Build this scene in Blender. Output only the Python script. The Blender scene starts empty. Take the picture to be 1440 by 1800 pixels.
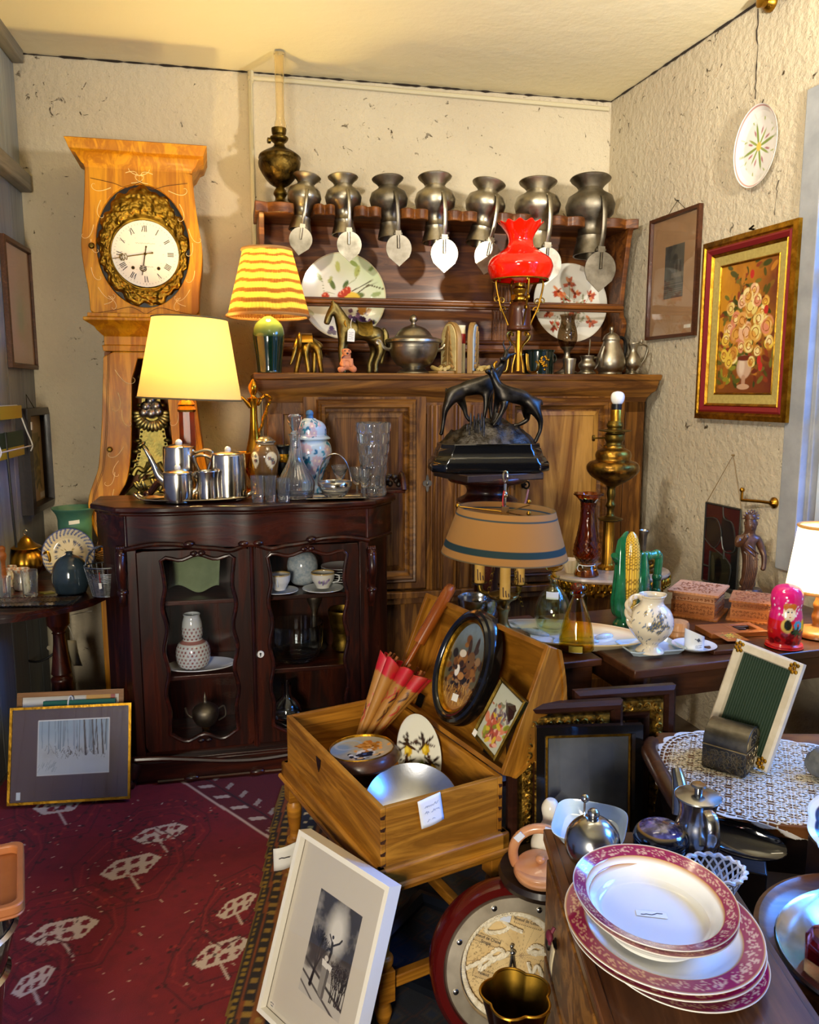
import bpy, bmesh, math, random
import numpy as np
from mathutils import Vector, Matrix, Euler, noise
PI=math.pi; sin=math.sin; cos=math.cos
random.seed(7)
SC=bpy.context.scene; COL=SC.collection
# ---------- camera measures: a pixel of the 1440x1800 frame -> a ray -> a point on a real surface ----------
FP=1420.0; TH=math.radians(8.5); EZ=1.5; CP=cos(TH); SP=sin(TH)
def ray(px,py):
    x=(px-720)/FP; y=(py-900)/FP
    return Vector((x,CP-y*SP,-SP-y*CP))
EYE=Vector((0,0,EZ))
def onY(px,py,Y): d=ray(px,py); return EYE+d*(Y/d.y)
def onZ(px,py,z): d=ray(px,py); return EYE+d*((z-EZ)/d.z)
def onP(px,py,p0,n): d=ray(px,py); return EYE+d*((p0-EYE).dot(n)/d.dot(n))
def zrow(py,Y): d=ray(720,py); return EZ+d.z*Y/d.y
def mpp(py,Y): return Y/ray(720,py).y/FP
def prof(P,pts,sx=1.0): return [(hw*sx*mpp(py,P.y),zrow(py,P.y)-P.z) for hw,py in pts]
class Fr:            # an upright plane frame: origin, turn about z; local x along, y back, z up
    def __init__(s,x,y,deg,z=0):
        s.o=Vector((x,y,z)); s.a=math.radians(deg); s.u=Vector((cos(s.a),sin(s.a),0)); s.n=Vector((-sin(s.a),cos(s.a),0))
    def at(s,px,py,v=0):
        p=onP(px,py,s.o+s.n*v,s.n)-s.o; return (p.dot(s.u),p.z)
    def w(s,u,v,z=0): return s.o+s.u*u+s.n*v+Vector((0,0,z))
# ---------- colour ----------
def C(h,a=1):
    h=h.lstrip('#'); r=[int(h[i:i+2],16)/255 for i in (0,2,4)]
    r=[c/12.92 if c<=.04045 else ((c+.055)/1.055)**2.4 for c in r]
    return (r[0],r[1],r[2],a)
# ---------- mesh builder ----------
def sm(p,k=4):
    o=[]; n=len(p)
    for i in range(n-1):
        a=p[max(i-1,0)];b=p[i];c=p[i+1];d=p[min(i+2,n-1)]
        for j in range(k):
            t=j/k
            o.append(tuple(.5*(2*b[q]+(c[q]-a[q])*t+(2*a[q]-5*b[q]+4*c[q]-d[q])*t*t+(3*b[q]-a[q]-3*c[q]+d[q])*t**3) for q in range(len(b))))
    o.append(tuple(p[-1])); return o
def smc(p,k=4):
    o=sm([p[-1]]+list(p)+[p[0],p[1]],k); return o[k:-k-1]
def circ(r,n=24,cx=0,cy=0,ry=None,a0=0): return [(cx+r*cos(a0+2*PI*i/n),cy+(ry if ry else r)*sin(a0+2*PI*i/n)) for i in range(n)]
def T3(x=0,y=0,z=0): return Matrix.Translation((x,y,z))
def RX(d): return Matrix.Rotation(math.radians(d),4,'X')
def RY(d): return Matrix.Rotation(math.radians(d),4,'Y')
def RZ(d): return Matrix.Rotation(math.radians(d),4,'Z')
def S3(x,y,z): return Matrix.Diagonal((x,y,z,1))
class MB:
    def __init__(s): s.v=[]; s.f=[]; s.M=None
    def add(s,vs,fs,M=None):
        o=len(s.v)
        T=M if s.M is None else (s.M if M is None else s.M@M)
        if T is not None: vs=[tuple(T@Vector(p)) for p in vs]
        s.v+=[tuple(p) for p in vs]; s.f+=[tuple(i+o for i in f) for f in fs]; return s
    def box(s,c,d,M=None):
        x,y,z=c; a,b,e=d[0]/2,d[1]/2,d[2]/2
        vs=[(x+i*a,y+j*b,z+k*e) for i in(-1,1) for j in(-1,1) for k in(-1,1)]
        return s.add(vs,[(0,1,3,2),(4,6,7,5),(0,4,5,1),(2,3,7,6),(0,2,6,4),(1,5,7,3)],M)
    def bx(s,x0,x1,y0,y1,z0,z1,M=None): return s.box(((x0+x1)/2,(y0+y1)/2,(z0+z1)/2),(abs(x1-x0),abs(y1-y0),abs(z1-z0)),M)
    def lathe(s,pr,n=32,M=None,mod=None,sx=1,sy=1):
        vs=[];fs=[];rows=[]
        for r,z in pr:
            if abs(r)<1e-6: rows.append([len(vs)]); vs.append((0,0,z))
            else:
                b=len(vs); rows.append(list(range(b,b+n)))
                for i in range(n):
                    a=2*PI*i/n; q=r*(mod(a,z) if mod else 1); vs.append((q*cos(a)*sx,q*sin(a)*sy,z))
        for A,B in zip(rows,rows[1:]):
            if len(A)==1 and len(B)==1: continue
            for i in range(n):
                j=(i+1)%n
                if len(A)==1: fs.append((A[0],B[j],B[i]))
                elif len(B)==1: fs.append((A[i],A[j],B[0]))
                else: fs.append((A[i],A[j],B[j],B[i]))
        return s.add(vs,fs,M)
    def tube(s,pts,r,n=8,closed=False,M=None,flat=1,cap=True):
        P=[Vector(p) for p in pts]; m=len(P); vs=[];fs=[]; N=None
        for i,p in enumerate(P):
            if closed: t=P[(i+1)%m]-P[i-1]
            else: t=P[min(i+1,m-1)]-P[max(i-1,0)]
            if t.length<1e-9: t=Vector((0,0,1))
            t.normalize()
            if N is None:
                N=t.orthogonal() if abs(t.z)>.9 or flat==1 else t.cross(Vector((0,0,1)))
            N=N-t*N.dot(t)
            if N.length<1e-6: N=t.orthogonal()
            N.normalize(); B=t.cross(N); rr=r[i] if isinstance(r,(list,tuple)) else r
            for k in range(n):
                a=2*PI*k/n; vs.append(tuple(p+N*(rr*cos(a))+B*(rr*flat*sin(a))))
        for i in range(m if closed else m-1):
            a=i*n; b=((i+1)%m)*n
            for k in range(n): l=(k+1)%n; fs.append((a+k,a+l,b+l,b+k))
        if not closed and cap: fs+= [tuple(range(n))[::-1],tuple(range((m-1)*n,m*n))]
        return s.add(vs,fs,M)
    def prism(s,poly,a,b,M=None,ax='y'):
        n=len(poly)
        if ax=='y': vs=[(x,a,z) for x,z in poly]+[(x,b,z) for x,z in poly]
        elif ax=='z': vs=[(x,y,a) for x,y in poly]+[(x,y,b) for x,y in poly]
        else: vs=[(a,x,z) for x,z in poly]+[(b,x,z) for x,z in poly]
        fs=[tuple(range(n)),tuple(range(2*n-1,n-1,-1))]+[(i,(i+1)%n,n+(i+1)%n,n+i) for i in range(n)]
        return s.add(vs,fs,M)
    def ring(s,outer,inner,a,b,M=None):       # flat plate with a hole (xz outline), y from a to b
        n=len(outer); L=[[(x,y,z) for x,z in q] for q,y in((outer,a),(inner,a),(inner,b),(outer,b))]
        vs=sum(L,[]); fs=[]
        for k in range(4):
            p=k*n;q=((k+1)%4)*n
            for i in range(n): j=(i+1)%n; fs.append((p+i,p+j,q+j,q+i))
        return s.add(vs,fs,M)
    def frm(s,x0,x1,z0,z1,pr,M=None,close=True):   # mitred frame; pr=[(inset,y)...]
        vs=[];n=len(pr)
        for d,y in pr: vs+=[(x0+d,y,z0+d),(x1-d,y,z0+d),(x1-d,y,z1-d),(x0+d,y,z1-d)]
        fs=[]
        for k in range(n if close else n-1):
            a=k*4;b=((k+1)%n)*4
            for i in range(4): j=(i+1)%4; fs.append((a+i,a+j,b+j,b+i))
        return s.add(vs,fs,M)
    def ell(s,c,r,M=None,n=16,m=10):
        if not isinstance(r,(tuple,list)): r=(r,r,r)
        pr=[(sin(PI*i/m),-cos(PI*i/m)) for i in range(m+1)]; pr[0]=(0,-1);pr[-1]=(0,1)
        T=T3(*c)@S3(*r)
        return s.lathe(pr,n,T if M is None else M@T)
    def grid(s,fn,nu,nv,wu=False,wv=False,M=None):
        vs=[fn(i/(nu if wu else nu-1),j/(nv if wv else nv-1)) for i in range(nu) for j in range(nv)]
        fs=[]
        for i in range(nu if wu else nu-1):
            for j in range(nv if wv else nv-1):
                k=(i+1)%nu;l=(j+1)%nv; fs.append((i*nv+j,k*nv+j,k*nv+l,i*nv+l))
        return s.add(vs,fs,M)
    def build(s,name,mat,parent=None,smooth=40,bev=0,col=None,seg=2,loc=None,fix=True):
        me=bpy.data.meshes.new(name); me.from_pydata(s.v,[],s.f)
        if fix:
            b=bmesh.new(); b.from_mesh(me); bmesh.ops.recalc_face_normals(b,faces=b.faces); b.to_mesh(me); b.free()
        o=bpy.data.objects.new(name,me); COL.objects.link(o)
        for m in (mat if isinstance(mat,list) else [mat]): me.materials.append(m)
        if smooth:
            me.shade_smooth(); me.set_sharp_from_angle(angle=math.radians(smooth))
        if col is not None:
            a=me.color_attributes.new('Col','FLOAT_COLOR','POINT')
            c=np.ones((len(s.v),4),np.float32); c[:,:3]=col[:,:3]; a.data.foreach_set('color',c.ravel())
        if bev:
            m=o.modifiers.new('bevel','BEVEL'); m.width=bev; m.segments=seg; m.limit_method='ANGLE'; m.angle_limit=math.radians(40)
        if parent is not None: o.parent=parent
        if loc is not None: o.location=loc
        return o
    def XY(s): return np.array(s.v)
def tag(o,label,cat,group=None,kind=None):
    if label: o['label']=label
    if cat: o['category']=cat
    if group: o['group']=group
    if kind: o['kind']=kind
    return o
def thing(name,label,cat,loc=(0,0,0),rz=0,group=None,M=None):
    o=bpy.data.objects.new(name,None); COL.objects.link(o); o.empty_display_size=.05
    if M is not None: o.matrix_world=M
    else: o.location=loc; o.rotation_euler=(0,0,math.radians(rz))
    return tag(o,label,cat,group)
def struct(o): o['kind']='structure'; return o
def lab(o,l): o['label']=l; return o
def copytree(o,parent=None):
    c=o.copy(); COL.objects.link(c)
    if parent is not None: c.parent=parent
    for ch in list(o.children): copytree(ch,c)
    return c
def skin(name,verts,edges,mat,parent,sub=2):
    me=bpy.data.meshes.new(name); me.from_pydata([v[:3] for v in verts],edges,[]); me.materials.append(mat)
    o=bpy.data.objects.new(name,me); COL.objects.link(o); o.parent=parent
    m=o.modifiers.new('skin','SKIN'); m.use_smooth_shade=True; m.branch_smoothing=.6
    sv=me.skin_vertices[0].data
    for i,v in enumerate(verts):
        r=v[3]; sv[i].radius=r if isinstance(r,tuple) else (r,r); sv[i].use_root=(i==0)
    s_=o.modifiers.new('sub','SUBSURF'); s_.levels=sub; s_.render_levels=sub
    return o
def align(p,d):                       # matrix whose z runs along d
    return Matrix.Translation(p)@Vector(d).normalized().to_track_quat('Z','Y').to_matrix().to_4x4()
# ---------- paint: colours computed per vertex from a flat position ----------
def vn(x,y,seed=0):
    x=np.asarray(x,float)+seed*17.3; y=np.asarray(y,float)-seed*9.1
    xi=np.floor(x);yi=np.floor(y);fx=x-xi;fy=y-yi
    h=lambda a,b:np.modf(np.abs(np.sin(a*127.1+b*311.7)*43758.5453))[0]
    sx=fx*fx*(3-2*fx);sy=fy*fy*(3-2*fy)
    return (h(xi,yi)*(1-sx)+h(xi+1,yi)*sx)*(1-sy)+(h(xi,yi+1)*(1-sx)+h(xi+1,yi+1)*sx)*sy
def fbm(x,y,seed=0): return .5*vn(x,y,seed)+.25*vn(2*x,2*y,seed+1)+.15*vn(4*x,4*y,seed+2)+.1*vn(8*x,8*y,seed+3)
class PT:
    def __init__(s,x,y,bg='#ffffff'):
        s.x=np.asarray(x,float); s.y=np.asarray(y,float); s.c=np.tile(np.array(C(bg)[:3]),(len(s.x),1)); s.clip=None
    def m(s,w,col):
        w=np.clip(np.asarray(w,float),0,1)
        if s.clip is not None: w=w*s.clip
        w=w[:,None]; s.c=s.c*(1-w)+np.array(C(col)[:3])*w
    def ell(s,cx,cy,rx,ry,col,a=0,soft=.15,al=1):
        ca,sa=cos(a),sin(a); dx=s.x-cx;dy=s.y-cy
        d=np.sqrt(((dx*ca+dy*sa)/rx)**2+((-dx*sa+dy*ca)/ry)**2); s.m(al*np.clip((1-d)/max(soft,1e-3)+.5,0,1),col)
    def ring(s,cx,cy,r,w,col,ry=None):
        k=(ry or r)/r; d=np.hypot(s.x-cx,(s.y-cy)/k); s.m(np.clip((w-np.abs(d-r))/(w*.4)+.3,0,1),col)
    def line(s,x0,y0,x1,y1,w,col,w1=None,al=1):
        dx,dy=x1-x0,y1-y0; L=dx*dx+dy*dy+1e-12
        t=np.clip(((s.x-x0)*dx+(s.y-y0)*dy)/L,0,1); d=np.hypot(s.x-x0-t*dx,s.y-y0-t*dy)
        ww=w if w1 is None else w+(w1-w)*t
        s.m(al*np.clip((ww-d)/(ww*.4)+.3,0,1),col)
    def pl(s,pts,w,col,w1=None):
        n=len(pts)-1
        for i in range(n):
            a=w if w1 is None else w+(w1-w)*i/n; b=w if w1 is None else w+(w1-w)*(i+1)/n
            s.line(*pts[i],*pts[i+1],a,col,b)
    def rect(s,x0,x1,y0,y1,col,al=1): s.m(al*((s.x>x0)&(s.x<x1)&(s.y>y0)&(s.y<y1)),col)
    def poly(s,pts,col,al=1):
        ins=np.zeros(len(s.x),bool); n=len(pts)
        for i in range(n):
            x0,y0=pts[i];x1,y1=pts[(i+1)%n]
            if y0==y1: continue
            ins^=((y0>s.y)!=(y1>s.y))&(s.x<(x1-x0)*(s.y-y0)/(y1-y0)+x0)
        s.m(al*ins,col)
    def leaf(s,x,y,L,a,col,w=.3): s.ell(x+cos(a)*L/2,y+sin(a)*L/2,L/2,L*w/2,col,a,.3)
    def flower(s,x,y,r,n,col,mid=None,a0=0,w=.35):
        for i in range(n): s.leaf(x,y,r,a0+2*PI*i/n,col,w*2)
        if mid: s.ell(x,y,r*.28,r*.28,mid)
    def tree(s,x,y,h,a,w,col,dep,rnd,spread=.5):
        x1=x+cos(a)*h;y1=y+sin(a)*h; s.line(x,y,x1,y1,w,col,w*.7)
        if dep>0:
            for k in range(2 if dep<3 else 3): s.tree(x1,y1,h*rnd.uniform(.6,.8),a+rnd.uniform(-spread,spread),w*.62,col,dep-1,rnd,spread)
    def scrib(s,x,y,w,h,col,lw,seed=1,lines=1):
        r=random.Random(seed)
        for l in range(lines):
            yy=y-l*h*1.9; q=x+r.uniform(0,.1)*w; e=x+w*r.uniform(.75,1)
            pts=[]
            while q<e: pts.append((q,yy+r.uniform(-.5,.5)*h)); q+=h*r.uniform(.25,.55)
            if len(pts)>1: s.pl(pts,lw,col)
def art(name,w,h,fn,mat,parent,res=160,y=0,x0=None,z0=0,bg='#ffffff',M=None,mask=None):
    """painted flat panel in the xz plane; fn(PT) paints with x in 0..1 and y in 0..h/w"""
    nx=res; nz=max(4,int(res*h/w)); X,Z=np.meshgrid(np.linspace(0,1,nx),np.linspace(0,h/w,nz),indexing='ij')
    x=X.ravel();z=Z.ravel(); p=PT(x,z,bg); fn(p); xx0=-w/2 if x0 is None else x0
    b=MB(); V=np.stack([xx0+x*w,np.full_like(x,y),z0+z*w],1); b.v=[tuple(q) for q in V]
    if mask is None: keep=lambda i,j:True
    else:
        mk=mask(x,z).reshape(nx,nz); keep=lambda i,j:mk[i,j]
    b.f=[(i*nz+j,(i+1)*nz+j,(i+1)*nz+j+1,i*nz+j+1) for i in range(nx-1) for j in range(nz-1) if keep(i,j)]
    if M is not None: b.v=[tuple(M@Vector(q)) for q in b.v]
    return b.build(name,mat,parent,smooth=0,col=p.c,fix=False)
# ---------- materials ----------
MT={}
def newmat(name):
    m=bpy.data.materials.new(name); m.use_nodes=True; nt=m.node_tree; b=nt.nodes['Principled BSDF']; MT[name]=m
    return m,nt,b
def nd(nt,t,**k):
    n=nt.nodes.new(t)
    for a,v in k.items():
        if a in n.inputs: n.inputs[a].default_value=v
        else: setattr(n,a,v)
    return n
def coords(nt,scale=(1,1,1),kind='Object'):
    t=nd(nt,'ShaderNodeTexCoord'); mp=nd(nt,'ShaderNodeMapping'); mp.inputs['Scale'].default_value=scale
    nt.links.new(t.outputs[kind],mp.inputs['Vector']); return mp.outputs['Vector']
def noi(nt,vec,scale,detail=4,rough=.55,dist=0):
    n=nd(nt,'ShaderNodeTexNoise'); n.inputs['Scale'].default_value=scale; n.inputs['Detail'].default_value=detail
    n.inputs['Roughness'].default_value=rough; n.inputs['Distortion'].default_value=dist
    nt.links.new(vec,n.inputs['Vector']); return n.outputs['Fac']
def ramp(nt,fac,stops,const=False):
    r=nd(nt,'ShaderNodeValToRGB'); e=r.color_ramp.elements
    if const: r.color_ramp.interpolation='CONSTANT'
    while len(e)<len(stops): e.new(.5)
    for q,(p,c) in zip(e,stops): q.position=p; q.color=C(c) if isinstance(c,str) else (c,c,c,1)
    nt.links.new(fac,r.inputs['Fac']); return r.outputs['Color']
def bump(nt,b,h,st=.3,d=.01):
    n=nd(nt,'ShaderNodeBump'); n.inputs['Strength'].default_value=st; n.inputs['Distance'].default_value=d
    nt.links.new(h,n.inputs['Height']); nt.links.new(n.outputs['Normal'],b.inputs['Normal']); return n
def wood(name,c1,c2,axis=0,sc=1,rough=.35,coat=.15,c3=None):
    if name in MT: return MT[name]
    m,nt,b=newmat(name); s=[14*sc]*3
    for q in (axis if isinstance(axis,tuple) else (axis,)): s[q]=1.3*sc
    v=coords(nt,s); f=noi(nt,v,1.6,6,.6,1.2); big=noi(nt,coords(nt),3*sc,2)
    st=[(.3,c1),(.5,c2),(.7,c1)] if not c3 else [(.28,c1),(.45,c2),(.6,c3),(.75,c1)]
    col=ramp(nt,f,st)
    mx=nd(nt,'ShaderNodeMixRGB',blend_type='MULTIPLY'); mx.inputs['Fac'].default_value=.75
    nt.links.new(col,mx.inputs['Color1']); nt.links.new(ramp(nt,big,[(.3,.74),(.65,1.05)]),mx.inputs['Color2'])
    nt.links.new(mx.outputs['Color'],b.inputs['Base Color'])
    nt.links.new(ramp(nt,f,[(.3,rough+.12),(.7,rough)]),b.inputs['Roughness'])
    b.inputs['Coat Weight'].default_value=coat*.5; b.inputs['Coat Roughness'].default_value=.15; b.inputs['Specular IOR Level'].default_value=.35
    bump(nt,b,f,.12,.004); return m
def metal(name,c1,c2,rough=.25,sc=12,bmp=.0,r2=None,grain=None):
    if name in MT: return MT[name]
    m,nt,b=newmat(name); v=coords(nt); f=noi(nt,v,sc,5,.6)
    nt.links.new(ramp(nt,f,[(.35,c1),(.62,c2)]),b.inputs['Base Color']); b.inputs['Metallic'].default_value=1
    nt.links.new(ramp(nt,f,[(.3,r2 if r2 is not None else rough+.15),(.7,rough)]),b.inputs['Roughness'])
    if bmp: bump(nt,b,noi(nt,v,grain or sc*4,3),bmp,.004)
    return m
def plain(name,c,rough=.5,c2=None,sc=20,coat=0,spec=.5,metal=0,bmp=0,emit=None,es=0,sheen=0,alpha=None,trans=0,ior=1.45,bsc=None):
    if name in MT: return MT[name]
    m,nt,b=newmat(name); b.inputs['Base Color'].default_value=C(c); b.inputs['Roughness'].default_value=rough
    b.inputs['Coat Weight'].default_value=coat; b.inputs['Coat Roughness'].default_value=.05; b.inputs['Metallic'].default_value=metal
    b.inputs['Specular IOR Level'].default_value=spec; b.inputs['Transmission Weight'].default_value=trans; b.inputs['IOR'].default_value=ior
    v=coords(nt)
    if c2: nt.links.new(ramp(nt,noi(nt,v,sc,5,.6),[(.35,c),(.65,c2)]),b.inputs['Base Color'])
    if bmp: bump(nt,b,noi(nt,v,bsc or sc*2,4),bmp,.004)
    if emit: b.inputs['Emission Color'].default_value=C(emit); b.inputs['Emission Strength'].default_value=es
    if sheen: b.inputs['Sheen Weight'].default_value=sheen
    return m
def paint(name='painted',rough=.5,coat=0,metal=0,bmp=0,sc=60):
    if name in MT: return MT[name]
    m,nt,b=newmat(name); a=nd(nt,'ShaderNodeVertexColor',layer_name='Col'); nt.links.new(a.outputs['Color'],b.inputs['Base Color'])
    b.inputs['Roughness'].default_value=rough; b.inputs['Coat Weight'].default_value=coat; b.inputs['Coat Roughness'].default_value=.06; b.inputs['Metallic'].default_value=metal
    if bmp: bump(nt,b,noi(nt,coords(nt),sc,3),bmp,.003)
    return m
def pane(name='thin_glass',tint='#ffffff',rough=.0,k=1.0):      # thin sheet: clear with a mirror sheen at grazing angles
    if name in MT: return MT[name]
    m,nt,b=newmat(name); nt.nodes.remove(b); o=nt.nodes['Material Output']
    t=nd(nt,'ShaderNodeBsdfTransparent'); t.inputs['Color'].default_value=C(tint)
    g=nd(nt,'ShaderNodeBsdfGlossy'); g.inputs['Roughness'].default_value=rough
    ge=nd(nt,'ShaderNodeNewGeometry'); dt=nd(nt,'ShaderNodeVectorMath',operation='DOT_PRODUCT'); nt.links.new(ge.outputs['Normal'],dt.inputs[0]); nt.links.new(ge.outputs['Incoming'],dt.inputs[1])
    def ma(op,src,v,w=0):
        n=nd(nt,'ShaderNodeMath',operation=op); nt.links.new(src,n.inputs[0]); n.inputs[1].default_value=v; n.inputs[2].default_value=w; return n.outputs[0]
    a_=ma('ABSOLUTE',dt.outputs['Value'],0); a_=ma('MULTIPLY_ADD',a_,-1,1); a_=ma('POWER',a_,5); a_=ma('MULTIPLY_ADD',a_,.96,.04)
    mx=nd(nt,'ShaderNodeMixShader'); q=nd(nt,'ShaderNodeMath',operation='MULTIPLY',use_clamp=True); q.inputs[1].default_value=k; nt.links.new(a_,q.inputs[0])
    nt.links.new(q.outputs[0],mx.inputs[0]); nt.links.new(t.outputs[0],mx.inputs[1]); nt.links.new(g.outputs[0],mx.inputs[2])
    nt.links.new(mx.outputs[0],o.inputs['Surface']); return m
def glass(name,c,rough=.0,ior=1.48):
    if name in MT: return MT[name]
    m,nt,b=newmat(name); b.inputs['Base Color'].default_value=C(c); b.inputs['Transmission Weight'].default_value=1; b.inputs['Roughness'].default_value=rough; b.inputs['IOR'].default_value=ior
    return m
def shade(name,c,tr=.6,emit=None,es=0,vcol=False):               # lamp shade cloth that passes light
    if name in MT: return MT[name]
    m,nt,b=newmat(name); o=nt.nodes['Material Output']; b.inputs['Base Color'].default_value=C(c); b.inputs['Roughness'].default_value=.8
    t=nd(nt,'ShaderNodeBsdfTranslucent'); t.inputs['Color'].default_value=C(c)
    if vcol:
        a=nd(nt,'ShaderNodeVertexColor',layer_name='Col'); nt.links.new(a.outputs['Color'],b.inputs['Base Color']); nt.links.new(a.outputs['Color'],t.inputs['Color'])
    mx=nd(nt,'ShaderNodeMixShader'); mx.inputs[0].default_value=tr
    nt.links.new(b.outputs[0],mx.inputs[1]); nt.links.new(t.outputs[0],mx.inputs[2]); nt.links.new(mx.outputs[0],o.inputs['Surface'])
    return m
def lamp(name,loc,power,col,r=.02,par=None):
    l=bpy.data.lights.new(name,'POINT'); l.energy=power; l.color=C(col)[:3]; l.shadow_soft_size=r
    o=bpy.data.objects.new(name,l); COL.objects.link(o); o.location=loc
    if par: o.parent=par
    return o
def area(name,loc,target,sx,sy,power,col):
    l=bpy.data.lights.new(name,'AREA'); l.shape='RECTANGLE'; l.size=sx; l.size_y=sy; l.energy=power; l.color=C(col)[:3]
    o=bpy.data.objects.new(name,l); COL.objects.link(o); o.location=loc
    o.rotation_euler=(Vector(target)-Vector(loc)).to_track_quat('-Z','Y').to_euler(); return o
# ================= camera, sky =================
cam=bpy.data.cameras.new('camera'); cam.sensor_fit='HORIZONTAL'; cam.sensor_width=36; cam.lens=FP*36/1440; cam.clip_start=.02
CAM=bpy.data.objects.new('camera',cam); COL.objects.link(CAM); CAM.location=EYE; CAM.rotation_euler=(PI/2-TH,0,0); SC.camera=CAM
SC.view_settings.view_transform='Standard'; SC.view_settings.look='None'; SC.view_settings.gamma=1; SC.view_settings.exposure=1.05
SC.cycles.use_denoising=True; SC.cycles.max_bounces=10; SC.cycles.transparent_max_bounces=16; SC.cycles.transmission_bounces=10
SC.cycles.caustics_reflective=False; SC.cycles.caustics_refractive=False; SC.cycles.sample_clamp_indirect=6
wd=bpy.data.worlds.new('sky'); SC.world=wd; wd.use_nodes=True
wb=wd.node_tree.nodes['Background']; wb.inputs['Color'].default_value=(.14,.42,1,1); wb.inputs['Strength'].default_value=.4
# ================= room =================
def plaster(name,c1,c2,pits,sc=1.0,bs=.55):
    m,nt,b=newmat(name); v=coords(nt); big=noi(nt,v,1.3*sc,4); f=noi(nt,v,30*sc,6,.6); p=noi(nt,v,24*sc,8,.72,.8); q=noi(nt,v,3.1*sc,3)
    col=ramp(nt,big,[(.3,c1),(.7,c2)])
    mul=nd(nt,'ShaderNodeMath',operation='MULTIPLY_ADD'); nt.links.new(q,mul.inputs[0]); mul.inputs[1].default_value=.22; nt.links.new(p,mul.inputs[2])
    msk=ramp(nt,mul.outputs[0],[(.0,0),(pits,0),(pits+.05,1)])
    mx=nd(nt,'ShaderNodeMixRGB'); nt.links.new(msk,mx.inputs['Fac']); nt.links.new(col,mx.inputs['Color1']); mx.inputs['Color2'].default_value=C('#4a3a26')
    nt.links.new(mx.outputs['Color'],b.inputs['Base Color']); b.inputs['Roughness'].default_value=.85; b.inputs['Specular IOR Level'].default_value=.2
    ad=nd(nt,'ShaderNodeMath',operation='MULTIPLY_ADD'); nt.links.new(msk,ad.inputs[0]); ad.inputs[1].default_value=-.5; nt.links.new(f,ad.inputs[2])
    bump(nt,b,ad.outputs[0],bs,.02); return m
M_wall=plaster('wall_plaster','#bfb198','#cfc3a9',.748,1,.7)
M_ceil=plaster('ceiling_plaster','#e8dcb4','#f0e6c6',.97,.5,.2)
wood('grey_boards','#7f858c','#959ba0',2,.6,.6,0)
wood('grey_beam','#6d6a60','#8a857a',0,.6,.7,0)
BW=Fr(1.034,4.4,12.29); RWD=Vector((.2786,-1,0)).normalized(); CZ=2.968
def wall(name,x0,x1,fr,z0=0,z1=CZ+.1,mat=None,t=.2,holes=()):
    b=MB()
    if not holes: b.bx(x0,x1,0,t,z0,z1)
    for (a,c,d,e) in holes:
        b.bx(x0,a,0,t,z0,z1); b.bx(c,x1,0,t,z0,z1); b.bx(a,c,0,t,z0,d); b.bx(a,c,0,t,e,z1)
    o=b.build(name,mat,None,smooth=0); o.location=fr.o; o.rotation_euler=(0,0,fr.a); return struct(o)
wall('wall_back',-3.05,.2,BW,mat=M_wall)
# right wall: local x runs towards the camera, local y away from the room
RW=Fr(1.034,4.4,math.degrees(math.atan2(RWD.y,RWD.x))); 
def rwp(px,py,v=0):  # -> local (s along wall toward camera, z)
    p=onP(px,py,RW.o+RW.n*v,RW.n)-RW.o; return (p.dot(RW.u),p.z)
ws=rwp(1412,600)[0]; WZ0,WZ1=.88,2.5; WS=(ws,ws+1.05)
b=MB(); WS2=(ws+1.35,ws+2.6)
for a,c in ((-.25,WS[0]),(WS[1],WS2[0]),(WS2[1],10.8)): b.bx(a,c,0,.3,0,CZ+.1)
for a,c in (WS,WS2): b.bx(a,c,0,.3,0,WZ0); b.bx(a,c,0,.3,WZ1,CZ+.1)
o=b.build('wall_right',M_wall,None,smooth=0); o.location=RW.o; o.rotation_euler=(0,0,RW.a); struct(o)
# left wall of grey boards
LWD=Vector((.18,-1,0)).normalized(); lc=BW.at(22,95); LC=BW.w(lc[0],0)
LW=Fr(LC.x,LC.y,math.degrees(math.atan2(-LWD.y,-LWD.x)))
b=MB()
for i in range(50): b.bx(-.2-i*.2+.004,-i*.2,0,.06,0,CZ+.1)
o=b.build('wall_left',MT['grey_boards'],None,smooth=0,bev=.003); o.location=LW.o; o.rotation_euler=(0,0,LW.a); struct(o)
def lwp(px,py,v=0):
    p=onP(px,py,LW.o+LW.n*v,LW.n)-LW.o; return (p.dot(LW.u),p.z)
for nm,pa,pb,th in (('trim_1',(48,320),(0,272),.075),('trim_2',(38,82),(0,20),.11)):
    z=zrow(pa[1],LC.y-.05); b=MB(); b.bx(-3.5,-.02,-.05,0,z-th/2,z+th/2); o=b.build(nm,MT['grey_beam'],None,bev=.006); o.location=LW.o; o.rotation_euler=(0,0,LW.a); struct(o)
b=MB(); b.bx(-3.2,4.4,-6.2,5,CZ,CZ+.1); struct(b.build('ceiling',M_ceil,None,smooth=0))
plain('floor_stone','#3a302a',.7,'#57483c',4,bmp=.3)
b=MB(); b.bx(-3.2,4.4,-6.2,5,-.1,0); struct(b.build('floor',MT['floor_stone'],None,smooth=0))
b=MB(); b.bx(-3.2,4.4,-6.2,-6,0,CZ); struct(b.build('wall_front',M_wall,None,smooth=0))
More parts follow.
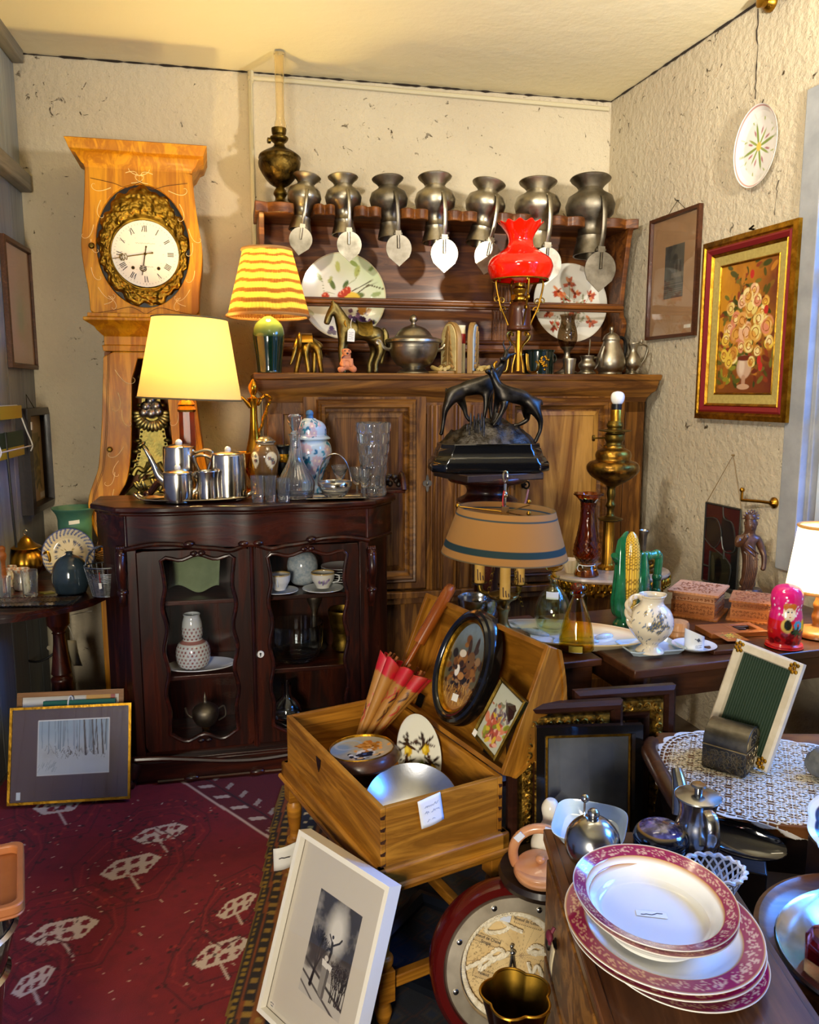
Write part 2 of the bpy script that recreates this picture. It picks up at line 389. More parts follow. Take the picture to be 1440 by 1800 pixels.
# ceiling edge crack and cable cover
plain('dark_crack','#2a2018',.9); plain('cable_white','#c9bf9f',.5)
def cracks(name,pts,fr,y=-.001,w=.0035):
    b=MB(); r=random.Random(len(pts)); P=[]
    for (a,c),(d,e) in zip(pts,pts[1:]):
        for k in range(8): P.append((a+(d-a)*k/8+r.uniform(-.006,.006),y,c+(e-c)*k/8+r.uniform(-.006,.006)))
    b.tube(P,[w*r.uniform(.2,1) for _ in P],5); o=b.build(name,MT['dark_crack'],None); o.location=fr.o; o.rotation_euler=(0,0,fr.a); return tag(struct(o),None,None)
cracks('trim_3',[rwp(1334,15),rwp(1330,120),rwp(1327,185)],RW)
cracks('trim_4',[rwp(1368,320),rwp(1360,390)],RW,w=.002)
b=MB(); r=random.Random(4); P=[(-3+3*i/120,-.004,CZ-.004) for i in range(121)]
b.tube(P,[.006*r.uniform(.15,1)**2+.0012 for _ in P],5); o=b.build('trim_5',MT['dark_crack'],None); o.location=BW.o; o.rotation_euler=(0,0,BW.a); struct(o)
b=MB(); P=[(4*i/120,-.004,CZ-.004) for i in range(121)]
b.tube(P,[.006*r.uniform(.15,1)**2+.0012 for _ in P],5); o=b.build('trim_6',MT['dark_crack'],None); o.location=RW.o; o.rotation_euler=(0,0,RW.a); struct(o)
ux,uz=BW.at(452,600); u2,z2=BW.at(458,140)
b=MB(); b.tube(sm([(ux,-.012,.5),(ux,-.012,1.6),(ux,-.012,z2-.06),(ux+.015,-.012,z2-.015),(ux+.06,-.012,z2),(ux+.8,-.012,z2-.005),(-.02,-.012,z2-.012)],8),.011,8)
o=b.build('trim_7',MT['cable_white'],None); o.location=BW.o; o.rotation_euler=(0,0,BW.a); struct(o)
# windows in the right wall
plain('window_paint','#8f9296',.45,'#a3a5a8',8); plain('window_white','#c8d4e2',.4)
def window(nm,a,c):
    t=bpy.data.objects.new(nm,None); COL.objects.link(t); t.location=RW.o; t.rotation_euler=(0,0,RW.a); struct(t)
    b=MB(); b.frm(a,c,WZ0,WZ1,[(-.05,-.015),(.045,-.015),(.045,.02),(.06,.02),(.06,.2),(-.05,.2)]); struct(b.build('window_frame',MT['window_paint'],t,bev=.004,smooth=0))
    b=MB(); mid=(a+c)/2
    for q,e in ((a+.062,mid-.003),(mid+.003,c-.062)):
        b.frm(q,e,WZ0+.065,WZ1-.065,[(0,.05),(.045,.05),(.045,.09),(0,.09)])
        for k in (1,2): z=WZ0+.06+(WZ1-WZ0-.12)*k/3; b.bx(q+.02,e-.02,.055,.085,z-.014,z+.014)
    struct(b.build('window_sash',MT['window_white'],t,bev=.003,smooth=0))
    b=MB(); b.bx(a+.08,c-.08,.068,.072,WZ0+.08,WZ1-.08); struct(b.build('window_pane',pane('window_glass','#dfefff'),t,smooth=0))
    return t
window('window_1',*WS); window('window_2',*WS2)
def wpt(s,z,v): return RW.o+RW.u*s+RW.n*v+Vector((0,0,z))
for nm,(a,c),pw in (('daylight_a',WS,110),('daylight_b',WS2,150)):
    m=(a+c)/2; area(nm,wpt(m,2.75,1.0),wpt(m,1.15,-.7),c-a,1.2,pw,'#5aa4ff')
# unseen fill lights added to brighten the front things, the walls and the ceiling
area('fill_front_left',(-.6,-1.0,1.3),(.1,2.6,.8),.5,.7,42,'#fff4de')  # added low fill for surfaces facing the left front
area('fill_back',(.2,2.0,2.93),(.1,3.9,1.5),.6,.4,5,'#ffeecb')  # added overhead fill turned to the back wall
def spot(nm,loc,aim,ang,pw,col='#fff8ea'):
    l=bpy.data.lights.new(nm,'SPOT'); l.energy=pw; l.color=C(col)[:3]; l.spot_size=math.radians(ang); l.spot_blend=.8; l.shadow_soft_size=.06
    o=bpy.data.objects.new(nm,l); COL.objects.link(o); o.location=loc; o.rotation_euler=(Vector(aim)-Vector(loc)).to_track_quat('-Z','Y').to_euler()
spot('fill_wall_a',(.1,.9,2.85),(.45,4.2,1.9),85,4)  # added wash for the back wall, no fitting modelled
spot('fill_wall_b',(-.5,1.1,2.85),(1.45,3.1,2.0),80,80)  # added wash for the right wall, no fitting modelled
spot('fill_ceiling',(1.45,1.5,2.25),(.5,3.4,2.97),80,118)  # added upward light for the right part of the ceiling
# ================= shared woods and metals =================
wood('pine','#c4820c','#a86806',2,.8,.45,.04,'#d4940e'); wood('pine_dark','#7a4512','#8c5218',0,1,.5,0)
wood('walnut','#744818','#55310e',2,.8,.4,.12,'#8f5e24'); wood('walnut_flat','#744818','#55310e',0,.8,.4,.12,'#8f5e24')
wood('oak_rack','#683810','#4c2608',0,.8,.42,.1,'#7d4816'); wood('burl','#b07c34','#7d4f1c',2,.35,.3,.2,'#cb984a')
wood('mahogany','#321108','#200a04',2,.8,.25,.4,'#451a0c'); wood('mahogany_flat','#321108','#200a04',0,.8,.25,.4,'#451a0c')
wood('chest_wood','#a46818','#82500e',(0,1),.9,.4,.12,'#bc7e26'); wood('chest_dark','#4c2b13','#341b0b',0,.9,.42,.1)
wood('dark_wood','#2c1a10','#1d100a',0,1,.35,.3); wood('brown_table','#54301a','#3d2010',0,.9,.28,.35)
metal('brass','#b98a2e','#8a6420',.25); metal('brass_old','#7d6428','#4e3d18',.35,18,.15); metal('gilt','#c8952e','#8f6618',.3,30,.3)
metal('pewter','#b3ab99','#857d6b',.26,9,.05,.45); metal('pewter_dark','#8a8272','#5a5346',.38,9,.1)
metal('silver','#d8d2c6','#b5aea0',.09,8); metal('iron','#3a342c','#221d18',.5,20,.2); metal('steel','#b9b9b8','#8f9092',.1,6)
plain('black','#0b0a0a',.4); plain('paper','#e9e6dc',.8); plain('ink','#2b2b33',.8); plain('string','#d9d4c4',.9)
PT_MAT=paint('painted_picture',.55); PT_GLOSS=paint('painted_glaze',.12,.6)
# ================= longcase clock =================
cp_=onY(251,440,3.57); CK=Fr(cp_.x,cp_.y,13.5)
ccx=lambda y:251+.037*(y-440)
def ck(px,py,v=0):
    xc,_=CK.at(ccx(py),py,v); x,z=CK.at(px,py,v); return (x-xc,z)
def ckhalf(left,v=0):
    L=[ck(px,py,v) for px,py in left]; return L
def sym(L): return L+[(-x,z) for x,z in reversed(L)]
clk=thing('longcase_clock','tall pine longcase clock with enamel dial, its belly window showing a gilt pendulum','clock',CK.o,13.5)
hoodL=sm(ckhalf([(150,292),(149,340),(146,387),(142.5,430),(147,470),(155,512),(158,553)]),4)
oc=ck(252,433); orx=79*mpp(433,3.57); orz=105*mpp(433,3.57)
N=72
def angloop(poly,n,cx,cz):      # resample a closed outline by angle about a centre
    o=[]
    for i in range(n):
        a=2*PI*i/n; d=(cos(a),sin(a)); best=0
        for (x0,z0),(x1,z1) in zip(poly,poly[1:]+poly[:1]):
            ex,ez=x1-x0,z1-z0; den=d[0]*ez-d[1]*ex
            if abs(den)<1e-12: continue
            t=((x0-cx)*ez-(z0-cz)*ex)/den; u=((x0-cx)*d[1]-(z0-cz)*d[0])/den
            if t>0 and -1e-6<=u<=1+1e-6: best=max(best,t)
        o.append((cx+d[0]*best,cz+d[1]*best))
    return o
hood=sym(hoodL)
b=MB(); b.ring(angloop(hood,N,*oc),[(oc[0]+orx*cos(2*PI*i/N),oc[1]+orz*sin(2*PI*i/N)) for i in range(N)],0,.03)
hd=b.build('hood_door',MT['pine'],clk,bev=.003)
b=MB(); b.prism(hood,.031,.27); b.build('hood',MT['pine'],clk)
b=MB(); kz=ck(157,433); b.lathe([(0,.03),(.008,.028),(.013,.02),(.009,.01),(.006,0)],14,align((kz[0]+.012,0,kz[1]),(0,-1,0))); b.build('knob',MT['brass_old'],hd)
b=MB(); b.lathe([(0,-.001),(.01,-.001),(.013,.004),(.009,.009),(0,.009)],12,align((0,0,0),(0,-1,0)))
zt=ck(251,262)[1]; zb=ck(251,300)[1]; hw=-hood[0][0]
def mould(b,hw,d,zs,off=.0):        # stepped moulding: front and two sides; zs=[(z,out)...]
    vs=[];fs=[]
    for z,o in zs: vs+=[(-hw-o,-o,z),(hw+o,-o,z),(hw+o,d,z),(-hw-o,d,z)]
    n=len(zs)
    for k in range(n-1):
        for i in range(4): j=(i+1)%4; fs.append((k*4+i,k*4+j,k*4+4+j,k*4+4+i))
    fs+=[(0,1,2,3),(n*4-4,n*4-3,n*4-2,n*4-1)]; b.add(vs,fs)
b=MB(); mould(b,hw,.27,[(zb,.0),(zb+.012,.004),(zb+.02,.014),(zb+.05,.03),(zb+.06,.05),(zb+.092,.062),(zb+.098,.066),(zb+.104,.05)]); b.build('cornice',MT['pine'],clk,bev=.002)
z1=ck(251,553)[1]; z2=ck(251,566)[1]; z3=ck(251,590)[1]; z4=ck(251,618)[1]; tw=-ck(180,617)[0]
b=MB(); mould(b,tw,.27,[(z4,.0),(z4+.025,.004),(z4+.027,-.004),(z3-.004,-.004),(z3,.0),(z3+.02,.02),(z3+.034,.028),(z2-.01,.05),(z2,.066),(z2+.012,.066),(z2+.016,.05),(z1,.05)]); b.build('waist_moulding',MT['pine'],clk,bev=.002)
tl=sm(ckhalf([(180,618),(178.5,665),(176,735),(173,782),(168.5,824),(160,848),(152.5,870),(150,892),(154,915),(161,935),(168.5,952),(172,975),(168,1000)]),3)
wl=sm(ckhalf([(230,630),(229,677),(227.5,770),(224.5,812),(217.5,849),(203,873),(197,895),(199,915),(209,938),(223,953),(240,961),(268,964)]),3)
tz=(0,ck(255,830)[1])
b=MB(); b.ring(angloop(sym(tl),N,*tz),angloop(sym(wl[:-1]),N,*tz),0,.03); td=b.build('trunk_door',MT['pine'],clk,bev=.003)
b=MB(); b.lathe([(0,.024),(.008,.022),(.012,.015),(.008,.008),(.006,0)],14,align(tuple((ck(190,790)[0],0,ck(190,790)[1])),(0,-1,0))); b.build('knob',MT['brass_old'],td)
b=MB(); b.prism(sym(tl),.2,.27); b.prism(sym([(x,z) for x,z in tl]),.195,.2)
for sgn in(-1,1):
    q=[(x*sgn,z) for x,z in tl]+[((x+.025)*sgn,z) for x,z in reversed(tl)]; b.prism(q,.03,.2)
b.build('trunk',MT['pine_dark'],clk)
zbase=ck(268,1000)[1]; bw=-ck(168,1000)[0]
b=MB(); b.bx(-bw,bw,0,.27,0,zbase); b.bx(-bw-.015,bw+.015,-.015,.27,0,.1); b.frm(-bw+.07,bw-.07,.16,zbase-.06,[(0,-.004),(.012,-.004),(.02,.0),(-.004,0)]); b.build('base',MT['pine'],clk,bev=.004)
# carved scrolls and grooves on the pine
plain('carving','#f0d090',.6); plain('groove','#5a3308',.8)
b=MB(); g=MB()
def curl(b,x,z,a,L,w,tw=1,y=-.001,r=.0016):
    P=[];q=a;px,pz=x,z
    for i in range(26):
        t=i/25; P.append((px,y,pz)); q+=tw*(.02+.5*t**2.2); px+=cos(q)*L/26*(1.1-.5*t); pz+=sin(q)*L/26*(1.1-.5*t)
    b.tube(P,[r*(1-.5*i/25) for i in range(26)],5)
def ckp(px,py): x,z=ck(px,py); return x,z
for s in(-1,1):
    for (px,py,a,L,tw) in ((196,330,3.6,.13,-1),(178,352,4.2,.12,1),(165,395,4.5,.12,-1),(160,420,4.6,.10,1),(160,470,4.8,.1,1),(172,505,5.2,.13,1),(190,520,5.6,.10,-1),(182,535,.2,.08,1),(232,322,0.1,.1,1),(222,304,.4,.08,-1),(246,309,.2,.09,1),
        (200,650,5.2,.16,1),(205,690,5.0,.14,-1),(212,720,4.6,.13,1),(214,785,4.2,.13,-1),(205,810,4.0,.12,1),(198,830,4.6,.12,-1),(196,860,4.4,.12,1),(188,880,4.9,.11,-1),(190,920,5.2,.1,1)):
        x,z=ckp(px,py); curl(b,x*s if s==1 else -x,z,a if s==1 else PI-a,L,0,tw*s)
for s in(-1,1):
    for off in(.006,.012):
        P=[(s*(x+off+.012),-.001,z) for x,z in tl]; g.tube(P,.0012,4)
    P=[(s*(x),-.001,z) for x,z in sm([(ckp(160,313)[0],ckp(160,313)[1]),ckp(200,322),ckp(225,330),ckp(251,318)],5)]; g.tube(P,.0014,4)
    P=[(s*(x),-.001,z) for x,z in sm([ckp(163,551),ckp(200,545),ckp(230,540),ckp(254,552)],5)]; g.tube(P,.0014,4)
b.build('carving',MT['carving'],hd); g.build('groove',MT['groove'],clk)
# dial and repousse surround
dz=ck(255,446); dr=57*mpp(446,3.57)
b=MB(); b.prism([(oc[0]+orx*1.01*cos(2*PI*i/48),oc[1]+orz*1.01*sin(2*PI*i/48)) for i in range(48)],.026,.03); b.build('dial_backing',MT['black'],clk,smooth=0)
nr,na=40,260; b=MB()
def rep(u,v):
    a=2*PI*u; c,s=cos(a),sin(a)
    lob=1+.035*sin(13*a)+.02*sin(29*a+1)
    ex=orx*.965*lob*(1-.16*max(0,s)**3*(abs(c)**.5)); ez=orz*.965*lob
    ro=1/math.sqrt((c/ex)**2+(s/ez)**2); oz=(oc[1]-dz[1])
    r=dr*.98+(ro-dr*.98)*v; x=oc[0]*v+dz[0]*(1-v)+r*c; z=dz[1]+oz*v*1+r*s
    h=.012*sin(PI*min(1,v*1.02))**.6+(.006*noise.noise((x*60,z*60,1))+.004*noise.noise((x*140,z*140,3)))*(v>.22)+(.004*abs(sin(9*a))*(v>.3))
    if v<.2: h=.008+.004*sin(v/.2*PI)
    return (x,.024-max(0,h),z)
b.grid(rep,na,nr,wu=True); b.build('dial_surround',metal('dial_brass','#a57f2c','#6c5017',.32,30,.1),clk,smooth=60)
def dialpaint(p):
    for i in range(60):
        a=i*PI/30; p.line(.5+.44*sin(a),.5+.44*cos(a),.5+(.455 if i%5 else .465)*sin(a),.5+(.455 if i%5 else .465)*cos(a),.0022,'#555566')
    nums=['XII','I','II','III','IIII','V','VI','VII','VIII','IX','X','XI']
    for h,t in enumerate(nums):
        a=h*PI/6; ux,uy=sin(a),cos(a); tx,ty=cos(a),-sin(a); w={'I':.022,'V':.04,'X':.042}; tot=sum(w[q] for q in t); q=-tot/2
        def P(s,r): return (.5+ux*r+tx*s,.5+uy*r+ty*s)
        for ch in t:
            c0=q+w[ch]/2; q+=w[ch]
            if ch=='I': p.line(*P(c0,.335),*P(c0,.42),.0065,'#1c1c30')
            if ch=='X': p.line(*P(c0-.015,.335),*P(c0+.015,.42),.006,'#1c1c30'); p.line(*P(c0+.015,.335),*P(c0-.015,.42),.0025,'#1c1c30')
            if ch=='V': p.line(*P(c0-.015,.42),*P(c0,.335),.006,'#1c1c30'); p.line(*P(c0+.015,.42),*P(c0,.335),.0025,'#1c1c30')
        r2=.27; p.scrib(.5+ux*r2-.012,.5+uy*r2,.024,.01,'#b9aa98',.002,h)
    p.scrib(.34,.66,.34,.018,'#8d8478',.002,5); p.scrib(.42,.31,.2,.016,'#8d8478',.002,8)
    for s in(-1,1): p.ell(.5+s*.19,.29,.028,.028,'#8a6a2a',0,.1); p.ell(.5+s*.19,.29,.02,.02,'#201810',0,.1)
    p.ell(.5,.5,.02,.02,'#8a6a2a')
mask=lambda x,z:np.hypot(x-.5,z-.5)<.497
art('dial_face',2*dr,2*dr,dialpaint,paint('enamel',.15,.5),clk,280,.009,dz[0]-dr,dz[1]-dr,'#efe9dc',mask=mask)
def hand(nm,ang,L,w):
    b=MB(); a=math.radians(ang); d=(sin(a),cos(a)); t=(cos(a),-sin(a)); P=lambda s,r:(dz[0]+d[0]*r+t[0]*s,.004,dz[1]+d[1]*r+t[1]*s)
    b.tube([P(0,-.03),P(0,L*.55)],.0022,6); b.tube([P(0,L*.75),P(0,L)],.0018,6)
    for s in(-1,1):
        for k in range(3): c=L*(.55+.08*k); b.tube([P(s*(.001+w*sin(q/8*PI)),c+L*.08*q/8) for q in range(9)],.0013,5)
        b.tube([P(s*w*1.2*cos(q),L*.66+w*1.2*sin(q)) for q in np.linspace(0,PI,9)],.0013,5)
    b.ell(P(0,0),(.006,.004,.006)); b.ell(P(0,-.03),(.004,.002,.004)); return b.build(nm,MT['brass_old'],clk)
hand('minute_hand',260,.135,.012); hand('hour_hand',190,.09,.012)
# pendulum seen through the trunk window
pdm=MB(); gx=lambda px,py:ck(px,py,.06)
def rot(b,x,z,r,n,L,w,y=.05):
    for i in range(n):
        a=2*PI*i/n; b.ell((x+cos(a)*r,y,z+sin(a)*r),(L,.006,w),T3(x+cos(a)*r,y,z+sin(a)*r)@RY(-math.degrees(a))@T3(-(x+cos(a)*r),-y,-(z+sin(a)*r)),10,6)
x0,zt=gx(262,622); _,zm=gx(262,850)
pz=[gx(248,625),gx(243,740),gx(236,800),gx(225,835)]
poly=[(x,z) for x,z in pz]+[(-x,z) for x,z in reversed(pz)]
pdm.prism(poly,.07,.085)
for s in(-1,1):
    P=sm([(s*x*.9,z) for x,z in pz],8)
    for x,z in P: pdm.ell((x,.066,z),.0055,None,8,6)
    for k,(x,z) in enumerate(P[::3]): pdm.ell((s*abs(x)*1.25,.07,z),(.018,.008,.01),None,8,6)
pe=pdm.build('pendulum',metal('pendulum_brass','#8a7a40','#4f4a28',.32,25,.25),clk)
b=MB(); fx,fz=0,gx(262,722)[1]
for dx,dz_ in((-.022,.018),(.022,.02),(0,-.012),(0,.045),(-.03,-.008),(.03,-.006)): b.ell((dx,.05,fz+dz_),.024,None,14,10)
b.build('fruit_cluster',metal('fruit_silver','#b9b3a6','#7d776c',.25,20),pe)
b=MB()
for i in range(15):
    a=PI+PI*i/14; b.ell((0,0,0),(.026,.007,.011),T3(cos(a)*.06,.055,fz-.01+sin(a)*.06)@RY(-math.degrees(a)),8,6)
for k in range(24):
    r_=random.Random(k); b.ell((0,0,0),(.024,.007,.01),T3(r_.uniform(-.1,.1),.06,gx(262,r_.uniform(770,890))[1])@RY(r_.uniform(0,360)),8,6)
b.build('leaf_spray',metal('leaf_gilt','#b5a668','#6f6538',.3,30,.1),pe)
lx,lz=0,gx(270,900)[1]; LR=.155
b=MB(); b.lathe([(0,.03),(LR*.55,.03),(LR*.6,.018),(LR*.78,.022),(LR*.8,.03),(LR*.97,.022),(LR,.01),(LR,0),(0,0)],48,align((lx,.09,lz),(0,-1,0)))
for i in range(48): a=2*PI*i/48; b.ell((lx+cos(a)*LR*.72,.066,lz+sin(a)*LR*.72),.008,None,8,6)
for i in range(12): a=2*PI*i/12; b.ell((0,0,0),(.03,.008,.014),T3(lx+cos(a)*LR*.4,.058,lz+sin(a)*LR*.4)@RY(-math.degrees(a)),10,6)
for s in(-1,1): b.tube([(s*(.02+.07*t),.06,lz+LR+.07-.06*t-.02*sin(t*6)) for t in np.linspace(0,1,12)],.012,8)
b.build('pendulum_bob',MT['pendulum_brass'],pe)
b=MB()
for i in range(10): a=2*PI*i/10+.2; b.ell((0,0,0),(.03,.004,.012),T3(lx+cos(a)*LR*.88,.07,lz+sin(a)*LR*.88)@RY(-math.degrees(a)+70),10,6)
b.build('green_leaf',plain('verdigris','#7f9a6a',.5,'#a9b98a',20),pe)
# ================= buffet =================
BF=Fr(-.656,3.451,12.29); bu=thing('walnut_buffet','wide walnut two-door buffet with carved panels behind the vitrine and the deer bronze','cabinet',BF.o,12.29)
bl=lambda px,py,v=0:BF.at(px,py,v)
TZ=bl(800,657)[1]; u0=bl(470,760)[0]; u1=bl(1132,760)[0]; UM=bl(800,760)[0]; BD=.45
b=MB(); cz=bl(600,692)[1]
vs=[(cz-.04,0),(cz-.02,.006),(cz-.01,.014),(cz,.02),(cz+.012,.034),(cz+.03,.04),(TZ-.03,.044),(TZ-.026,.05),(TZ-.006,.054),(TZ,.05)]
hwid=(u1-u0)/2; b2=MB(); mould(b2,hwid,BD,vs); b2.v=[(x+(u0+u1)/2,y,z) for x,y,z in b2.v]; b2.build('cornice',MT['walnut_flat'],bu,bev=.002)
zl=bl(750,1036)[1]
b=MB(); b.bx(u0,u1,.03,BD,.06,cz-.03); b.bx(u0,u1,0,.03,cz-.09,cz-.03)
b.bx(u0-.02,u1+.02,-.035,BD,zl-.03,zl); b.bx(u0-.005,u1+.005,-.02,BD,zl-.06,zl-.03); b.bx(u0-.02,u1+.02,-.03,BD,0,.12)
for a,c in((u0,u0+.07),(u1-.1,u1)): b.bx(a,c,0,.03,.1,cz-.03)
b.build('carcass',MT['walnut'],bu,bev=.004)
ua,ub=bl(750,850)[0],bl(868,850)[0]
b=MB(); b.bx(ua,ub,-.004,.03,zl,cz-.05)
for px in (758,766,776,800,806,830,852,860): u=bl(px,850)[0]; b.tube([(u,-.008,zl),(u,-.008,cz-.05)],.008,8)
b.build('centre_stile',MT['walnut'],bu,bev=.003)
zt_=bl(640,697)[1]; zb_=zl+.012
def bdoor(pa,pb,pi,pj,ptop,flip):
    a,c=bl(pa,850)[0],bl(pb,850)[0]; i,j=bl(pi,850)[0],bl(pj,850)[0]; zi=bl(650,ptop)[1]; zj=bl(700,1005)[1]
    b=MB(); b.frm(a,c,zb_,zt_,[(0,0),(0,-.012),(i-a-.04,-.012),(i-a-.04,0)])
    d=b.build('door',MT['walnut'],bu,bev=.003,smooth=0)
    b=MB(); b.frm(i-.05,j+.05,zj-.05,zi+.05,[(0,.0),(0,-.014),(.008,-.026),(.016,-.022),(.022,-.03),(.034,-.028),(.04,-.012),(.05,-.008),(.056,.004)]); b.build('panel_moulding',MT['walnut_flat'],d,smooth=50)
    b=MB(); b.frm(i,j,zj,zi,[(0,.004),(.03,-.006),(.034,-.006)],close=False); b.bx(i+.03,j-.03,-.006,.01,zj+.03,zi-.03); b.build('panel',MT['burl'] if flip else MT['walnut'],d,smooth=0)
    return d
d1=bdoor(535,748,578,712,722,0); d2=bdoor(874,1092,905,1050,720,1)
b=MB(); u,z=bl(750,849); pl=[(u+.016*cos(t)*(1+.35*cos(4*t)),z+.03*sin(t)*(1+.3*cos(4*t))) for t in np.linspace(0,2*PI,40,endpoint=False)]; b.prism(pl,-.016,-.012); b.ell((u,-.016,z),(.006,.005,.01)); b.build('escutcheon',MT['pewter_dark'],d1)
b=MB(); u,z=bl(918,850); b.tube([(u,0,z),(u,-.05,z)],.004,8); b.tube([(u+.014*cos(t),-.055,z+.016*sin(t)) for t in np.linspace(0,2*PI,16,endpoint=False)],.004,6,True); b.ell((u,-.014,z),(.012,.006,.02)); b.build('key',MT['iron'],d2)
b=MB(); u,z=bl(922,858); b.tube([(u,-.05,z),(u-.01,-.055,z-.04),(u-.03,-.05,z-.11)],.005,6); b.build('key_tag',plain('pink_tassel','#c98f8a',.8),d2)
# ================= plate rack standing on the buffet =================
RV=.2; rl=lambda px,py,v=RV:BF.at(px,py,v)
rk=thing('plate_rack','walnut plate rack with a scalloped top shelf standing on the buffet','plate rack',BF.w(0,0,TZ),12.29)
R0=rl(466,520)[0]; R1=rl(1096,520)[0]; zs1=rl(790,372)[1]-TZ; st=.045
b=MB(); b.bx(R0,R1,.43,.445,.001,zs1-st); b.build('back_panel',MT['oak_rack'],rk,smooth=0)
# top shelf with notches
fl=[533,604,684,765,850,944,1037]; NU=[rl(p,375,RV+.03)[0] for p in fl]
pts=[]; xs=np.linspace(R0-.035,R1+.045,400); 
for x in xs:
    d=min(NU,key=lambda q:abs(q-x)); k=abs(d-x); wnotch=.043
    if k<wnotch: y=RV-.02+.075*math.sqrt(max(0,1-(k/wnotch)**2))
    else:
        s=[q for q in sorted(NU+[R0-.14,R1+.15])]; lo=max(q for q in s if q<=x); hi=min(q for q in s if q>=x); t=(x-lo-wnotch)/(hi-lo-2*wnotch)
        y=RV-.02-.022*abs(sin(2*PI*min(1,max(0,t))))
    pts.append((x,y))
b=MB(); b.prism(pts+[(R1+.045,.45),(R0-.035,.45)],zs1-st,zs1,ax='z'); b.build('top_shelf',MT['oak_rack'],rk,smooth=50,bev=.004)
zr=rl(790,535)[1]-TZ; zq=rl(790,606)[1]-TZ
b=MB(); b.bx(R0,R1,RV,RV+.03,zr-.02,zr+.02); b.tube([(R0,RV-.004,zr),(R1,RV-.004,zr)],.012,8); b.build('guard_rail',MT['oak_rack'],rk,bev=.004)
b=MB(); b.bx(R0,R1,.33,.44,zq-.03,zq+.025); b.tube([(R0,.33,zq+.02),(R1,.33,zq+.02)],.012,8); b.tube([(R0,.33,zq-.02),(R1,.33,zq-.02)],.01,8); b.build('plate_ledge',MT['oak_rack'],rk,bev=.003)
def side(x,w):
    o=sm([(.45,0),(RV+.02,0),(RV-.01,.06),(RV+.03,.14),(RV,.25),(RV+.04,.33),(RV-.015,zs1-.09),(RV-.02,zs1-st),(.45,zs1-st)],3); b=MB(); b.prism(o,x,x+w,ax='x'); return b.build('side_panel',MT['oak_rack'],rk,smooth=50,bev=.003)
side(R0-.02,.024); side(R1,.024)
b=MB(); px0,px1=rl(868,510,.41)[0],rl(897,510,.41)[0]; b.bx(px0,px1,.415,.43,zq,zs1-st)
for k in range(5): u=px0+(px1-px0)*(k+.5)/5; b.tube([(u,.412,zq+.03),(u,.412,zs1-st-.12)],.0045,8)
b.build('fluted_pilaster',MT['oak_rack'],rk)
# ================= vitrine =================
vf=onZ(243,1380,0); vr=vf
VT=Fr(vf.x,vf.y,12.3); vt=thing('glazed_cabinet','dark mahogany display cabinet with two wavy glass doors and silver on its top','cabinet',VT.o,12.3)
vl=lambda px,py,v=0:VT.at(px,py,v)
VW=vl(648,1100)[0]; VH=vl(430,886,-.02)[1]; VD=.34; CA=.10; CB=.13
ftz=vl(300,1340)[1]
def outl(off,extra=0): return [(-off,-off),(VW+off,-off),(VW+CA+off,CB-off*.4),(VW+CA+off,VD),(-CA-off,VD),(-CA-off,CB-off*.4)]
# panels of the body
zF=vl(430,960)[1]       # underside of frieze at the door tops
zB=vl(430,1310)[1]
def slab(b,p,q,z0,z1,t=.02):
    p=Vector((*p,0));q=Vector((*q,0));d=(q-p).normalized();n=Vector((-d.y,d.x,0))
    c=[p,q,q+n*t,p+n*t]; b.prism([(v.x,v.y) for v in c],z0,z1,ax='z')
b=MB(); O=outl(0); slab(b,O[1],O[2],zB-.04,VH-.03); slab(b,O[2],O[3],zB-.04,VH-.03); slab(b,O[4],O[5],zB-.04,VH-.03); slab(b,O[5],O[0],zB-.04,VH-.03); b.bx(-CA,VW+CA,VD-.015,VD,zB-.04,VH-.03)
for x in(0,VW-.035): b.bx(x,x+.035,0,.03,zB-.02,zF)
b.build('carcass',MT['mahogany'],vt,bev=.003)
b=MB(); b.prism(outl(-.012),zB-.03,zB,ax='z'); b.build('bottom_board',MT['mahogany_flat'],vt)
shz=[vl(430,1056)[1],vl(430,1188)[1]]
for z in shz: b=MB(); b.prism([(.02,.05),(VW-.02,.05),(VW+CA-.03,CB),(VW+CA-.03,VD-.02),(-CA+.03,VD-.02),(-CA+.03,CB)],z-.018,z,ax='z'); b.build('shelf',MT['mahogany_flat'],vt,bev=.003)
# serpentine top
tp=[]
for t in np.linspace(0,1,40): tp.append((-.03+(VW+.06)*t,-.03-.03*sin(PI*t)**2+.012*cos(6*PI*t)))
tp=tp+[(VW+CA+.035,CB-.01),(VW+CA+.035,VD+.01),(-CA-.035,VD+.01),(-CA-.035,CB-.01)]
b=MB(); b.prism(tp,VH-.022,VH,ax='z'); 
ctr=(VW/2,.12); b.prism([(ctr[0]+(x-ctr[0])*.972,ctr[1]+(y-ctr[1])*.9) for x,y in tp],VH-.036,VH-.021,ax='z'); b.build('top',MT['mahogany_flat'],vt,bev=.006,smooth=50,seg=3)
fr_=[(x*1,y*1) for x,y in [(ctr[0]+(x-ctr[0])*.965,ctr[1]+(y-ctr[1])*.82) for x,y in tp]]
b=MB(); b.prism(fr_,zF+.005,VH-.03,ax='z'); b.build('frieze',MT['mahogany_flat'],vt,smooth=50)
def wav(pts,n=6): return sm(pts,n)
P=wav([(VW*t,-.045+(.012 if 0<t<1 else .02),zF+.004+dz_) for t,dz_ in((0,.004),(.1,.02),(.2,.018),(.28,.004),(.36,-.004),(.42,-.012),(.5,.008),(.58,-.012),(.64,-.004),(.72,.004),(.8,.018),(.9,.02),(1,.004))])
b=MB(); b.tube(P,.009,8)
for t,zz in((.25,.022),(.75,.022),(.47,.016),(.53,.016)): b.ell((VW*t,-.036,zF+zz),(.02,.012,.012))
b.tube([(VW,-.012,zF+.01),(VW+CA+.01,CB-.02,zF+.01),(VW+CA+.012,VD,zF+.01)],.007,8); b.build('frieze_moulding',MT['mahogany'],vt)
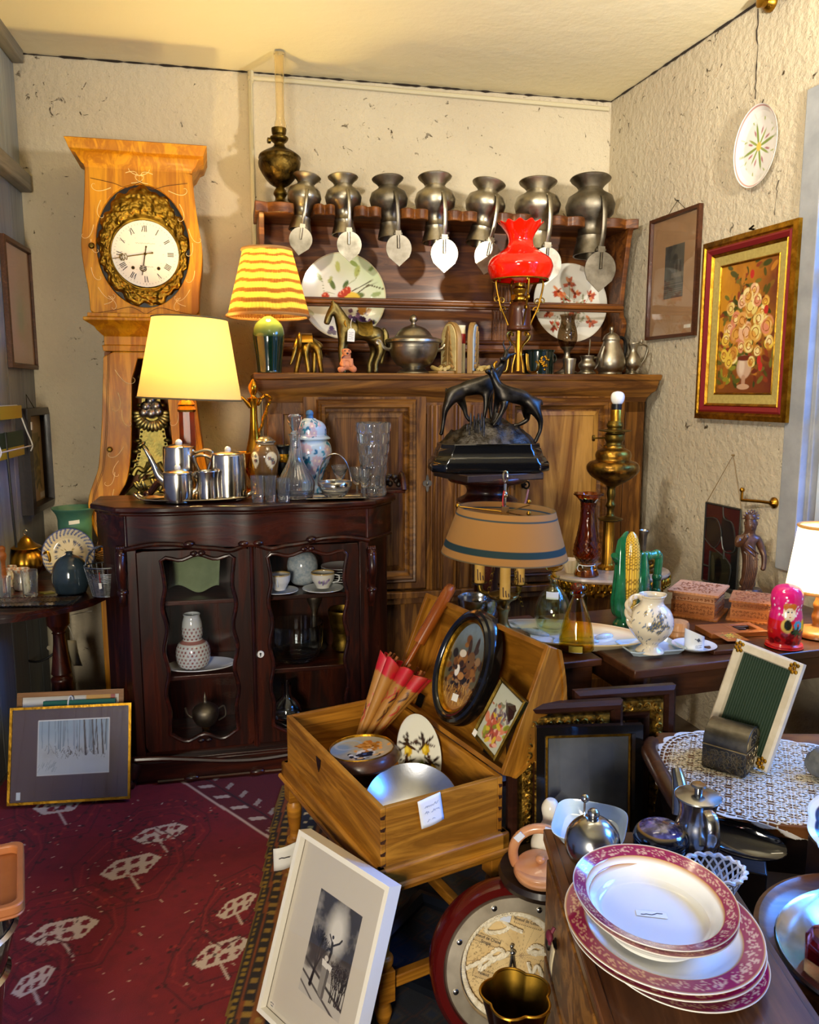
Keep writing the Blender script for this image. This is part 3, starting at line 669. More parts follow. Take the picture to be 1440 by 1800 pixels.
# doors
def vdoor(x0,x1,io,jo):
    zt=zF-.004; zb=zB+.004; cx=(x0+x1)/2; cz=(zt+zb)/2
    i0,i1=io,jo; it=vl(430,975)[1]; ib=vl(430,1288)[1]; W=(i1-i0)/2; H=(it-ib)/2; mx=(i0+i1)/2; mz=(it+ib)/2
    def side_(t): return .010*cos(3*PI*t)*(1)+(-.012 if abs(t)>.9 else 0)
    inn=[]
    for t in np.linspace(-1,1,30): inn.append((mx+W*t*.98,mz-H+.012*cos(2*PI*t)+(.012*abs(t)**8)))
    for t in np.linspace(-.96,.96,40): inn.append((mx+W+.007*cos(4.2*PI*t)-.006,mz+H*t))
    for t in np.linspace(1,-1,30): inn.append((mx+W*t*.98,mz+H+.010*cos(2*PI*t)-.014*abs(t)**8))
    for t in np.linspace(.96,-.96,40): inn.append((mx-W-.007*cos(4.2*PI*t)+.006,mz+H*t))
    n=120; inner=angloop(inn,n,mx,mz); outer=angloop([(x0,zb),(x1,zb),(x1,zt),(x0,zt)],n,mx,mz)
    b=MB(); b.ring(outer,inner,-.004,.022); d=b.build('door',MT['mahogany'],vt,bev=.002)
    b=MB(); b.tube([(x,-.008,z) for x,z in inner],.0075,8,True)
    for s in(-1,1): b.ell((mx+s*.014,-.01,it+.014),(.014,.009,.011)); b.ell((mx+s*.014,-.01,ib-.012),(.014,.009,.009))
    b.build('glazing_bead',MT['mahogany_flat'],d)
    b=MB(); b.prism(inner,.008,.011); b.build('glass_pane',pane('door_glass',k=.45),d,smooth=0)
    return d
xm=vl(446,1100)[0]
dl=vdoor(.036,xm-.006,vl(289,1130)[0],vl(417,1130)[0]); dr_=vdoor(xm+.006,VW-.036,vl(474,1130)[0],vl(611,1130)[0])
b=MB(); b.bx(xm-.012,xm+.012,-.01,.02,zB,zF); b.tube([(xm,-.012,zB),(xm,-.012,zF)],.008,8); b.build('meeting_stile',MT['mahogany'],dr_)
b=MB(); kx,kz=vl(458,1149); b.lathe([(0,.004),(.013,.004),(.014,0)],20,align((kx,-.006,kz),(0,-1,0))); ke=b.build('keyhole_plate',plain('bone','#e8e2d0',.4),dr_)
b=MB(); b.ell((kx,-.011,kz+.003),(.004,.001,.004)); b.bx(kx-.0018,kx+.0018,-.0115,-.0105,kz-.008,kz); b.build('keyhole',MT['black'],ke)
# corbels at the corners
def corb(x,y,z0,z1,s=1):
    b=MB(); H=z0-z1
    b.tube(sm([(x,y,z0),(x,y-.022,z0-.04),(x,y-.03,z0-.08),(x,y-.012,z0-.14),(x,y-.02,z0-.18),(x,y-.004,z1)],4),[.018*(1-.6*i/20)+.004 for i in range(21)],10)
    for k in range(3): b.ell((x,y-.016,z0-.02-.07*k),(.02,.018,.022-.004*k))
    for k in range(5): b.ell((x-.012+.006*k,y-.012,z0+.005),(.006,.012,.012))
    return b.build('corbel',MT['mahogany'],vt)
corb(VW+.012,.0,vl(655,965)[1],vl(655,1062)[1]); corb(-.018,.0,vl(235,965)[1],vl(235,1062)[1])
# apron and feet
zA=vl(430,1322)[1]
ap=[]; z_=lambda py:vl(430,py)[1]
for t in np.linspace(0,1,60):
    lo=zA-.075-.035*abs(2*t-1)**.5*0+.05*(abs(2*t-1)**3)*0-.035*(1-abs(2*t-1))**1.2*1.0+.008*cos(8*PI*t)
    if t<.08 or t>.92: lo=.02
    ap.append((-.02+(VW+.04)*t,max(.02,lo)))
b=MB(); b.prism(ap+[(VW+.02,zA),(-.02,zA)],-.02,.01); b.prism(outl(.015),zA-.02,zB-.02,ax='z'); b.prism([(y,z) for y,z in((CB,zA),(CB,.1),(CB+.1,.12),(VD,.02),(VD,zA))],VW+CA-.01,VW+CA+.01,ax='x'); b.build('apron',MT['mahogany_flat'],vt,bev=.003)
b=MB(); P=sm([(-.02+(VW+.04)*t,-.026,zA+.0+.022*cos(2*PI*t)) for t in np.linspace(0,1,9)],5); b.tube(P,.011,8)
P=[(x,-.024,z-.004) for x,z in ap if .06<x<VW-.06]; b.tube(P,.007,6)
for s in(-1,0,1): b.ell((VW/2+s*.25,-.026,ap[30+s*16][1]),(.03,.014,.014))
b.build('apron_moulding',MT['mahogany_flat'],vt)
for x,y in((-.01,-.005),(VW+.01,-.005),(-CA+.03,VD-.03),(VW+CA-.03,VD-.03)):
    s=-1 if x<VW/2 else 1
    b=MB(); b.tube(sm([(x,y,zA),(x+s*.02,y-.02,zA-.05),(x+s*.005,y-.005,.05),(x+s*.025,y-.025,.012)],5),[.035,.036,.036,.036,.035,.032,.03,.028,.026,.025,.024,.024,.025,.026,.027,.026],10); b.build('leg',MT['mahogany'],vt)
# ================= things on the plate rack and the buffet =================
def bp(px,v,z=None): return BF.w(BF.at(px,650,v)[0],v,TZ if z is None else z)
def turned(name,mat,parent,P,pts,dx=0,n=32,k=3,mod=None,smooth=50,sy=1,dy=0):
    """lathe body from (half width, row) pixels at the depth of P; dx = axis offset in pixels"""
    q=prof(P,pts); q=sm(q,k) if k>1 else q; m=mpp(pts[0][1],P.y)
    b=MB(); b.lathe(q,n,T3(dx*m,dy,0),mod,sy=sy); return b.build(name,mat,parent,smooth=smooth)
def skpx(name,P,fr,chains,mat,parent,sub=2,RS=1.4):
    """skinned figure: chains of (px,py,depth,radius px) laid out in the upright plane through P"""
    v0=(P-fr.o).dot(fr.n); u0=(P-fr.o).dot(fr.u); V=[];E=[];K={}
    for ch in chains:
        last=None
        for px,py,dv,r in ch:
            k=(px,py,dv)
            if k not in K:
                u,z=fr.at(px,py,v0); m=mpp(py,P.y); K[k]=len(V); V.append((u-u0,dv,z-P.z,r*m*RS))
            i=K[k]
            if last is not None and last!=i: E.append((last,i))
            last=i
    return skin(name,V,E,mat,parent,sub)
RZS=TZ+zs1
FLW=['leftmost and smallest pewter flagon hanging upside down from the rack, gold-lit by the lamp','pewter flagon hanging second from the left above the fruit plate','dark pewter flagon hanging third from the left, with a blotched body','pewter flagon hanging fourth from the left, its lid pale and bluish','tilted pewter flagon hanging fifth from the left, leaning to its left','broad pewter flagon hanging sixth from the left, half hidden by the red lamp','largest ringed pewter flagon hanging at the right end of the rack']
flagon_p=[(27,307),(28.5,309),(27,312),(20,319),(16.5,325),(19,330),(28,339),(31.5,352),(29,366),(20,378),(16.5,388),(17,399),(18.5,400),(18,403),(18.5,408),(21,418),(23,428),(21,428),(16,412),(14.5,390),(0,388)]
P4=BF.w(NU[3],RV+.028,RZS); base=prof(P4,flagon_p); base=[(0,base[0][1]-.006),(base[0][0]*.8,base[0][1]-.006)]+base
mp4=mpp(372,P4.y)
def flagon(i,u,s,tilt,hx,mat,sq):
    t=thing('pewter_flagon',FLW[i],'flagon',BF.w(u,RV+.026,RZS),12.29,'pewter flagons hung upside down along the rack')
    t.rotation_euler=(math.radians(-4),math.radians(tilt),BF.a)
    b=MB(); b.lathe([(r*s*(1.16 if .004<z<.10 else 1.06),z*s*(sq if z>0 else 1)) for r,z in base],36)
    for z in(.012,-.052): b.lathe([(.0001+r*s*1.02,z*s+dz) for r,dz in((.0435 if z<0 else .072,-.002),(.0445 if z<0 else .0735,0),(.0435 if z<0 else .072,.002))],36)
    b.build('body',mat,t,smooth=60)
    b=MB(); P=sm([(hx*.6,-.074*s,.072*s),(hx*.8,-.098*s,.055*s),(hx,-.105*s,0),(hx*1.1,-.095*s,-.075*s),(hx*1.1,-.075*s,-.118*s)],5)
    b.tube(P,.0095*s,8,flat=.35); b.bx(hx*1.1-.014*s,hx*1.1+.014*s,-.08*s,-.062*s,-.14*s,-.118*s); b.tube([(hx*1.1-.02*s,-.071*s,-.13*s),(hx*1.1+.02*s,-.071*s,-.13*s)],.006*s,8); b.build('handle',mat,t)
    o=[(.064*s*sin(a)*(1 if a<PI else 1)*.98,-.064*s*cos(a)) for a in np.linspace(0,2*PI,40,endpoint=False)]
    o=[(x,z if z>-.03*s else -.03*s-(.064*s-abs(x))*.95*.9) for x,z in o]
    b=MB(); M=T3(hx*1.1,-.07*s,-.20*s)@RX(7); b.prism(o,-.002,.003,M); b.lathe([(0,-.006),(.052*s,-.004),(.056*s,0)],28,M@RX(90)@T3(0,0,.0)); b.tube([(0,-.007,.06*s),(0,-.008,.0)],.008*s,6,M=M,flat=.5); b.build('lid',mat,t)
    return t
for i,(u,s,ti,hx) in enumerate(zip(NU,(.8,.87,.92,1,1.0,1.15,1.24),(9,0,-2,0,11,2,1),(.005,.012,.02,.02,.03,.02,.015))):
    flagon(i,u,s,ti,hx,MT['pewter_dark'] if i in(2,6) else MT['pewter'],(1.0,.95,.93,.98,.9,.87,.95)[i])
# oil lamp
P=BF.w(BF.at(493,348,RV+.1)[0],RV+.1,RZS); t=thing('oil_lamp','dark embossed brass oil lamp with a tall clear chimney on top of the rack','oil lamp',P,12)
turned('base',MT['brass_old'],t,P,[(0,349),(20,349),(21,346),(16,342),(10,338),(9,333),(12,328),(11,324),(7,318)],n=24)
turned('font',metal('font_brass','#6b5526','#2e230f',.35,30,.6,grain=60),t,P,[(7,318),(18,312),(28,302),(35,290),(37,281),(36,276),(37,273),(35,270),(25,264),(14,259),(10,256)],mod=lambda a,z:1+.02*sin(7*a+60*z))
bn=turned('burner',MT['brass_old'],t,P,[(10,256),(9,252),(14,248),(16,244),(15,241),(10,239),(12,236),(13,230),(13,226)],mod=lambda a,z:1+.03*sin(20*a))
b=MB(); m=mpp(250,P.y); b.lathe([(0,-.006),(.011,-.006),(.011,.006),(0,.006)],14,align((-.045,-.02,zrow(250,P.y)-P.z),(-1,-.3,0))); b.build('wick_knob',MT['brass_old'],bn)
turned('glass_chimney',glass('chimney_glass','#fff6e0'),t,P,[(9,228),(10.5,222),(10,214),(8,205),(8,150),(8.5,110),(9.5,95),(8.7,95),(7.6,110),(7.2,150),(7.2,205),(9,214),(9.6,222),(8.2,228)],dx=3,k=2)
# pleated lamp
P=bp(474,.015); t=thing('pleated_table_lamp','green ceramic table lamp with a lit pleated striped shade on the buffet','table lamp',P,12)
def g2(name,c1,c2,z0,z1):
    m,nt,bb=newmat(name); tc=nd(nt,'ShaderNodeTexCoord'); sx=nd(nt,'ShaderNodeSeparateXYZ'); nt.links.new(tc.outputs['Object'],sx.inputs[0])
    mr=nd(nt,'ShaderNodeMapRange'); mr.inputs[1].default_value=z0; mr.inputs[2].default_value=z1; nt.links.new(sx.outputs['Z'],mr.inputs[0])
    nt.links.new(ramp(nt,mr.outputs[0],[(0,c1),(1,c2)]),bb.inputs['Base Color']); bb.inputs['Roughness'].default_value=.1; bb.inputs['Coat Weight'].default_value=.5; return m
zz=zrow(585,P.y)-P.z
turned('base',g2('lit_green_glaze','#0a2419','#8fae58',zz-.02,zz+.02),t,P,[(0,652),(20,652),(21,648),(24,620),(27.5,595),(27,582),(23,570),(12,560),(5,556),(0,555)])  # lamplight on the upper body is put into this gradient
zt=zrow(440,P.y)-P.z; zb=zrow(556,P.y)-P.z; rt=42*mpp(440,P.y); rb=70*mpp(556,P.y)
b=MB(); nn=300; rows=60
b.grid(lambda u,v:((rb+(rt-rb)*v)*(1+.022*sin(2*PI*u*75))*cos(2*PI*u)+.003,(rb+(rt-rb)*v)*(1+.022*sin(2*PI*u*75))*sin(2*PI*u),zb+(zt-zb)*v),nn,rows,wu=True)
V=b.XY(); h=(V[:,2]-zb)/(zt-zb); an=np.arctan2(V[:,1],V[:,0]); p=PT(h,an*0,'#f6d25a'); w=h+.012*np.sin(3*an)+.008*np.sin(8*an)
for c,hw in((.04,.045),(.20,.036),(.35,.034),(.50,.030),(.64,.028),(.77,.026),(.89,.022),(.99,.02)): p.m(np.clip((hw-np.abs(w-c))/.01+.5,0,1),'#8f5c22')
sh=b.build('lamp_shade',shade('pleated_cloth','#ffe08a',.4,vcol=True),t,col=p.c,smooth=180)
for r_,q_ in((rb,zb),(rt,zt)): b=MB(); b.tube([(r_*1.01*cos(a),r_*1.01*sin(a),q_) for a in np.linspace(0,2*PI,60,endpoint=False)],.007,6,True); b.build('shade_trim',plain('tan_braid','#a87c48',.9),sh)
b=MB(); b.tube([(0,0,zrow(556,P.y)-P.z),(0,0,zrow(515,P.y)-P.z)],.012,8); bs=b.build('socket',MT['brass'],t)
b=MB(); zl_=zrow(490,P.y)-P.z; b.ell((0,0,zl_),(.026,.026,.034)); b.build('bulb',plain('lit_bulb','#fff2d0',.3,emit='#ffd27a',es=18),bs)
lamp('pleated_lamp_light',P+Vector((0,0,zl_+.0)),20,'#ffe08c',.03).visible_glossy=True
# plates standing on the ledge
def stand_plate(name,label,px,py,rpx,v,fn,lean,bg,g):
    z0=TZ+zq+.026; P=BF.w(BF.at(px,py,v)[0],v,z0); r=rpx*mpp(py,P.y)
    M=Matrix.Translation(P)@Matrix.Rotation(BF.a,4,'Z')@RX(-lean)
    b=MB(); pr=[(0,.012),(r*.3,.012),(r*.62,.012),(r*.7,.016),(r*.78,.020),(r*.985,.026),(r,.025),(r*.985,.022),(r*.7,.008),(r*.5,.0),(0,.0)]
    q=[]
    for i in range(5): q+=[(r*.62*(i+.001)/5,.012)]
    q+= [(r*(.62+.38*i/14),.012+.014*(i/14)**1.2) for i in range(15)]+[(r*.995,.022),(r*.6,.004),(r*.5,0),(0,0)]
    qq=[]; 
    for (a,c),(d,e) in zip(q,q[1:]):
        for k in range(4): qq.append((a+(d-a)*k/4,c+(e-c)*k/4))
    qq.append(q[-1]); qq[0]=(0,.012)
    b.lathe(qq,160,T3(0,.0,r)@RX(90)); V=b.XY(); p=PT(V[:,0]/r,(V[:,2]-r)/r,bg); fn(p)
    o=b.build(name,PT_GLOSS,None,col=p.c,smooth=60); o.matrix_world=M; return tag(o,label,'plate',g)
def fruitplate(p):
    p.m(np.clip((p.x+p.y*.8)*.8,0,1)*.8,'#b9c98a'); r=random.Random(3)
    p.pl([(.2,.12),(.5,.28),(.85,.5)],.012,'#4a3a20'); p.pl([(.3,.05),(.6,.28),(.95,.18)],.014,'#4a3a20'); p.pl([(.5,.2),(.9,.36)],.01,'#54452a')
    for x,y,L,a,c in((-.2,.15,.25,2,'#5c6b33'),(0,.18,.22,1,'#4f6230'),(-.5,.35,.2,2.2,'#9aa05a'),(-.35,.3,.18,1,'#a8a860'),(.3,.45,.28,1.3,'#a9ad5e'),(.6,.6,.22,.6,'#7d8d4c'),(.35,.7,.22,2.6,'#8b9a55'),(.5,.05,.3,3.3,'#5f6d3a'),(-.1,.55,.25,1.7,'#b8b86a'),(.2,-.05,.2,2.2,'#46582a'),(.65,.02,.25,.3,'#8d9a5a'),(.6,-.55,.22,-.4,'#8a8f5a'),(-.7,-.45,.2,2.5,'#b0ac78'),(.45,-.65,.2,-1,'#b0a873')): p.leaf(x,y,L,a,c,.45)
    p.pl([(-.2,.05),(-.45,.1),(-.5,.4)],.006,'#7d7a45'); p.pl([(0,.2),(.3,.4),(.4,.7)],.006,'#8a8a50')
    p.ell(.18,-.05,.22,.16,'#e0b83c'); p.ell(.25,-.1,.12,.08,'#c9962c',0,.6)
    for x,y in((-.42,.0),(.02,.08),(.1,.14),(-.05,.02)): p.ell(x,y,.085,.085,'#b8341c'); p.ell(x-.02,y+.03,.025,.025,'#e8825a',0,.6)
    for k in range(34): x,y=.35+r.gauss(0,.13),-.5+r.gauss(0,.12); p.ell(x,y,.055,.055,r.choice(['#3a2638','#4c3350','#2a1a2c','#6b4a62']))
    for k in range(9): p.ell(.5+r.gauss(0,.08),-.32+r.gauss(0,.06),.05,.05,'#a8702c')
    for x,y in((-.3,-.75),(-.24,-.85),(-.35,-.84)): p.ell(x,y,.06,.06,'#5b4562')
    p.ring(0,0,.985,.012,'#c9b78a')
stand_plate('fruit_plate','large cream plate painted with cherries, lemon and dark grapes standing on the rack',604,526,75,.36,fruitplate,4.5,'#e3dcc4','painted plates on the rack')['category']='plate'
def redplate(p):
    r=random.Random(5)
    for x,y in((-.3,.3),(.0,.5),(.15,.25),(.55,.2),(-.6,-.25),(-.45,-.6),(.55,-.45),(.1,-.2),(.3,.0),(-.1,.1)):
        p.pl([(.0,-.95),(x*.5,y*.3-.3),(x,y)],.008,'#7a7a55')
        for i in range(9): a=r.uniform(0,6.3); p.leaf(x,y,r.uniform(.12,.2),a,r.choice(['#b8472c','#c9603a','#a03a24','#d98a5a']),.4)
        p.ell(x,y,.04,.04,'#6a2a1a')
    for k in range(16): p.leaf(r.uniform(-.5,.5),r.uniform(-.7,.2),.2,r.uniform(.3,2.8),r.choice(['#8f9272','#a8a88a']),.25)
    p.ring(0,0,.985,.014,'#d9d0c0')
stand_plate('flower_plate','large white plate painted with red flowers standing at the right of the rack',1004,528,69,.36,redplate,8,'#e2ded2','painted plates on the rack')['category']='plate'
# brass elephant
P=bp(541,.12); t=thing('elephant_figurine','small brass elephant with a saddle cloth standing beside the green lamp','figurine',P,12)
el=[[(556,604,0,10),(545,601,0,13),(532,602,0,12),(524,598,0,9)],[(524,598,0,9),(520,606,-.02,5),(517,620,-.03,3.5),(512,634,-.04,2.6),(509,640,-.045,2.2)]]
for x0,x1,d in((557,563,-.035),(555,553,.035),(535,541,-.04),(530,522,.04)): el.append([(545,601,0,13),(x0,615,d,6),((x0+x1)/2,632,d,4.2),(x1,648,d,4),(x1,653,d,4.6)])
el.append([(556,604,0,10),(564,612,.01,2),(567,632,.015,1.5)])
skpx('body',P,BF,el,metal('brass_warm','#b08c3c','#6f561f',.3,25,.15),t,2,1.12)
m=mpp(600,P.y)
b=MB(); b.ell((-.035,-.03,zrow(600,P.y)-P.z),(.012,.024,.036),RY(0)); b.ell((-.035,.03,zrow(600,P.y)-P.z),(.012,.024,.036)); b.build('ear',MT['brass_warm'],t)
b=MB(); b.grid(lambda u,v:((-.03+.05*u)*1.0,.048*cos(PI*(.0+v)),zrow(603,P.y)-P.z+.042*sin(PI*v)),8,14); b.build('saddle_cloth',MT['brass'],t)
b=MB(); b.tube([(-.055+.0,-.02,zrow(608,P.y)-P.z),(-.062,-.03,zrow(614,P.y)-P.z)],.004,6); b.build('tusk',MT['bone'],t)
# brass horse with a price tag
P=bp(626,.14); t=thing('horse_figurine','aged brass horse with saddle and paper price tag standing on the buffet','figurine',P,12)
ho=[[(662,584,0,15),(645,585,0,15),(625,583,0,15),(606,580,0,16)],[(606,580,0,16),(600,562,0,13),(594,547,0,10),(586,541,0,9),(580,552,0,6.5),(575,566,0,5),(574,571,0,4.5)]]
for x0,x1,x2,d in((600,598,600,-.035),(606,608,607,.035)): ho.append([(606,580,0,16),(x0,602,d,7),(x1,622,d,4.6),(x2,642,d,4),(x2,651,d,4),(x2-2,656,d,5)])
for x0,x1,x2,d in((664,667,658,-.04),(656,660,652,.04)): ho.append([(662,584,0,15),(x0,600,d,10),(x1,618,d,5.2),(x2,640,d,4),(x2,650,d,4),(x2-2,656,d,5)])
ho.append([(662,584,0,15),(673,576,0,4),(679,590,0,5.5),(675,615,0,5),(670,640,0,2)])
for d in(-.02,.02): ho.append([(586,541,0,9),(585,533,d,2.5),(584,528,d,1)])
skpx('body',P,BF,ho,metal('horse_brass','#94824c','#5d5030',.36,20,.3),t,2,1.22)
b=MB(); zs_=zrow(584,P.y)-P.z; m=mpp(584,P.y); b.grid(lambda u,v:((2+26*u)*m,(-.05)*cos(PI*v),zs_-.02+.065*sin(PI*v)+.012*abs(2*u-1)**3),10,16); b.build('saddle',MT['brass_old'],t)
b=MB(); b.tube([((-18+36*k/10)*m*0-20*m+.004*sin(k*2),.038*cos(PI*k/10),zs_+.02+.045*sin(PI*k/10)) for k in range(11)],.005,6); b.build('bridle',MT['brass'],t)
g=MB(); o=[(-.016,-.05),(.016,-.05),(.016,-.004),(.008,.006),(-.008,.006),(-.016,-.004)]; tz_=zrow(582,P.y)-P.z; g.prism(o,-.001,.001,T3(-11*m,-.064,tz_)@RY(4)); tgo=g.build('price_tag',MT['paper'],t,smooth=0)
g=MB(); r=random.Random(2)
for k in range(4): g.tube([(-.011+.022*q/6,-.0018,-.012-.009*k+r.uniform(-.002,.002)) for q in range(7)],.0006,4,M=T3(-11*m,-.064,tz_)@RY(4))
g.build('handwriting',MT['ink'],tgo)
g=MB(); g.tube(sm([(-11*m,-.064,tz_),(-12*m,-.063,tz_+.025),(-9*m,-.05,tz_+.05)],5),.0015,5); g.build('tag_string',MT['string'],tgo)
# bear
P=bp(609,.0); t=thing('bear_figurine','small pink terracotta bear sitting on the buffet in front of the brass horse','figurine',P,12)
be=[[(609,640,0,12),(609,628,0,10),(609,621,-.005,8.5)],[(609,640,0,12),(600,646,-.02,6),(594,650,-.035,5)],[(609,640,0,12),(618,646,-.02,6),(624,650,-.035,5)],[(609,628,0,10),(601,636,-.02,4),(604,645,-.03,3.4)],[(609,628,0,10),(617,636,-.02,4),(614,645,-.03,3.4)],[(609,621,-.005,8.5),(609,624,-.03,4.2)],[(609,621,-.005,8.5),(602,614,0,3)],[(609,621,-.005,8.5),(616,614,0,3)]]
skpx('body',P,BF,be,plain('terracotta_pink','#d98f62',.7,'#c97a50',30,bmp=.1),t,2,1.2)
b=MB(); m=mpp(624,P.y); z=zrow(622,P.y)-P.z; b.ell((0,-.042,z),(.005,.004,.004)); 
for s in(-1,1): b.ell((s*.009,-.028,z+.012),.003)
b.build('face',MT['ink'],t)
# tureen
P=bp(727,.09); t=thing('pewter_tureen','round pewter soup tureen with domed lid and scroll handles on the buffet','tureen',P,12)
turned('bowl',MT['pewter'],t,P,[(0,657),(27,657),(28,654),(22,650),(20,646),(30,641),(38,630),(43,616),(45,606),(46,604),(44,604),(40,618),(0,640)])
ld=turned('lid',MT['pewter'],t,P,[(0,603),(46,603),(50,600),(49,597),(40,594),(34,592),(28,584),(20,577),(10,573),(5,571),(4,567),(7,563),(6.5,558),(3,554),(0,553)])
for s in(-1,1):
    b=MB(); m=mpp(605,P.y); z=lambda y:zrow(y,P.y)-P.z; b.tube(sm([(s*43*m,0,z(615)),(s*52*m,0,z(612)),(s*58*m,0,z(604)),(s*63*m,0,z(599)),(s*66*m,0,z(603)),(s*62*m,0,z(606))],5),.009,8); b.build('handle',MT['pewter'],t)
# bookends with a book
P=bp(806,.07); wood('bookend_wood','#a8844c','#8a6835',2,1,.5,.1)
def bookend(label,px,yaw,col):
    P=bp(px,.06); t=thing('bookend',label,'bookend',P,12+yaw,'carved rope bookends'); o=[(-.07,0),(-.07,.14)]+[(-.07*cos(a),.14+.09*sin(a)) for a in np.linspace(0,PI,16)][1:]+[(.07,0)]
    b=MB(); b.prism(o,-.012,.012); b.build('panel',MT['bookend_wood'],t,bev=.003)
    b=MB(); b.prism([(x*.84,.014+z*.9) for x,z in o],-.016,-.011); f=b.build('carved_face',plain(col+'_face',col,.6,'#d9c88f' if col!='#8fa0a8' else '#a9b4b8',14),t)
    b=MB(); r=random.Random(int(px)); b.tube([(0,-.018,.03),(.01,-.02,.19)],.006,6)
    for k in range(5): b.prism([(0,.06+.028*k),(.045-.006*k,.045+.028*k),(.008,.1+.028*k)],-.022,-.016); b.prism([(0,.06+.028*k),(-.045+.006*k,.05+.028*k),(0,.1+.028*k)],-.022,-.016)
    b.tube([(-.05+.01*k,-.02,.03+.01*sin(k)) for k in range(11)],.008,6); b.build('ship_relief',MT['bookend_wood'],f)
    b=MB(); b.bx(-.05,.05,-.10,-.012,.0,.012); base=b.build('base',MT['bookend_wood'],t,bev=.002)
    b=MB(); b.tube([(.035*sin(2*a),-.055+.03*cos(a)*1,.024+.006*sin(3*a)) for a in np.linspace(0,2*PI,40,endpoint=False)],.009,8,True); b.tube([(-.045,-.05,.02),(.045,-.06,.02)],.009,8); b.build('rope_knot',plain('rope_gold','#b59a58',.6,bmp=.4),base)
    return t
bookend('carved wooden bookend at the left of the cream book, seen nearly edge-on',793,-72,'#a8905a')
bookend('carved wooden bookend with ship relief at the right of the cream book',831,62,'#8fa0a8')
P=bp(810,.055); t=thing('leather_book','cream leather book with a dark red spine label standing between the bookends','book',P,12)
b=MB(); o=[(-.021,0)]+[(.021*sin(a),-.010*cos(a)) for a in np.linspace(-PI/2,PI/2,9)]+[(.021,.12),(-.021,.12)]; b.prism(o,0,.215,ax='z'); b.build('cover',plain('vellum','#d8cca6',.5,'#c4b488',30),t)
b=MB(); b.bx(-.018,.018,.004,.125,.004,.212); b.build('page_block',MT['paper'],t)
b=MB(); b.prism([(x*1.02,y*1.08-.0005) for x,y in o[1:10]],.135,.178,ax='z'); b.build('spine_label',plain('label_red','#8f2018',.5),t)
# red oil lamp
P=bp(911,.0); t=thing('red_glass_lamp','oil lamp with a red ruffled glass shade and scrolled brass stand on the buffet','oil lamp',P,12)
zz=lambda y:zrow(y,P.y)-P.z; m=mpp(560,P.y)
red=plain('red_opaline','#ee1a05',.08,coat=.6)
q=sm(prof(P,[(49,492),(53,486),(57,474),(57,466),(52,455),(38,445),(26,436),(22,428),(22,420),(26,410),(33,400),(38,394),(37,393.5),(31,401),(24,411),(20,420),(20,428),(24,437),(37,447),(50,456),(55,467),(55,474),(51,486),(47,492)]),3)
b=MB(); zf=zz(412); b.lathe(q,72,None,lambda a,z:1+(.05*sin(12*a) if z>zf else 0)*min(1,max(0,(z-zf)/.04)))
b.v=[(x,y,z+(.006*sin(12*math.atan2(y,x))*max(0,min(1,(z-zf)/.04)))) for x,y,z in b.v]
b.build('glass_shade',red,t,smooth=180)
turned('wooden_font',wood('font_wood','#5c2c14','#3a1a0a',2,1.5,.25,.5),t,P,[(0,582),(18,582),(22,578),(20,572),(20,545),(16,535),(10,530),(0,529)])
bn=turned('burner',MT['brass'],t,P,[(9,531),(13,528),(12,522),(9,518),(12,512),(13,508),(9,505),(10,498)],n=24)
b=MB(); b.lathe([(0,-.008),(.012,-.008),(.012,.008),(0,.008)],14,align((-.035,-.03,zz(524)),(-1,-.6,0))); b.build('wick_knob',MT['brass'],bn)
turned('glass_chimney',pane('chimney_pane'),t,P,[(9,500),(12,485),(8,465),(7,430),(6.5,385)],k=3,n=20)
b=MB()
for a in range(4):
    A=a*PI/2+.35; 
    pr=sm([(14,655),(12,640),(7,622),(10,608),(22,597),(26,588),(18,584),(16,590)],4); b.tube([(r*m*cos(A),r*m*sin(A),zz(y)) for r,y in pr],.006,6,flat=.6)
    pr=sm([(20,650),(30,640),(22,622),(26,650),(38,655),(50,652),(54,642),(48,636)],4)[8:]; b.tube([(r*m*cos(A),r*m*sin(A),max(.006,zz(y))) for r,y in pr],.006,6,flat=.6)
b.tube([(0,0,zz(652)),(0,0,zz(582))],.014,8); b.build('scroll_stand',MT['brass'],t)
for A in(0.1,PI/2,PI+.1,PI*1.5):
    b=MB(); pr=sm([(21,572),(27,558),(36,540),(40,525),(44,508),(45,495),(40,489),(38,496)],4); b.tube([(r*m*cos(A),r*m*sin(A),zz(y)) for r,y in pr],.0045,6)
    for r0,y0,s in((34,530,1),(44,528,-1),(33,545,-1)): b.tube([((r0+s*7*(1-k/14)*cos(k*.55))*m*cos(A),(r0+s*7*(1-k/14)*cos(k*.55))*m*sin(A),zz(y0)+.018*(1-k/14)*sin(k*.55)) for k in range(14)],.0032,6)
    b.build('shade_bracket',MT['brass'],t)
b=MB(); b.tube([(49*m*cos(a),49*m*sin(a),zz(493)) for a in np.linspace(0,2*PI,40,endpoint=False)],.004,6,True); b.build('shade_ring',MT['brass'],t)
# dark green pot with gilt crest
P=bp(946,.1); t=thing('green_pot','dark green pot with a gilt crest behind the red lamp stand','pot',P,12)
turned('body',plain('pot_green','#0c1a14',.15,coat=.6),t,P,[(0,657),(24,657),(27,654),(27,622),(28,619),(29,616),(27,616),(25,622),(25,650),(0,652)])
for s in(-1,1): b=MB(); m=mpp(630,P.y); b.tube([(s*(27+6*sin(a))*m,0,zrow(630+7*cos(a),P.y)-P.z) for a in np.linspace(0,PI,10)],.005,6); b.build('handle',MT['pot_green'],t)
b=MB(); m=mpp(637,P.y)
for k in range(22): r=random.Random(k); x,z=r.gauss(0,4),r.gauss(0,5); A=x/27; b.ell((27.2*m*sin(A),-27.2*m*cos(A),zrow(637+z,P.y)-P.z),.006,None,8,6)
b.build('gilt_crest',MT['gilt'],t)
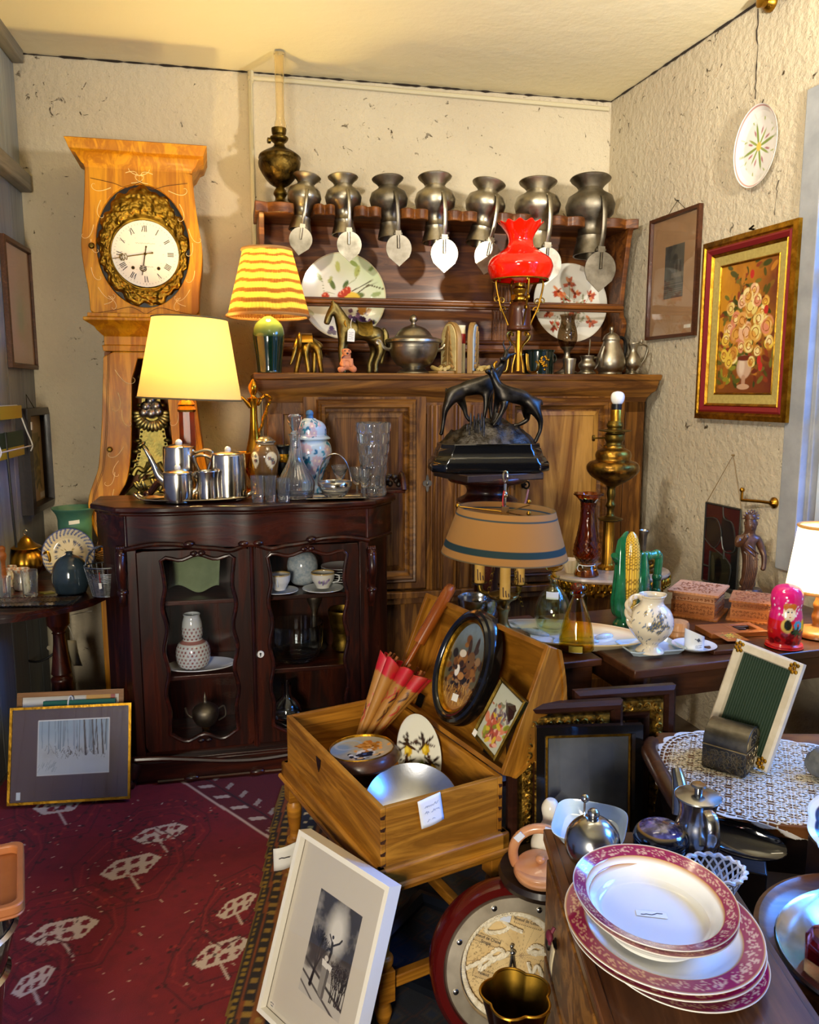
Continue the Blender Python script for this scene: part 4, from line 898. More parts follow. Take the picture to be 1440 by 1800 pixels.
# hurricane goblet
P=bp(996,.13); t=thing('hurricane_goblet','pewter stemmed candle goblet with a smoked glass chimney before the red-flower plate','candle holder',P,12)
turned('pewter_stem',MT['pewter'],t,P,[(0,657),(20,657),(20,653),(10,648),(6,640),(8,632),(5,624),(7,616),(12,610),(0,609)])
turned('smoked_glass',pane('smoked_glass','#b09d82',.02,1.2),t,P,[(11,612),(15,604),(17.5,594),(16,580),(12,566),(13,557),(15,553)])
P=bp(1001,-.0); t=thing('pewter_beaker','small ribbed pewter beaker standing in front of the goblet','beaker',P,12); turned('cup',MT['pewter'],t,P,[(0,661),(8,661),(9,657),(10.5,640),(11.5,632),(10.5,632),(8,655),(0,657)],mod=lambda a,z:1+.02*sin(16*a))
P=bp(1032,.03); t=thing('pewter_measure','short pewter measure with a ladle handle rising out of it on the buffet','measure',P,12)
turned('body',MT['pewter'],t,P,[(0,661),(14,661),(15,657),(11,653),(15,646),(15,640),(11,634),(11,630),(13,626),(12,626),(10,632),(12,642),(0,655)])
b=MB(); m=mpp(640,P.y); z=lambda y:zrow(y,P.y)-P.z; b.tube(sm([(12*m,0,z(630)),(19*m,0,z(629)),(20*m,0,z(640)),(14*m,0,z(650))],4),.005,6); b.build('handle',MT['pewter'],t)
b=MB(); b.tube(sm([(0,0,z(645)),(3*m,0,z(620)),(6*m,.01,z(600)),(5*m,.01,z(596))],5),.006,8,flat=.5); b.build('ladle',MT['pewter'],t)
P=bp(1073,.05); t=thing('pewter_coffee_pot','pewter coffee pot with black handle and ball finial at the right of the buffet','coffee pot',P,12)
turned('body',MT['pewter'],t,P,[(0,661),(19,661),(20,657),(24,650),(26,640),(24,628),(18,612),(14,602),(13,598),(0,597)])
turned('lid',MT['pewter'],t,P,[(14,599),(15,597),(12,590),(7,586),(3,584),(4,580),(3,575),(0,574)])
m=mpp(620,P.y); z=lambda y:zrow(y,P.y)-P.z
b=MB(); b.tube(sm([(12*m,.02,z(605)),(22*m,.03,z(592)),(32*m,.035,z(597)),(35*m,.035,z(612)),(30*m,.03,z(630)),(22*m,.02,z(645))],5),.0075,8); b.build('handle',MT['black'],t)
b=MB(); b.tube(sm([(-22*m,-.03,z(645)),(-27*m,-.05,z(628)),(-22*m,-.05,z(610))],5),[.014-.0009*i for i in range(11)],8); b.build('spout',MT['pewter'],t)
P=bp(1112,.03); t=thing('pewter_jug','little pewter jug with a tall loop handle at the far right of the buffet','jug',P,12)
turned('body',MT['pewter'],t,P,[(0,662),(9,662),(10,659),(6,655),(12,646),(14,638),(12,628),(7,618),(8,610),(10,604),(9,604),(6,618),(0,630)])
m=mpp(630,P.y); z=lambda y:zrow(y,P.y)-P.z
b=MB(); b.tube(sm([(9*m,0,z(607)),(20*m,0,z(606)),(27*m,0,z(612)),(22*m,0,z(630)),(12*m,0,z(645))],5),.0045,8); b.build('handle',MT['pewter'],t)
b=MB(); b.ell((9*m,0,z(602)),(.014,.006,.005)); b.ell((16*m,0,z(600)),(.006,.004,.012)); b.build('lid',MT['pewter'],t)
# ================= things on and in the display cabinet =================
def vp(px,py,z=None):           # a point of the cabinet top (or a shelf) under a pixel
    zz=(VH if z is None else z)+.0006
    if py<1: p=onP(px,870,VT.o+VT.n*py,VT.n); return Vector((p.x,p.y,zz))
    return onZ(px,py,zz)
def vin(px,py,v,z): p=onP(px,py,VT.o+VT.n*v,VT.n); return Vector((p.x,p.y,z+.0008))
def thp(name,label,cat,px,py,z=None,rz=12,group=None):
    P=vp(px,py,z); return P,thing(name,label,cat,P,rz,group)
def zpx(P): return lambda y:zrow(y,P.y)-P.z
# oval silver tray
P,t=thp('silver_tray','large oval silver tray under the silver tea set on the cabinet top','tray',343,.115)
m=mpp(866,P.y); rx=94*m; ry=.11
b=MB(); b.lathe([(0,.004),(.82,.004),(.86,.008),(1,.017),(1.02,.014),(.87,.002),(.8,0),(0,0)],72,S3(rx,ry,1),lambda a,z:1+(.015*abs(sin(9*a)) if z>.012 else 0)); b.build('tray_body',MT['silver'],t)
for s in(-1,1):
    b=MB(); b.tube(sm([(s*rx*.97,-.03,.016),(s*(rx+.012),-.025,.03),(s*(rx+.016),0,.034),(s*(rx+.012),.025,.03),(s*rx*.97,.03,.016)],4),.005,8); b.build('handle',MT['silver'],t)
TRZ=VH+.0045
wb_=plain('ivory_knob','#f3efe4',.25)
def teapiece(nm,label,cat,px,by,pts,lidp,knob,handle,spout=None,dz=0,yo=0):
    P,t=thp(nm,label,cat,px,by,TRZ,12,None); z=zpx(P); m=mpp(860,P.y)
    turned('body',MT['silver'],t,P,pts,k=2)
    if lidp: l=turned('lid',MT['silver'],t,P,lidp,k=2)
    if knob: b=MB(); b.ell((0,0,z(knob[0])),(knob[1]*m,)*3); b.build('knob',wb_,l)
    if handle: b=MB(); b.tube(sm([(x*m,0,z(y)) for x,y in handle],5),.0065,8); b.build('handle',MT['silver'],t)
    if spout: b=MB(); q=sm([(x*m,0,z(y)) for x,y in spout],5); b.tube(q,[.016-.010*i/(len(q)-1) for i in range(len(q))],10); b.build('spout',MT['silver'],t)
    return t
teapiece('silver_teapot','silver teapot with an ivory knob and long spout at the back left of the tray','teapot',318,.165,[(0,848),(25,848),(28,846),(28,790),(27,788),(26,787),(26,789),(0,840)],[(27,789),(27,786),(16,782),(5,780),(0,779)],(778,6),[(26,797),(44,792),(56,796),(54,812),(44,830),(28,836)],[(-26,834),(-38,826),(-48,805),(-57,788)])
teapiece('silver_coffee_pot','tall silver coffee pot with an ivory knob at the right of the tray','coffee pot',403,.12,[(0,864),(28,864),(31,862),(30,805),(29,800),(28,798),(28,803),(0,855)],[(29,801),(29,798),(18,794),(6,792),(0,791)],(790,5.5),[(-27,806),(-40,800),(-52,800),(-57,806),(-50,826),(-40,846),(-28,852)])
teapiece('silver_sugar_bowl','small lidded silver sugar bowl with an ivory knob in front of the teapot','sugar bowl',314,.055,[(0,872),(21,872),(25,868),(25,836),(24,832),(23,831),(23,835),(0,866)],[(25,833),(25,830),(14,826),(5,824),(0,823)],(822,5.5),[(22,838),(32,832),(36,840),(32,856),(23,862)])
teapiece('silver_creamer','open silver cream jug between the sugar bowl and the coffee pot','cream jug',366,.06,[(0,872),(17,872),(19,868),(18,845),(20,832),(21,828),(20,828),(18,836),(16,850),(0,866)],None,None,[(-17,840),(-28,832),(-32,842),(-28,858),(-17,862)],None)
# lamp with the tall white shade
P,t=thp('column_table_lamp','lit table lamp with tall cream drum shade on a wooden column','table lamp',334,.285)
z=zpx(P); m=mpp(700,P.y)
b=MB(); b.lathe([(0,0),(.052,0),(.052,.02),(.042,.03),(0,.03)],8); b.build('base',MT['brown_table'],t,smooth=20)
b=MB(); b.lathe([(.034,.03),(.032,z(722)),(0,z(722))],8,RZ(22.5)); b.build('column',wood('lamp_wood','#8a3d14','#6a2a0c',2,1,.25,.5),t,smooth=20)
turned('collar',MT['brass'],t,P,[(0,724),(15,724),(16,720),(13,714),(15,711),(12,706),(8,702),(5,690)],n=8,k=1,smooth=20)
rt=65*mpp(560,P.y); rb=89*mpp(700,P.y); zt=z(560); zb=z(701)
b=MB(); b.grid(lambda u,v:((rb+(rt-rb)*v)*cos(2*PI*u),(rb+(rt-rb)*v)*sin(2*PI*u),zb+(zt-zb)*v),96,8,wu=True,M=RY(2.2))
sh=b.build('lamp_shade',shade('cream_shade','#ffcb82',.2),t,smooth=180)
for r,q in((rt,zt),(rb,zb)): b=MB(); b.tube([(r*1.004*cos(a),r*1.004*sin(a),q) for a in np.linspace(0,2*PI,72,endpoint=False)],.0035,6,True,M=RY(2.2)); b.build('shade_trim',plain('shade_edge','#6e6446',.8),sh)
b=MB(); b.tube([(0,0,z(690)),(0,0,z(636))],.012,8); bs=b.build('socket',MT['brass'],t)
b=MB(); b.ell((0,0,z(617)),(.03,.03,.04)); b.build('bulb',MT['lit_bulb'],bs)
lamp('column_lamp_light',P+Vector((0,0,z(615))),54,'#ffdd8c',.035)
# gilt ewer
P,t=thp('gilt_ewer','tall slender gilt ewer with a looped twisted handle and flame stopper behind the coffee pot','ewer',450,.27); z=zpx(P); m=mpp(760,P.y)
gold=metal('gold_plate','#e0a22c','#a8701a',.16,14,.1)
turned('body',gold,t,P,[(0,848),(16,848),(17,844),(9,838),(8,832),(16,818),(18,806),(15,790),(10,770),(7,745),(6,720),(8,706),(11,700),(8,702),(4,720),(0,730)])
b=MB(); q=sm([(6*m,0,z(770)),(14*m,0,z(745)),(24*m,0,z(715)),(30*m,0,z(702)),(24*m,0,z(695)),(14*m,0,z(700)),(9*m,0,z(712))],6); b.tube([(x+.002*sin(i*1.4),.003*cos(i*1.4),zz_) for i,(x,y,zz_) in enumerate(q)],.006,8); b.build('handle',gold,t)
b=MB(); q=sm([(-4*m,0,z(715)),(-12*m,0,z(706)),(-20*m,0,z(697))],5); b.tube(q,[.012-.0008*i for i in range(len(q))],8); b.build('spout',gold,t)
turned('stopper',gold,t,P,[(6,705),(8,700),(4,696),(7,688),(8,680),(5,672),(0,665)])
# brown lidded jar
P,t=thp('brown_ginger_jar','brown porcelain lidded jar with white flower panels between the coffee pot and the decanter','jar',469,.19); z=zpx(P); R=24*mpp(805,P.y)
q=sm(prof(P,[(0,850),(15,850),(16,846),(15,840),(20,825),(24,808),(24,797),(19,785),(15,780),(15,776),(0,776)]),8)
b=MB(); b.lathe(q,90); V=b.XY(); an=np.arctan2(V[:,0],-V[:,1]); p=PT(an*R,V[:,2],'#6f5232'); zc=z(806)
for dx in(-.055,.022,.1):
    p.ell(dx,zc,.025,.03,'#e9e2cf',0,.1); r=random.Random(int(dx*1000))
    for k in range(4): p.flower(dx+r.uniform(-.012,.012),zc+r.uniform(-.016,.016),.008,6,r.choice(['#2f4a3a','#7d5a6a','#3d5a7a']),'#c9a040')
p.rect(-1,1,z(781),z(774),'#a9977a')
b.build('body',PT_GLOSS,t,col=p.c)
ld=turned('lid',plain('jar_pewter','#9c9384',.25,'#7a7060',20,metal=.8),t,P,[(0,778),(16,778),(18,776),(17,774),(12,771),(9,768),(4,767),(0,766)])
# cut crystal decanter
P,t=thp('crystal_decanter','clear cut-glass decanter with a faceted stopper in front of the blue floral jar','decanter',521,.095); z=zpx(P)
cry=glass('crystal','#f6fbff',.0,1.5); cry.node_tree.nodes['Principled BSDF'].inputs['Transmission Weight'].default_value=.94; cry2=glass('clear_crystal','#f6fbff',.0,1.5)  # a little diffuse white stands in for window light on the crystal
turned('body',cry,t,P,[(0,874),(24,874),(30,868),(33,850),(31,842),(22,826),(13,808),(10,790),(9,775),(10,768),(12,764),(10.5,764),(8,776),(8.5,790),(11,808),(20,827),(29,844),(30,852),(27,866),(0,868)],k=3,mod=lambda a,zz:1+.012*sin(24*a),n=96)
b=MB(); b.lathe(prof(P,[(0,790),(6,788),(7,766),(8,762),(6,757),(12,742),(13,732),(8,728),(0,727)]),10); b.build('stopper',cry,t,smooth=20)
# blue and white ginger jar
P,t=thp('blue_ginger_jar','blue and white porcelain ginger jar with a domed lid, tallest jar on the cabinet','jar',547,.255); z=zpx(P); R=38*mpp(800,P.y)
q=sm(prof(P,[(0,862),(22,862),(23,856),(20,845),(26,825),(35,808),(38,795),(36,782),(30,773),(27,770),(0,770)]),10)
b=MB(); b.lathe(q,140); V=b.XY(); an=np.arctan2(V[:,0],-V[:,1]); p=PT(an*R,V[:,2],'#b9d0e4'); r=random.Random(12)
def bluefl(p,r,n,x0,x1,z0,z1,s):
    for k in range(n):
        x,zz_=r.uniform(x0,x1),r.uniform(z0,z1); a=r.uniform(0,6)
        c=r.choice(['#2f6f9c','#2b86a0','#3f8fae','#27618c'])
        if r.random()<.25: p.flower(x,zz_,s*1.3,7,'#c9b2c2','#e7d5c2',a,.3)
        else: p.leaf(x,zz_,s*r.uniform(1,1.8),a,c,.55); p.leaf(x,zz_,s*r.uniform(1,1.5),a+1.1,c,.5)
bluefl(p,r,150,-.32,.32,z(858),z(776),.016)
b.build('body',PT_GLOSS,t,col=p.c)
q=sm(prof(P,[(0,772),(33,772),(34,768),(29,764),(29,760),(28,750),(22,742),(12,737),(9,735),(0,735)]),8)
b=MB(); b.lathe(q,110); V=b.XY(); an=np.arctan2(V[:,0],-V[:,1]); p=PT(an*.08,V[:,2],'#b9d0e4'); bluefl(p,r,60,-.25,.25,z(762),z(740),.013)
ld=b.build('lid',PT_GLOSS,t,col=p.c); turned('knob',plain('knob_blue','#3a6fa8',.15,coat=.5),ld,P,[(0,737),(7,736),(6,731),(7,727),(5,722),(0,720)])
# tall crystal vase
P,t=thp('crystal_vase','tall heavy cut-crystal vase with a block pattern on the right of the cabinet top','vase',657,.13); z=zpx(P)
m=mpp(800,P.y); pr=[(0,874),(22,874),(23,872),(21,862),(20,850)]
nb=14; q=prof(P,[(22,872),(21,845),(24,815),(28,780),(31,742)]); zz0=q[0][1];zz1=q[-1][1]
def vr(zv): return np.interp(zv,[a[1] for a in q],[a[0] for a in q])
outer=[(vr(zv),zv) for zv in np.linspace(zz0+.0,zz1,90)]
H=zz1-zz0
b=MB(); b.lathe([(0,zz0)]+outer+[(vr(zz1)-.006,zz1)]+[(vr(zv)-.011,zv) for zv in np.linspace(zz1-.004,zz0+.03,20)]+[(0,zz0+.028)],112,None,lambda a,zv:1)
def vm(x,y,zv):
    r=math.hypot(x,y); ro=vr(min(max(zv,zz0),zz1))
    if r<ro-.003: return (x,y,zv)
    a=math.atan2(y,x); row=(zv-zz0)/H*7; k=math.floor(row)
    c=abs(sin(7*a+(PI/2 if k%2 else 0)))*abs(sin(PI*(row)))
    s=1+.075*(c**.35-.55); return (x*s,y*s,zv)
b.v=[vm(*v) for v in b.v]; b.build('vase_body',cry,t,smooth=25)
# glass basket bowl with silver rim on a metal tray
P,t=thp('metal_tray','small rectangular polished metal tray under the glass basket','tray',590,.05); 
b=MB(); b.M=RZ(-4); b.frm(-.115,.115,-.07,.07,[(0,-.012),(.012,-.010),(.02,-.003),(.02,.0),(0,-.009)],RX(-90)); b.bx(-.097,.097,-.052,.052,.001,.004); b.build('tray_body',MT['silver'],t,bev=.001)
P2=P
P,t=thp('glass_basket','small glass basket bowl with a silver rim and hoop handle on the metal tray','bowl',589,.055,VH+.0045); z=zpx(P); m=mpp(870,P.y)
turned('bowl',cry,t,P,[(0,876),(14,876),(22,868),(28,854),(29,848),(27.5,848),(26,856),(20,866),(0,871)],mod=lambda a,zz_:1+.01*sin(20*a),n=60)
rm=turned('silver_rim',MT['silver'],t,P,[(28.6,855),(30,854),(30,847),(29,846),(28.2,847),(28,854)],k=1)
b=MB(); b.tube([(29*m*cos(a),.004,z(850)+.0+(52*m)*sin(a)) for a in np.linspace(0,PI,24)],.003,8); b.build('handle',MT['silver'],t)
# shot glasses
GL='glass_tumbler'
for (px,by,hw,tp,l) in((453,880,12,836,'leftmost small clear tumbler in front of the brown jar'),(476,880,11,836,'middle small clear tumbler in front of the decanter, just right of another'),(499,882,12,840,'rightmost and widest-set small clear tumbler at the front edge of the cabinet top')):
    P,t=thp(GL,l,'glass',px,.015,None,12,'small tumblers on the cabinet top'); turned('cup',cry,t,P,[(0,by+2),(hw*.85,by+2),(hw*.88,by-6),(hw,tp),(hw*.9,tp),(hw*.78,by-10),(0,by-9)],k=1,n=10,smooth=20)
for (px,by,hw,tp,l) in((598,850,15,818,'wine glass standing behind the hoop handle of the glass basket'),(628,868,12,822,'wine glass standing just left of the tall crystal vase'),(641,876,10,826,'slim wine glass standing against the foot of the crystal vase')):
    P,t=thp('wine_glass',l,'glass',px,{598:.17,628:.14,641:.045}[px],None,12,'wine glasses beside the crystal vase')
    mid=(by+tp)/2+4
    turned('bowl',cry,t,P,[(0,mid+3),(hw*.5,mid),(hw*.9,mid-14),(hw,tp),(hw*.93,tp),(hw*.82,mid-13),(0,mid-2)],k=3); turned('stem',cry,t,P,[(0,by+1),(hw*.8,by+1),(hw*.75,by-1),(2,by-3),(1.6,mid+3),(0,mid+2)],k=1)
# dark carved inkstand at the right end, bronze cup behind
P,t=thp('carved_bookrest','small dark carved wooden stand with scrolled ends at the right end of the cabinet top','stand',690,.22); 
b=MB(); b.bx(-.05,.045,-.05,.05,0,.012); b.build('base',MT['mahogany'],t,bev=.002)
for s,x in((-1,-.045),(1,.04)):
    b=MB(); b.tube(sm([(x,-.05,.012),(x,-.03,.05),(x,.0,.075),(x,.03,.06),(x,.05,.03)],5),.011,8); b.tube([(x+.0,.0+.02*(1-k/16)*cos(k*.6),.05+.02*(1-k/16)*sin(k*.6)) for k in range(16)],.007,6); b.build('scroll_end',MT['mahogany'],t)
b=MB(); r=random.Random(6)
for k in range(14): b.ell((r.uniform(-.03,.03),r.uniform(-.02,.02),.02+r.uniform(0,.05)),r.uniform(.008,.014))
b.build('carved_foliage',MT['dark_wood'],t)
P,t=thp('bronze_goblet','dark bronze goblet with a gold band standing behind the brown jar','goblet',497,.285); turned('cup',MT['black'],t,P,[(0,853),(12,853),(12,850),(5,845),(5,835),(14,822),(17,805),(16,790),(19,784),(17,784),(13,800),(0,815)],mod=lambda a,zz_:1+.03*sin(8*a)); turned('gold_band',gold,t,P,[(16.5,812),(17.6,810),(17.4,798),(16.4,797)],k=1)
P,t=thp('gilt_cup','low gilt cup behind the silver coffee pot','cup',427,.27); turned('cup',gold,t,P,[(0,848),(10,848),(11,844),(6,838),(6,830),(16,818),(20,800),(21,796),(19,796),(15,812),(0,824)])
P,t=thp('carved_slope','carved dark wooden scroll stand standing left of the tea tray against the clock','stand',268,.24); 
b=MB(); b.tube(sm([(-.02,0,.006),(.0,0,.03),(.02,0,.055),(.05,0,.07),(.09,0,.06)],5),.013,8); b.ell((-.02,0,.012),.016); b.bx(-.02,.10,-.04,.04,0,.012); b.build('stand_body',MT['mahogany'],t)
# ---- inside the cabinet ----
s0,s1,s2=shz[0],shz[1],zB
china=plain('china_white','#d5d8d6',.15,coat=.5)
def cup(px,by,z0,hw,h,label,spray,g=None):
    P=vin(px,by,.09,z0); t=thing('tea_cup',label,'cup',P,12,g); m=mpp(by,P.y)
    z0_=.014
    q=sm([(0,z0_),(hw*.5*m,z0_),(hw*.55*m,z0_+.004),(hw*.75*m,z0_+.02),(hw*.95*m,z0_+h*.6),(hw*m,z0_+h),(hw*.94*m,z0_+h),(hw*.85*m,z0_+h*.5),(0,z0_+.012)],5)
    b=MB(); b.lathe(q,70); V=b.XY(); an=np.arctan2(V[:,0],-V[:,1]); p=PT(an*hw*m,V[:,2],'#d9d6cc')
    r=random.Random(int(px))
    if spray:
        for k in range(14): p.flower(r.gauss(0,.014),z0_+h*.45+r.gauss(0,.008),.006,6,r.choice(['#7d6a96','#8f7ba6','#5f7a52','#a892b5']))
    p.rect(-1,1,z0_+h*.95,1,'#b99a5a'); b.build('bowl',PT_GLOSS,t,col=p.c)
    b=MB(); s=1 if spray else -.2; b.tube(sm([(s*hw*.9*m,-.02*(s<0),z0_+h*.85),(s*hw*1.35*m,-.045*(s<0),z0_+h*.75),(s*hw*1.3*m,-.045*(s<0),z0_+h*.4),(s*hw*.8*m,-.03*(s<0),z0_+h*.3)],5),.003,8); b.build('handle',china,t)
    u=thing('saucer','white saucer under the '+('cup with violet flowers' if spray else 'plain white cup')+' inside the cabinet','saucer',P,12,'saucers inside the display cabinet'); b=MB(); b.lathe([(0,.002),(hw*.7*m,.002),(hw*1.7*m,.014),(hw*1.72*m,.012),(hw*.75*m,0),(0,0)],48); b.build('saucer_body',china,u)
cup(492,1044,s0,19,.062,'plain white tea cup on a saucer on the top shelf inside the cabinet',False)
cup(568,1046,s0,21,.06,'tea cup with a spray of violet flowers on the top shelf inside the cabinet',True)
P=vin(532,1000,.22,s0); t=thing('porcelain_teapot','pale patterned porcelain pot standing behind the two tea cups in the cabinet','teapot',P,12); turned('body',plain('pale_blue_china','#bfc6c9',.15,'#8fa0ad',70,coat=.4),t,P,[(0,1026),(16,1026),(26,1010),(26,985),(16,972),(0,968)])
P=vin(600,1000,.22,s0)
for k in range(7):
    o=MB(); o.lathe([(0,.002),(.05,.002),(.085,.01),(.086,.008),(.05,0),(0,0)],40); q=o.build('stacked_saucer',china,None); q.location=P+Vector((0,0,.0105*k)); tag(q,'white saucer in the stack at the right of the cabinet\'s top shelf','saucer','stack of saucers in the cabinet')
# spotted gourd vase on an oval dish
P=vin(353,1150,.13,s1); dish=MB(); dish.lathe([(0,.003),(.6,.003),(1,.017),(1.02,.014),(.6,0),(0,0)],60,S3(.135,.085,1)); q=dish.build('oval_dish',china,None); q.location=P+Vector((.0,.0,0)); q.rotation_euler=(0,0,BF.a); tag(q,'white oval dish under the spotted gourd vase in the cabinet','dish')
P=P+Vector((-.03,0,.0045)); t=thing('gourd_vase','double-gourd white vase dotted with red flowers on the middle shelf of the cabinet','vase',P,12); R=.06
q=sm(prof(P,[(0,1156),(20,1156),(28,1146),(30,1132),(27,1118),(19,1110),(16,1106),(18,1098),(17,1080),(14,1068),(15,1064),(13,1064),(12,1070),(0,1080)]),8)
b=MB(); b.lathe(q,110); V=b.XY(); an=np.arctan2(V[:,0],-V[:,1]); p=PT(an*np.maximum(.02,np.hypot(V[:,0],V[:,1])),V[:,2],'#c9cfd2')
for i in range(-6,7):
    for j in range(14): p.ell((i+.5*(j%2))*.017,.012+j*.0145,.0042,.0042,'#8a4a4c')
p.rect(-1,1,zrow(1113,P.y)-P.z,zrow(1108,P.y)-P.z,'#9a6a66'); b.build('body',PT_GLOSS,t,col=p.c)
P=vin(523,1150,.145,s1); t=thing('crystal_bowl','round cut-glass bowl on the middle shelf behind the right cabinet door','bowl',P,12); turned('bowl',cry2,t,P,[(0,1178),(28,1178),(38,1168),(45,1145),(46,1116),(44.5,1116),(43,1145),(35,1166),(0,1172)],mod=lambda a,zz_:1+.012*sin(16*a),n=80)
P=vin(604,1150,.25,s1); t=thing('brass_cup','tall brass cup at the right of the crystal bowl in the cabinet','cup',P,12); turned('body',MT['brass_old'],t,P,[(0,1180),(20,1180),(18,1160),(24,1130),(27,1115),(25,1115),(20,1150),(0,1170)])
P=vin(553,1120,.285,s1); t=thing('silver_candlestick','dark silver candlestick standing behind the crystal bowl in the cabinet','candlestick',P,12); turned('body',MT['pewter_dark'],t,P,[(0,1180),(20,1180),(18,1172),(5,1165),(6,1140),(4,1120),(9,1105),(14,1090),(10,1080),(14,1072),(0,1070)])
P=vin(362,1270,.12,s2); t=thing('metal_teapot','small metal kettle with a brass foot on the bottom shelf behind the left cabinet door','kettle',P,12); turned('body',MT['pewter_dark'],t,P,[(8,1272),(16,1268),(23,1255),(22,1242),(12,1234),(4,1230),(3,1222),(1.5,1218),(0,1212)]); turned('foot',MT['brass'],t,P,[(0,1290),(12,1290),(10,1286),(6,1280),(8,1272),(0,1271)])
b=MB(); m=mpp(1250,P.y); z=zpx(P); b.tube(sm([(20*m,0,z(1246)),(32*m,0,z(1240)),(34*m,0,z(1256)),(22*m,0,z(1264))],5),.004,6); b.build('handle',MT['pewter_dark'],t)
b=MB(); b.tube(sm([(-20*m,0,z(1258)),(-30*m,0,z(1250)),(-34*m,0,z(1238))],5),.005,8); b.build('spout',MT['pewter_dark'],t)
P=vin(505,1260,.14,s2); t=thing('glass_carafe','clear glass carafe on the bottom shelf behind the right cabinet door','carafe',P,12); turned('body',cry2,t,P,[(0,1290),(22,1290),(26,1270),(20,1250),(8,1235),(9,1215),(7,1215),(6,1236),(18,1252),(23,1270),(0,1286)])
P=vin(340,1010,.15,s0); b=MB(); b.grid(lambda u,v:(-.1+.2*u,.05*sin(u*3)*v+.03*v,.02+.16*v*(1-.3*abs(2*u-1))+.015*sin(u*8)),16,12); q=b.build('folded_napkin',plain('napkin_green','#6f7f5f',.9,'#8b9a78',6),None); q.location=P; tag(q,'pale green folded cloth napkin in the upper left of the cabinet','napkin'); q.modifiers.new('thick','SOLIDIFY').thickness=.003
# ================= deer bronze on its pedestal =================
PY=3.05; PX=onY(857,830,PY).x; ztop=zrow(827,PY); PF=Fr(PX,PY,6)
t=thing('turned_pedestal','tall turned dark wood pedestal with a square top under the deer bronze','pedestal',(PX,PY,0),6)
m=mpp(830,PY)
b=MB(); b.box((0,0,ztop-.014),(.32,.28,.026),RZ(18)); b.build('top',MT['dark_wood'],t,bev=.003)
turned('capital',MT['mahogany'],t,Vector((PX,PY,0)),[(20,1040),(22,990),(24,900),(26,893),(50,882),(54,878),(40,870),(36,862),(42,852),(66,846),(70,838),(60,834),(0,833)])
b=MB(); b.lathe([(0,0),(.17,0),(.17,.03),(.13,.06),(.07,.08),(.05,.12),(.06,.3),(.05,.6),(.046,zrow(1035,PY)),(.046,zrow(1000,PY))],32); b.build('column',MT['mahogany'],t)
t=thing('deer_bronze','dark bronze sculpture of two deer on a rocky mound and stepped black base','sculpture',(PX,PY,ztop),6)
z=lambda y:zrow(y,PY)-ztop
def octo(w,d,c): return [(-w+c,-d),(w-c,-d),(w,-d+c),(w,d-c),(w-c,d),(-w+c,d),(-w,d-c),(-w,-d+c)]
b=MB()
LV=[(101,827),(103,824),(103,813),(99,808),(97,803),(93,800),(91,792),(88,786),(87,778)]; vs=[(x,y,z(yy)+.0006) for w,yy in LV for x,y in octo(w*m,w*m*.5,.045)]
b.add(vs,[(k*8+i,k*8+(i+1)%8,k*8+8+(i+1)%8,k*8+8+i) for k in range(8) for i in range(8)]+[tuple(range(8)),tuple(range(64,72))])
b.build('base',plain('black_lacquer','#0a0a0b',.16,coat=.5),t,bev=.004)
bz=metal('dark_bronze','#4a4640','#2b2825',.3,18,.1)
def mound(u,v):
    a=2*PI*u; r=v; x=r*cos(a)*86*m; y=r*sin(a)*.10; h=(1-r**2.2)*.085*(1+.1*x/(86*m))
    n=noise.noise((x*30,y*30,2))*.018*(1-r**6)+noise.noise((x*90,y*90,5))*.006
    return (x,y,z(778)+max(0,h)+n*(r<.98))
b=MB(); b.grid(mound,70,40,wu=True); 
for k in range(26): r=random.Random(k); a=r.uniform(0,6.28); b.ell((-.06+r.uniform(-.03,.03),-.06+r.uniform(-.02,.02),z(752)+r.uniform(-.02,.03)),(.004,.004,.03),None,6,5)
b.tube([(.02,-.03,z(745)),(.03,-.03,z(726))],.02,10); b.build('rocky_mound',metal('bronze_rock','#55504a','#2c2823',.38,40,.5),t,smooth=80)
H=.035
stag=[[(800,686,H,17),(820,684,H,16),(842,678,H,16),(858,674,H,16)],[(858,674,H,16),(872,664,H,10),(883,648,H,7.5),(889,632,H-.005,6.5),(893,626,H-.01,6)],[(889,632,H-.005,6.5),(884,630,H-.03,4.5),(880,632,H-.05,3)],
 [(893,626,H-.01,6),(904,622,H,2.6),(912,620,H,1)],[(893,626,H-.01,6),(892,614,H,1.6),(888,604,H,1.3),(890,597,H,.9)],[(893,626,H-.01,6),(897,614,H+.01,1.6),(903,606,H+.01,1.3),(900,598,H+.01,.9)],
 [(800,686,H,17),(792,702,H-.02,10),(783,722,H-.02,5),(781,740,H-.02,3),(778,760,H-.02,3),(775,766,H-.02,3.6)],[(800,686,H,17),(815,704,H+.02,9),(821,718,H+.02,4.5),(824,732,H+.02,3),(832,742,H+.02,3.4)],
 [(858,674,H,16),(858,698,H-.02,6.5),(855,720,H-.02,3.4),(852,738,H-.02,2.8),(850,745,H-.02,3.4)],[(858,674,H,16),(866,700,H+.02,6),(868,722,H+.02,3.2),(870,742,H+.02,3)],[(800,686,H,17),(789,682,H,4),(787,690,H,2)]]
D=-.035
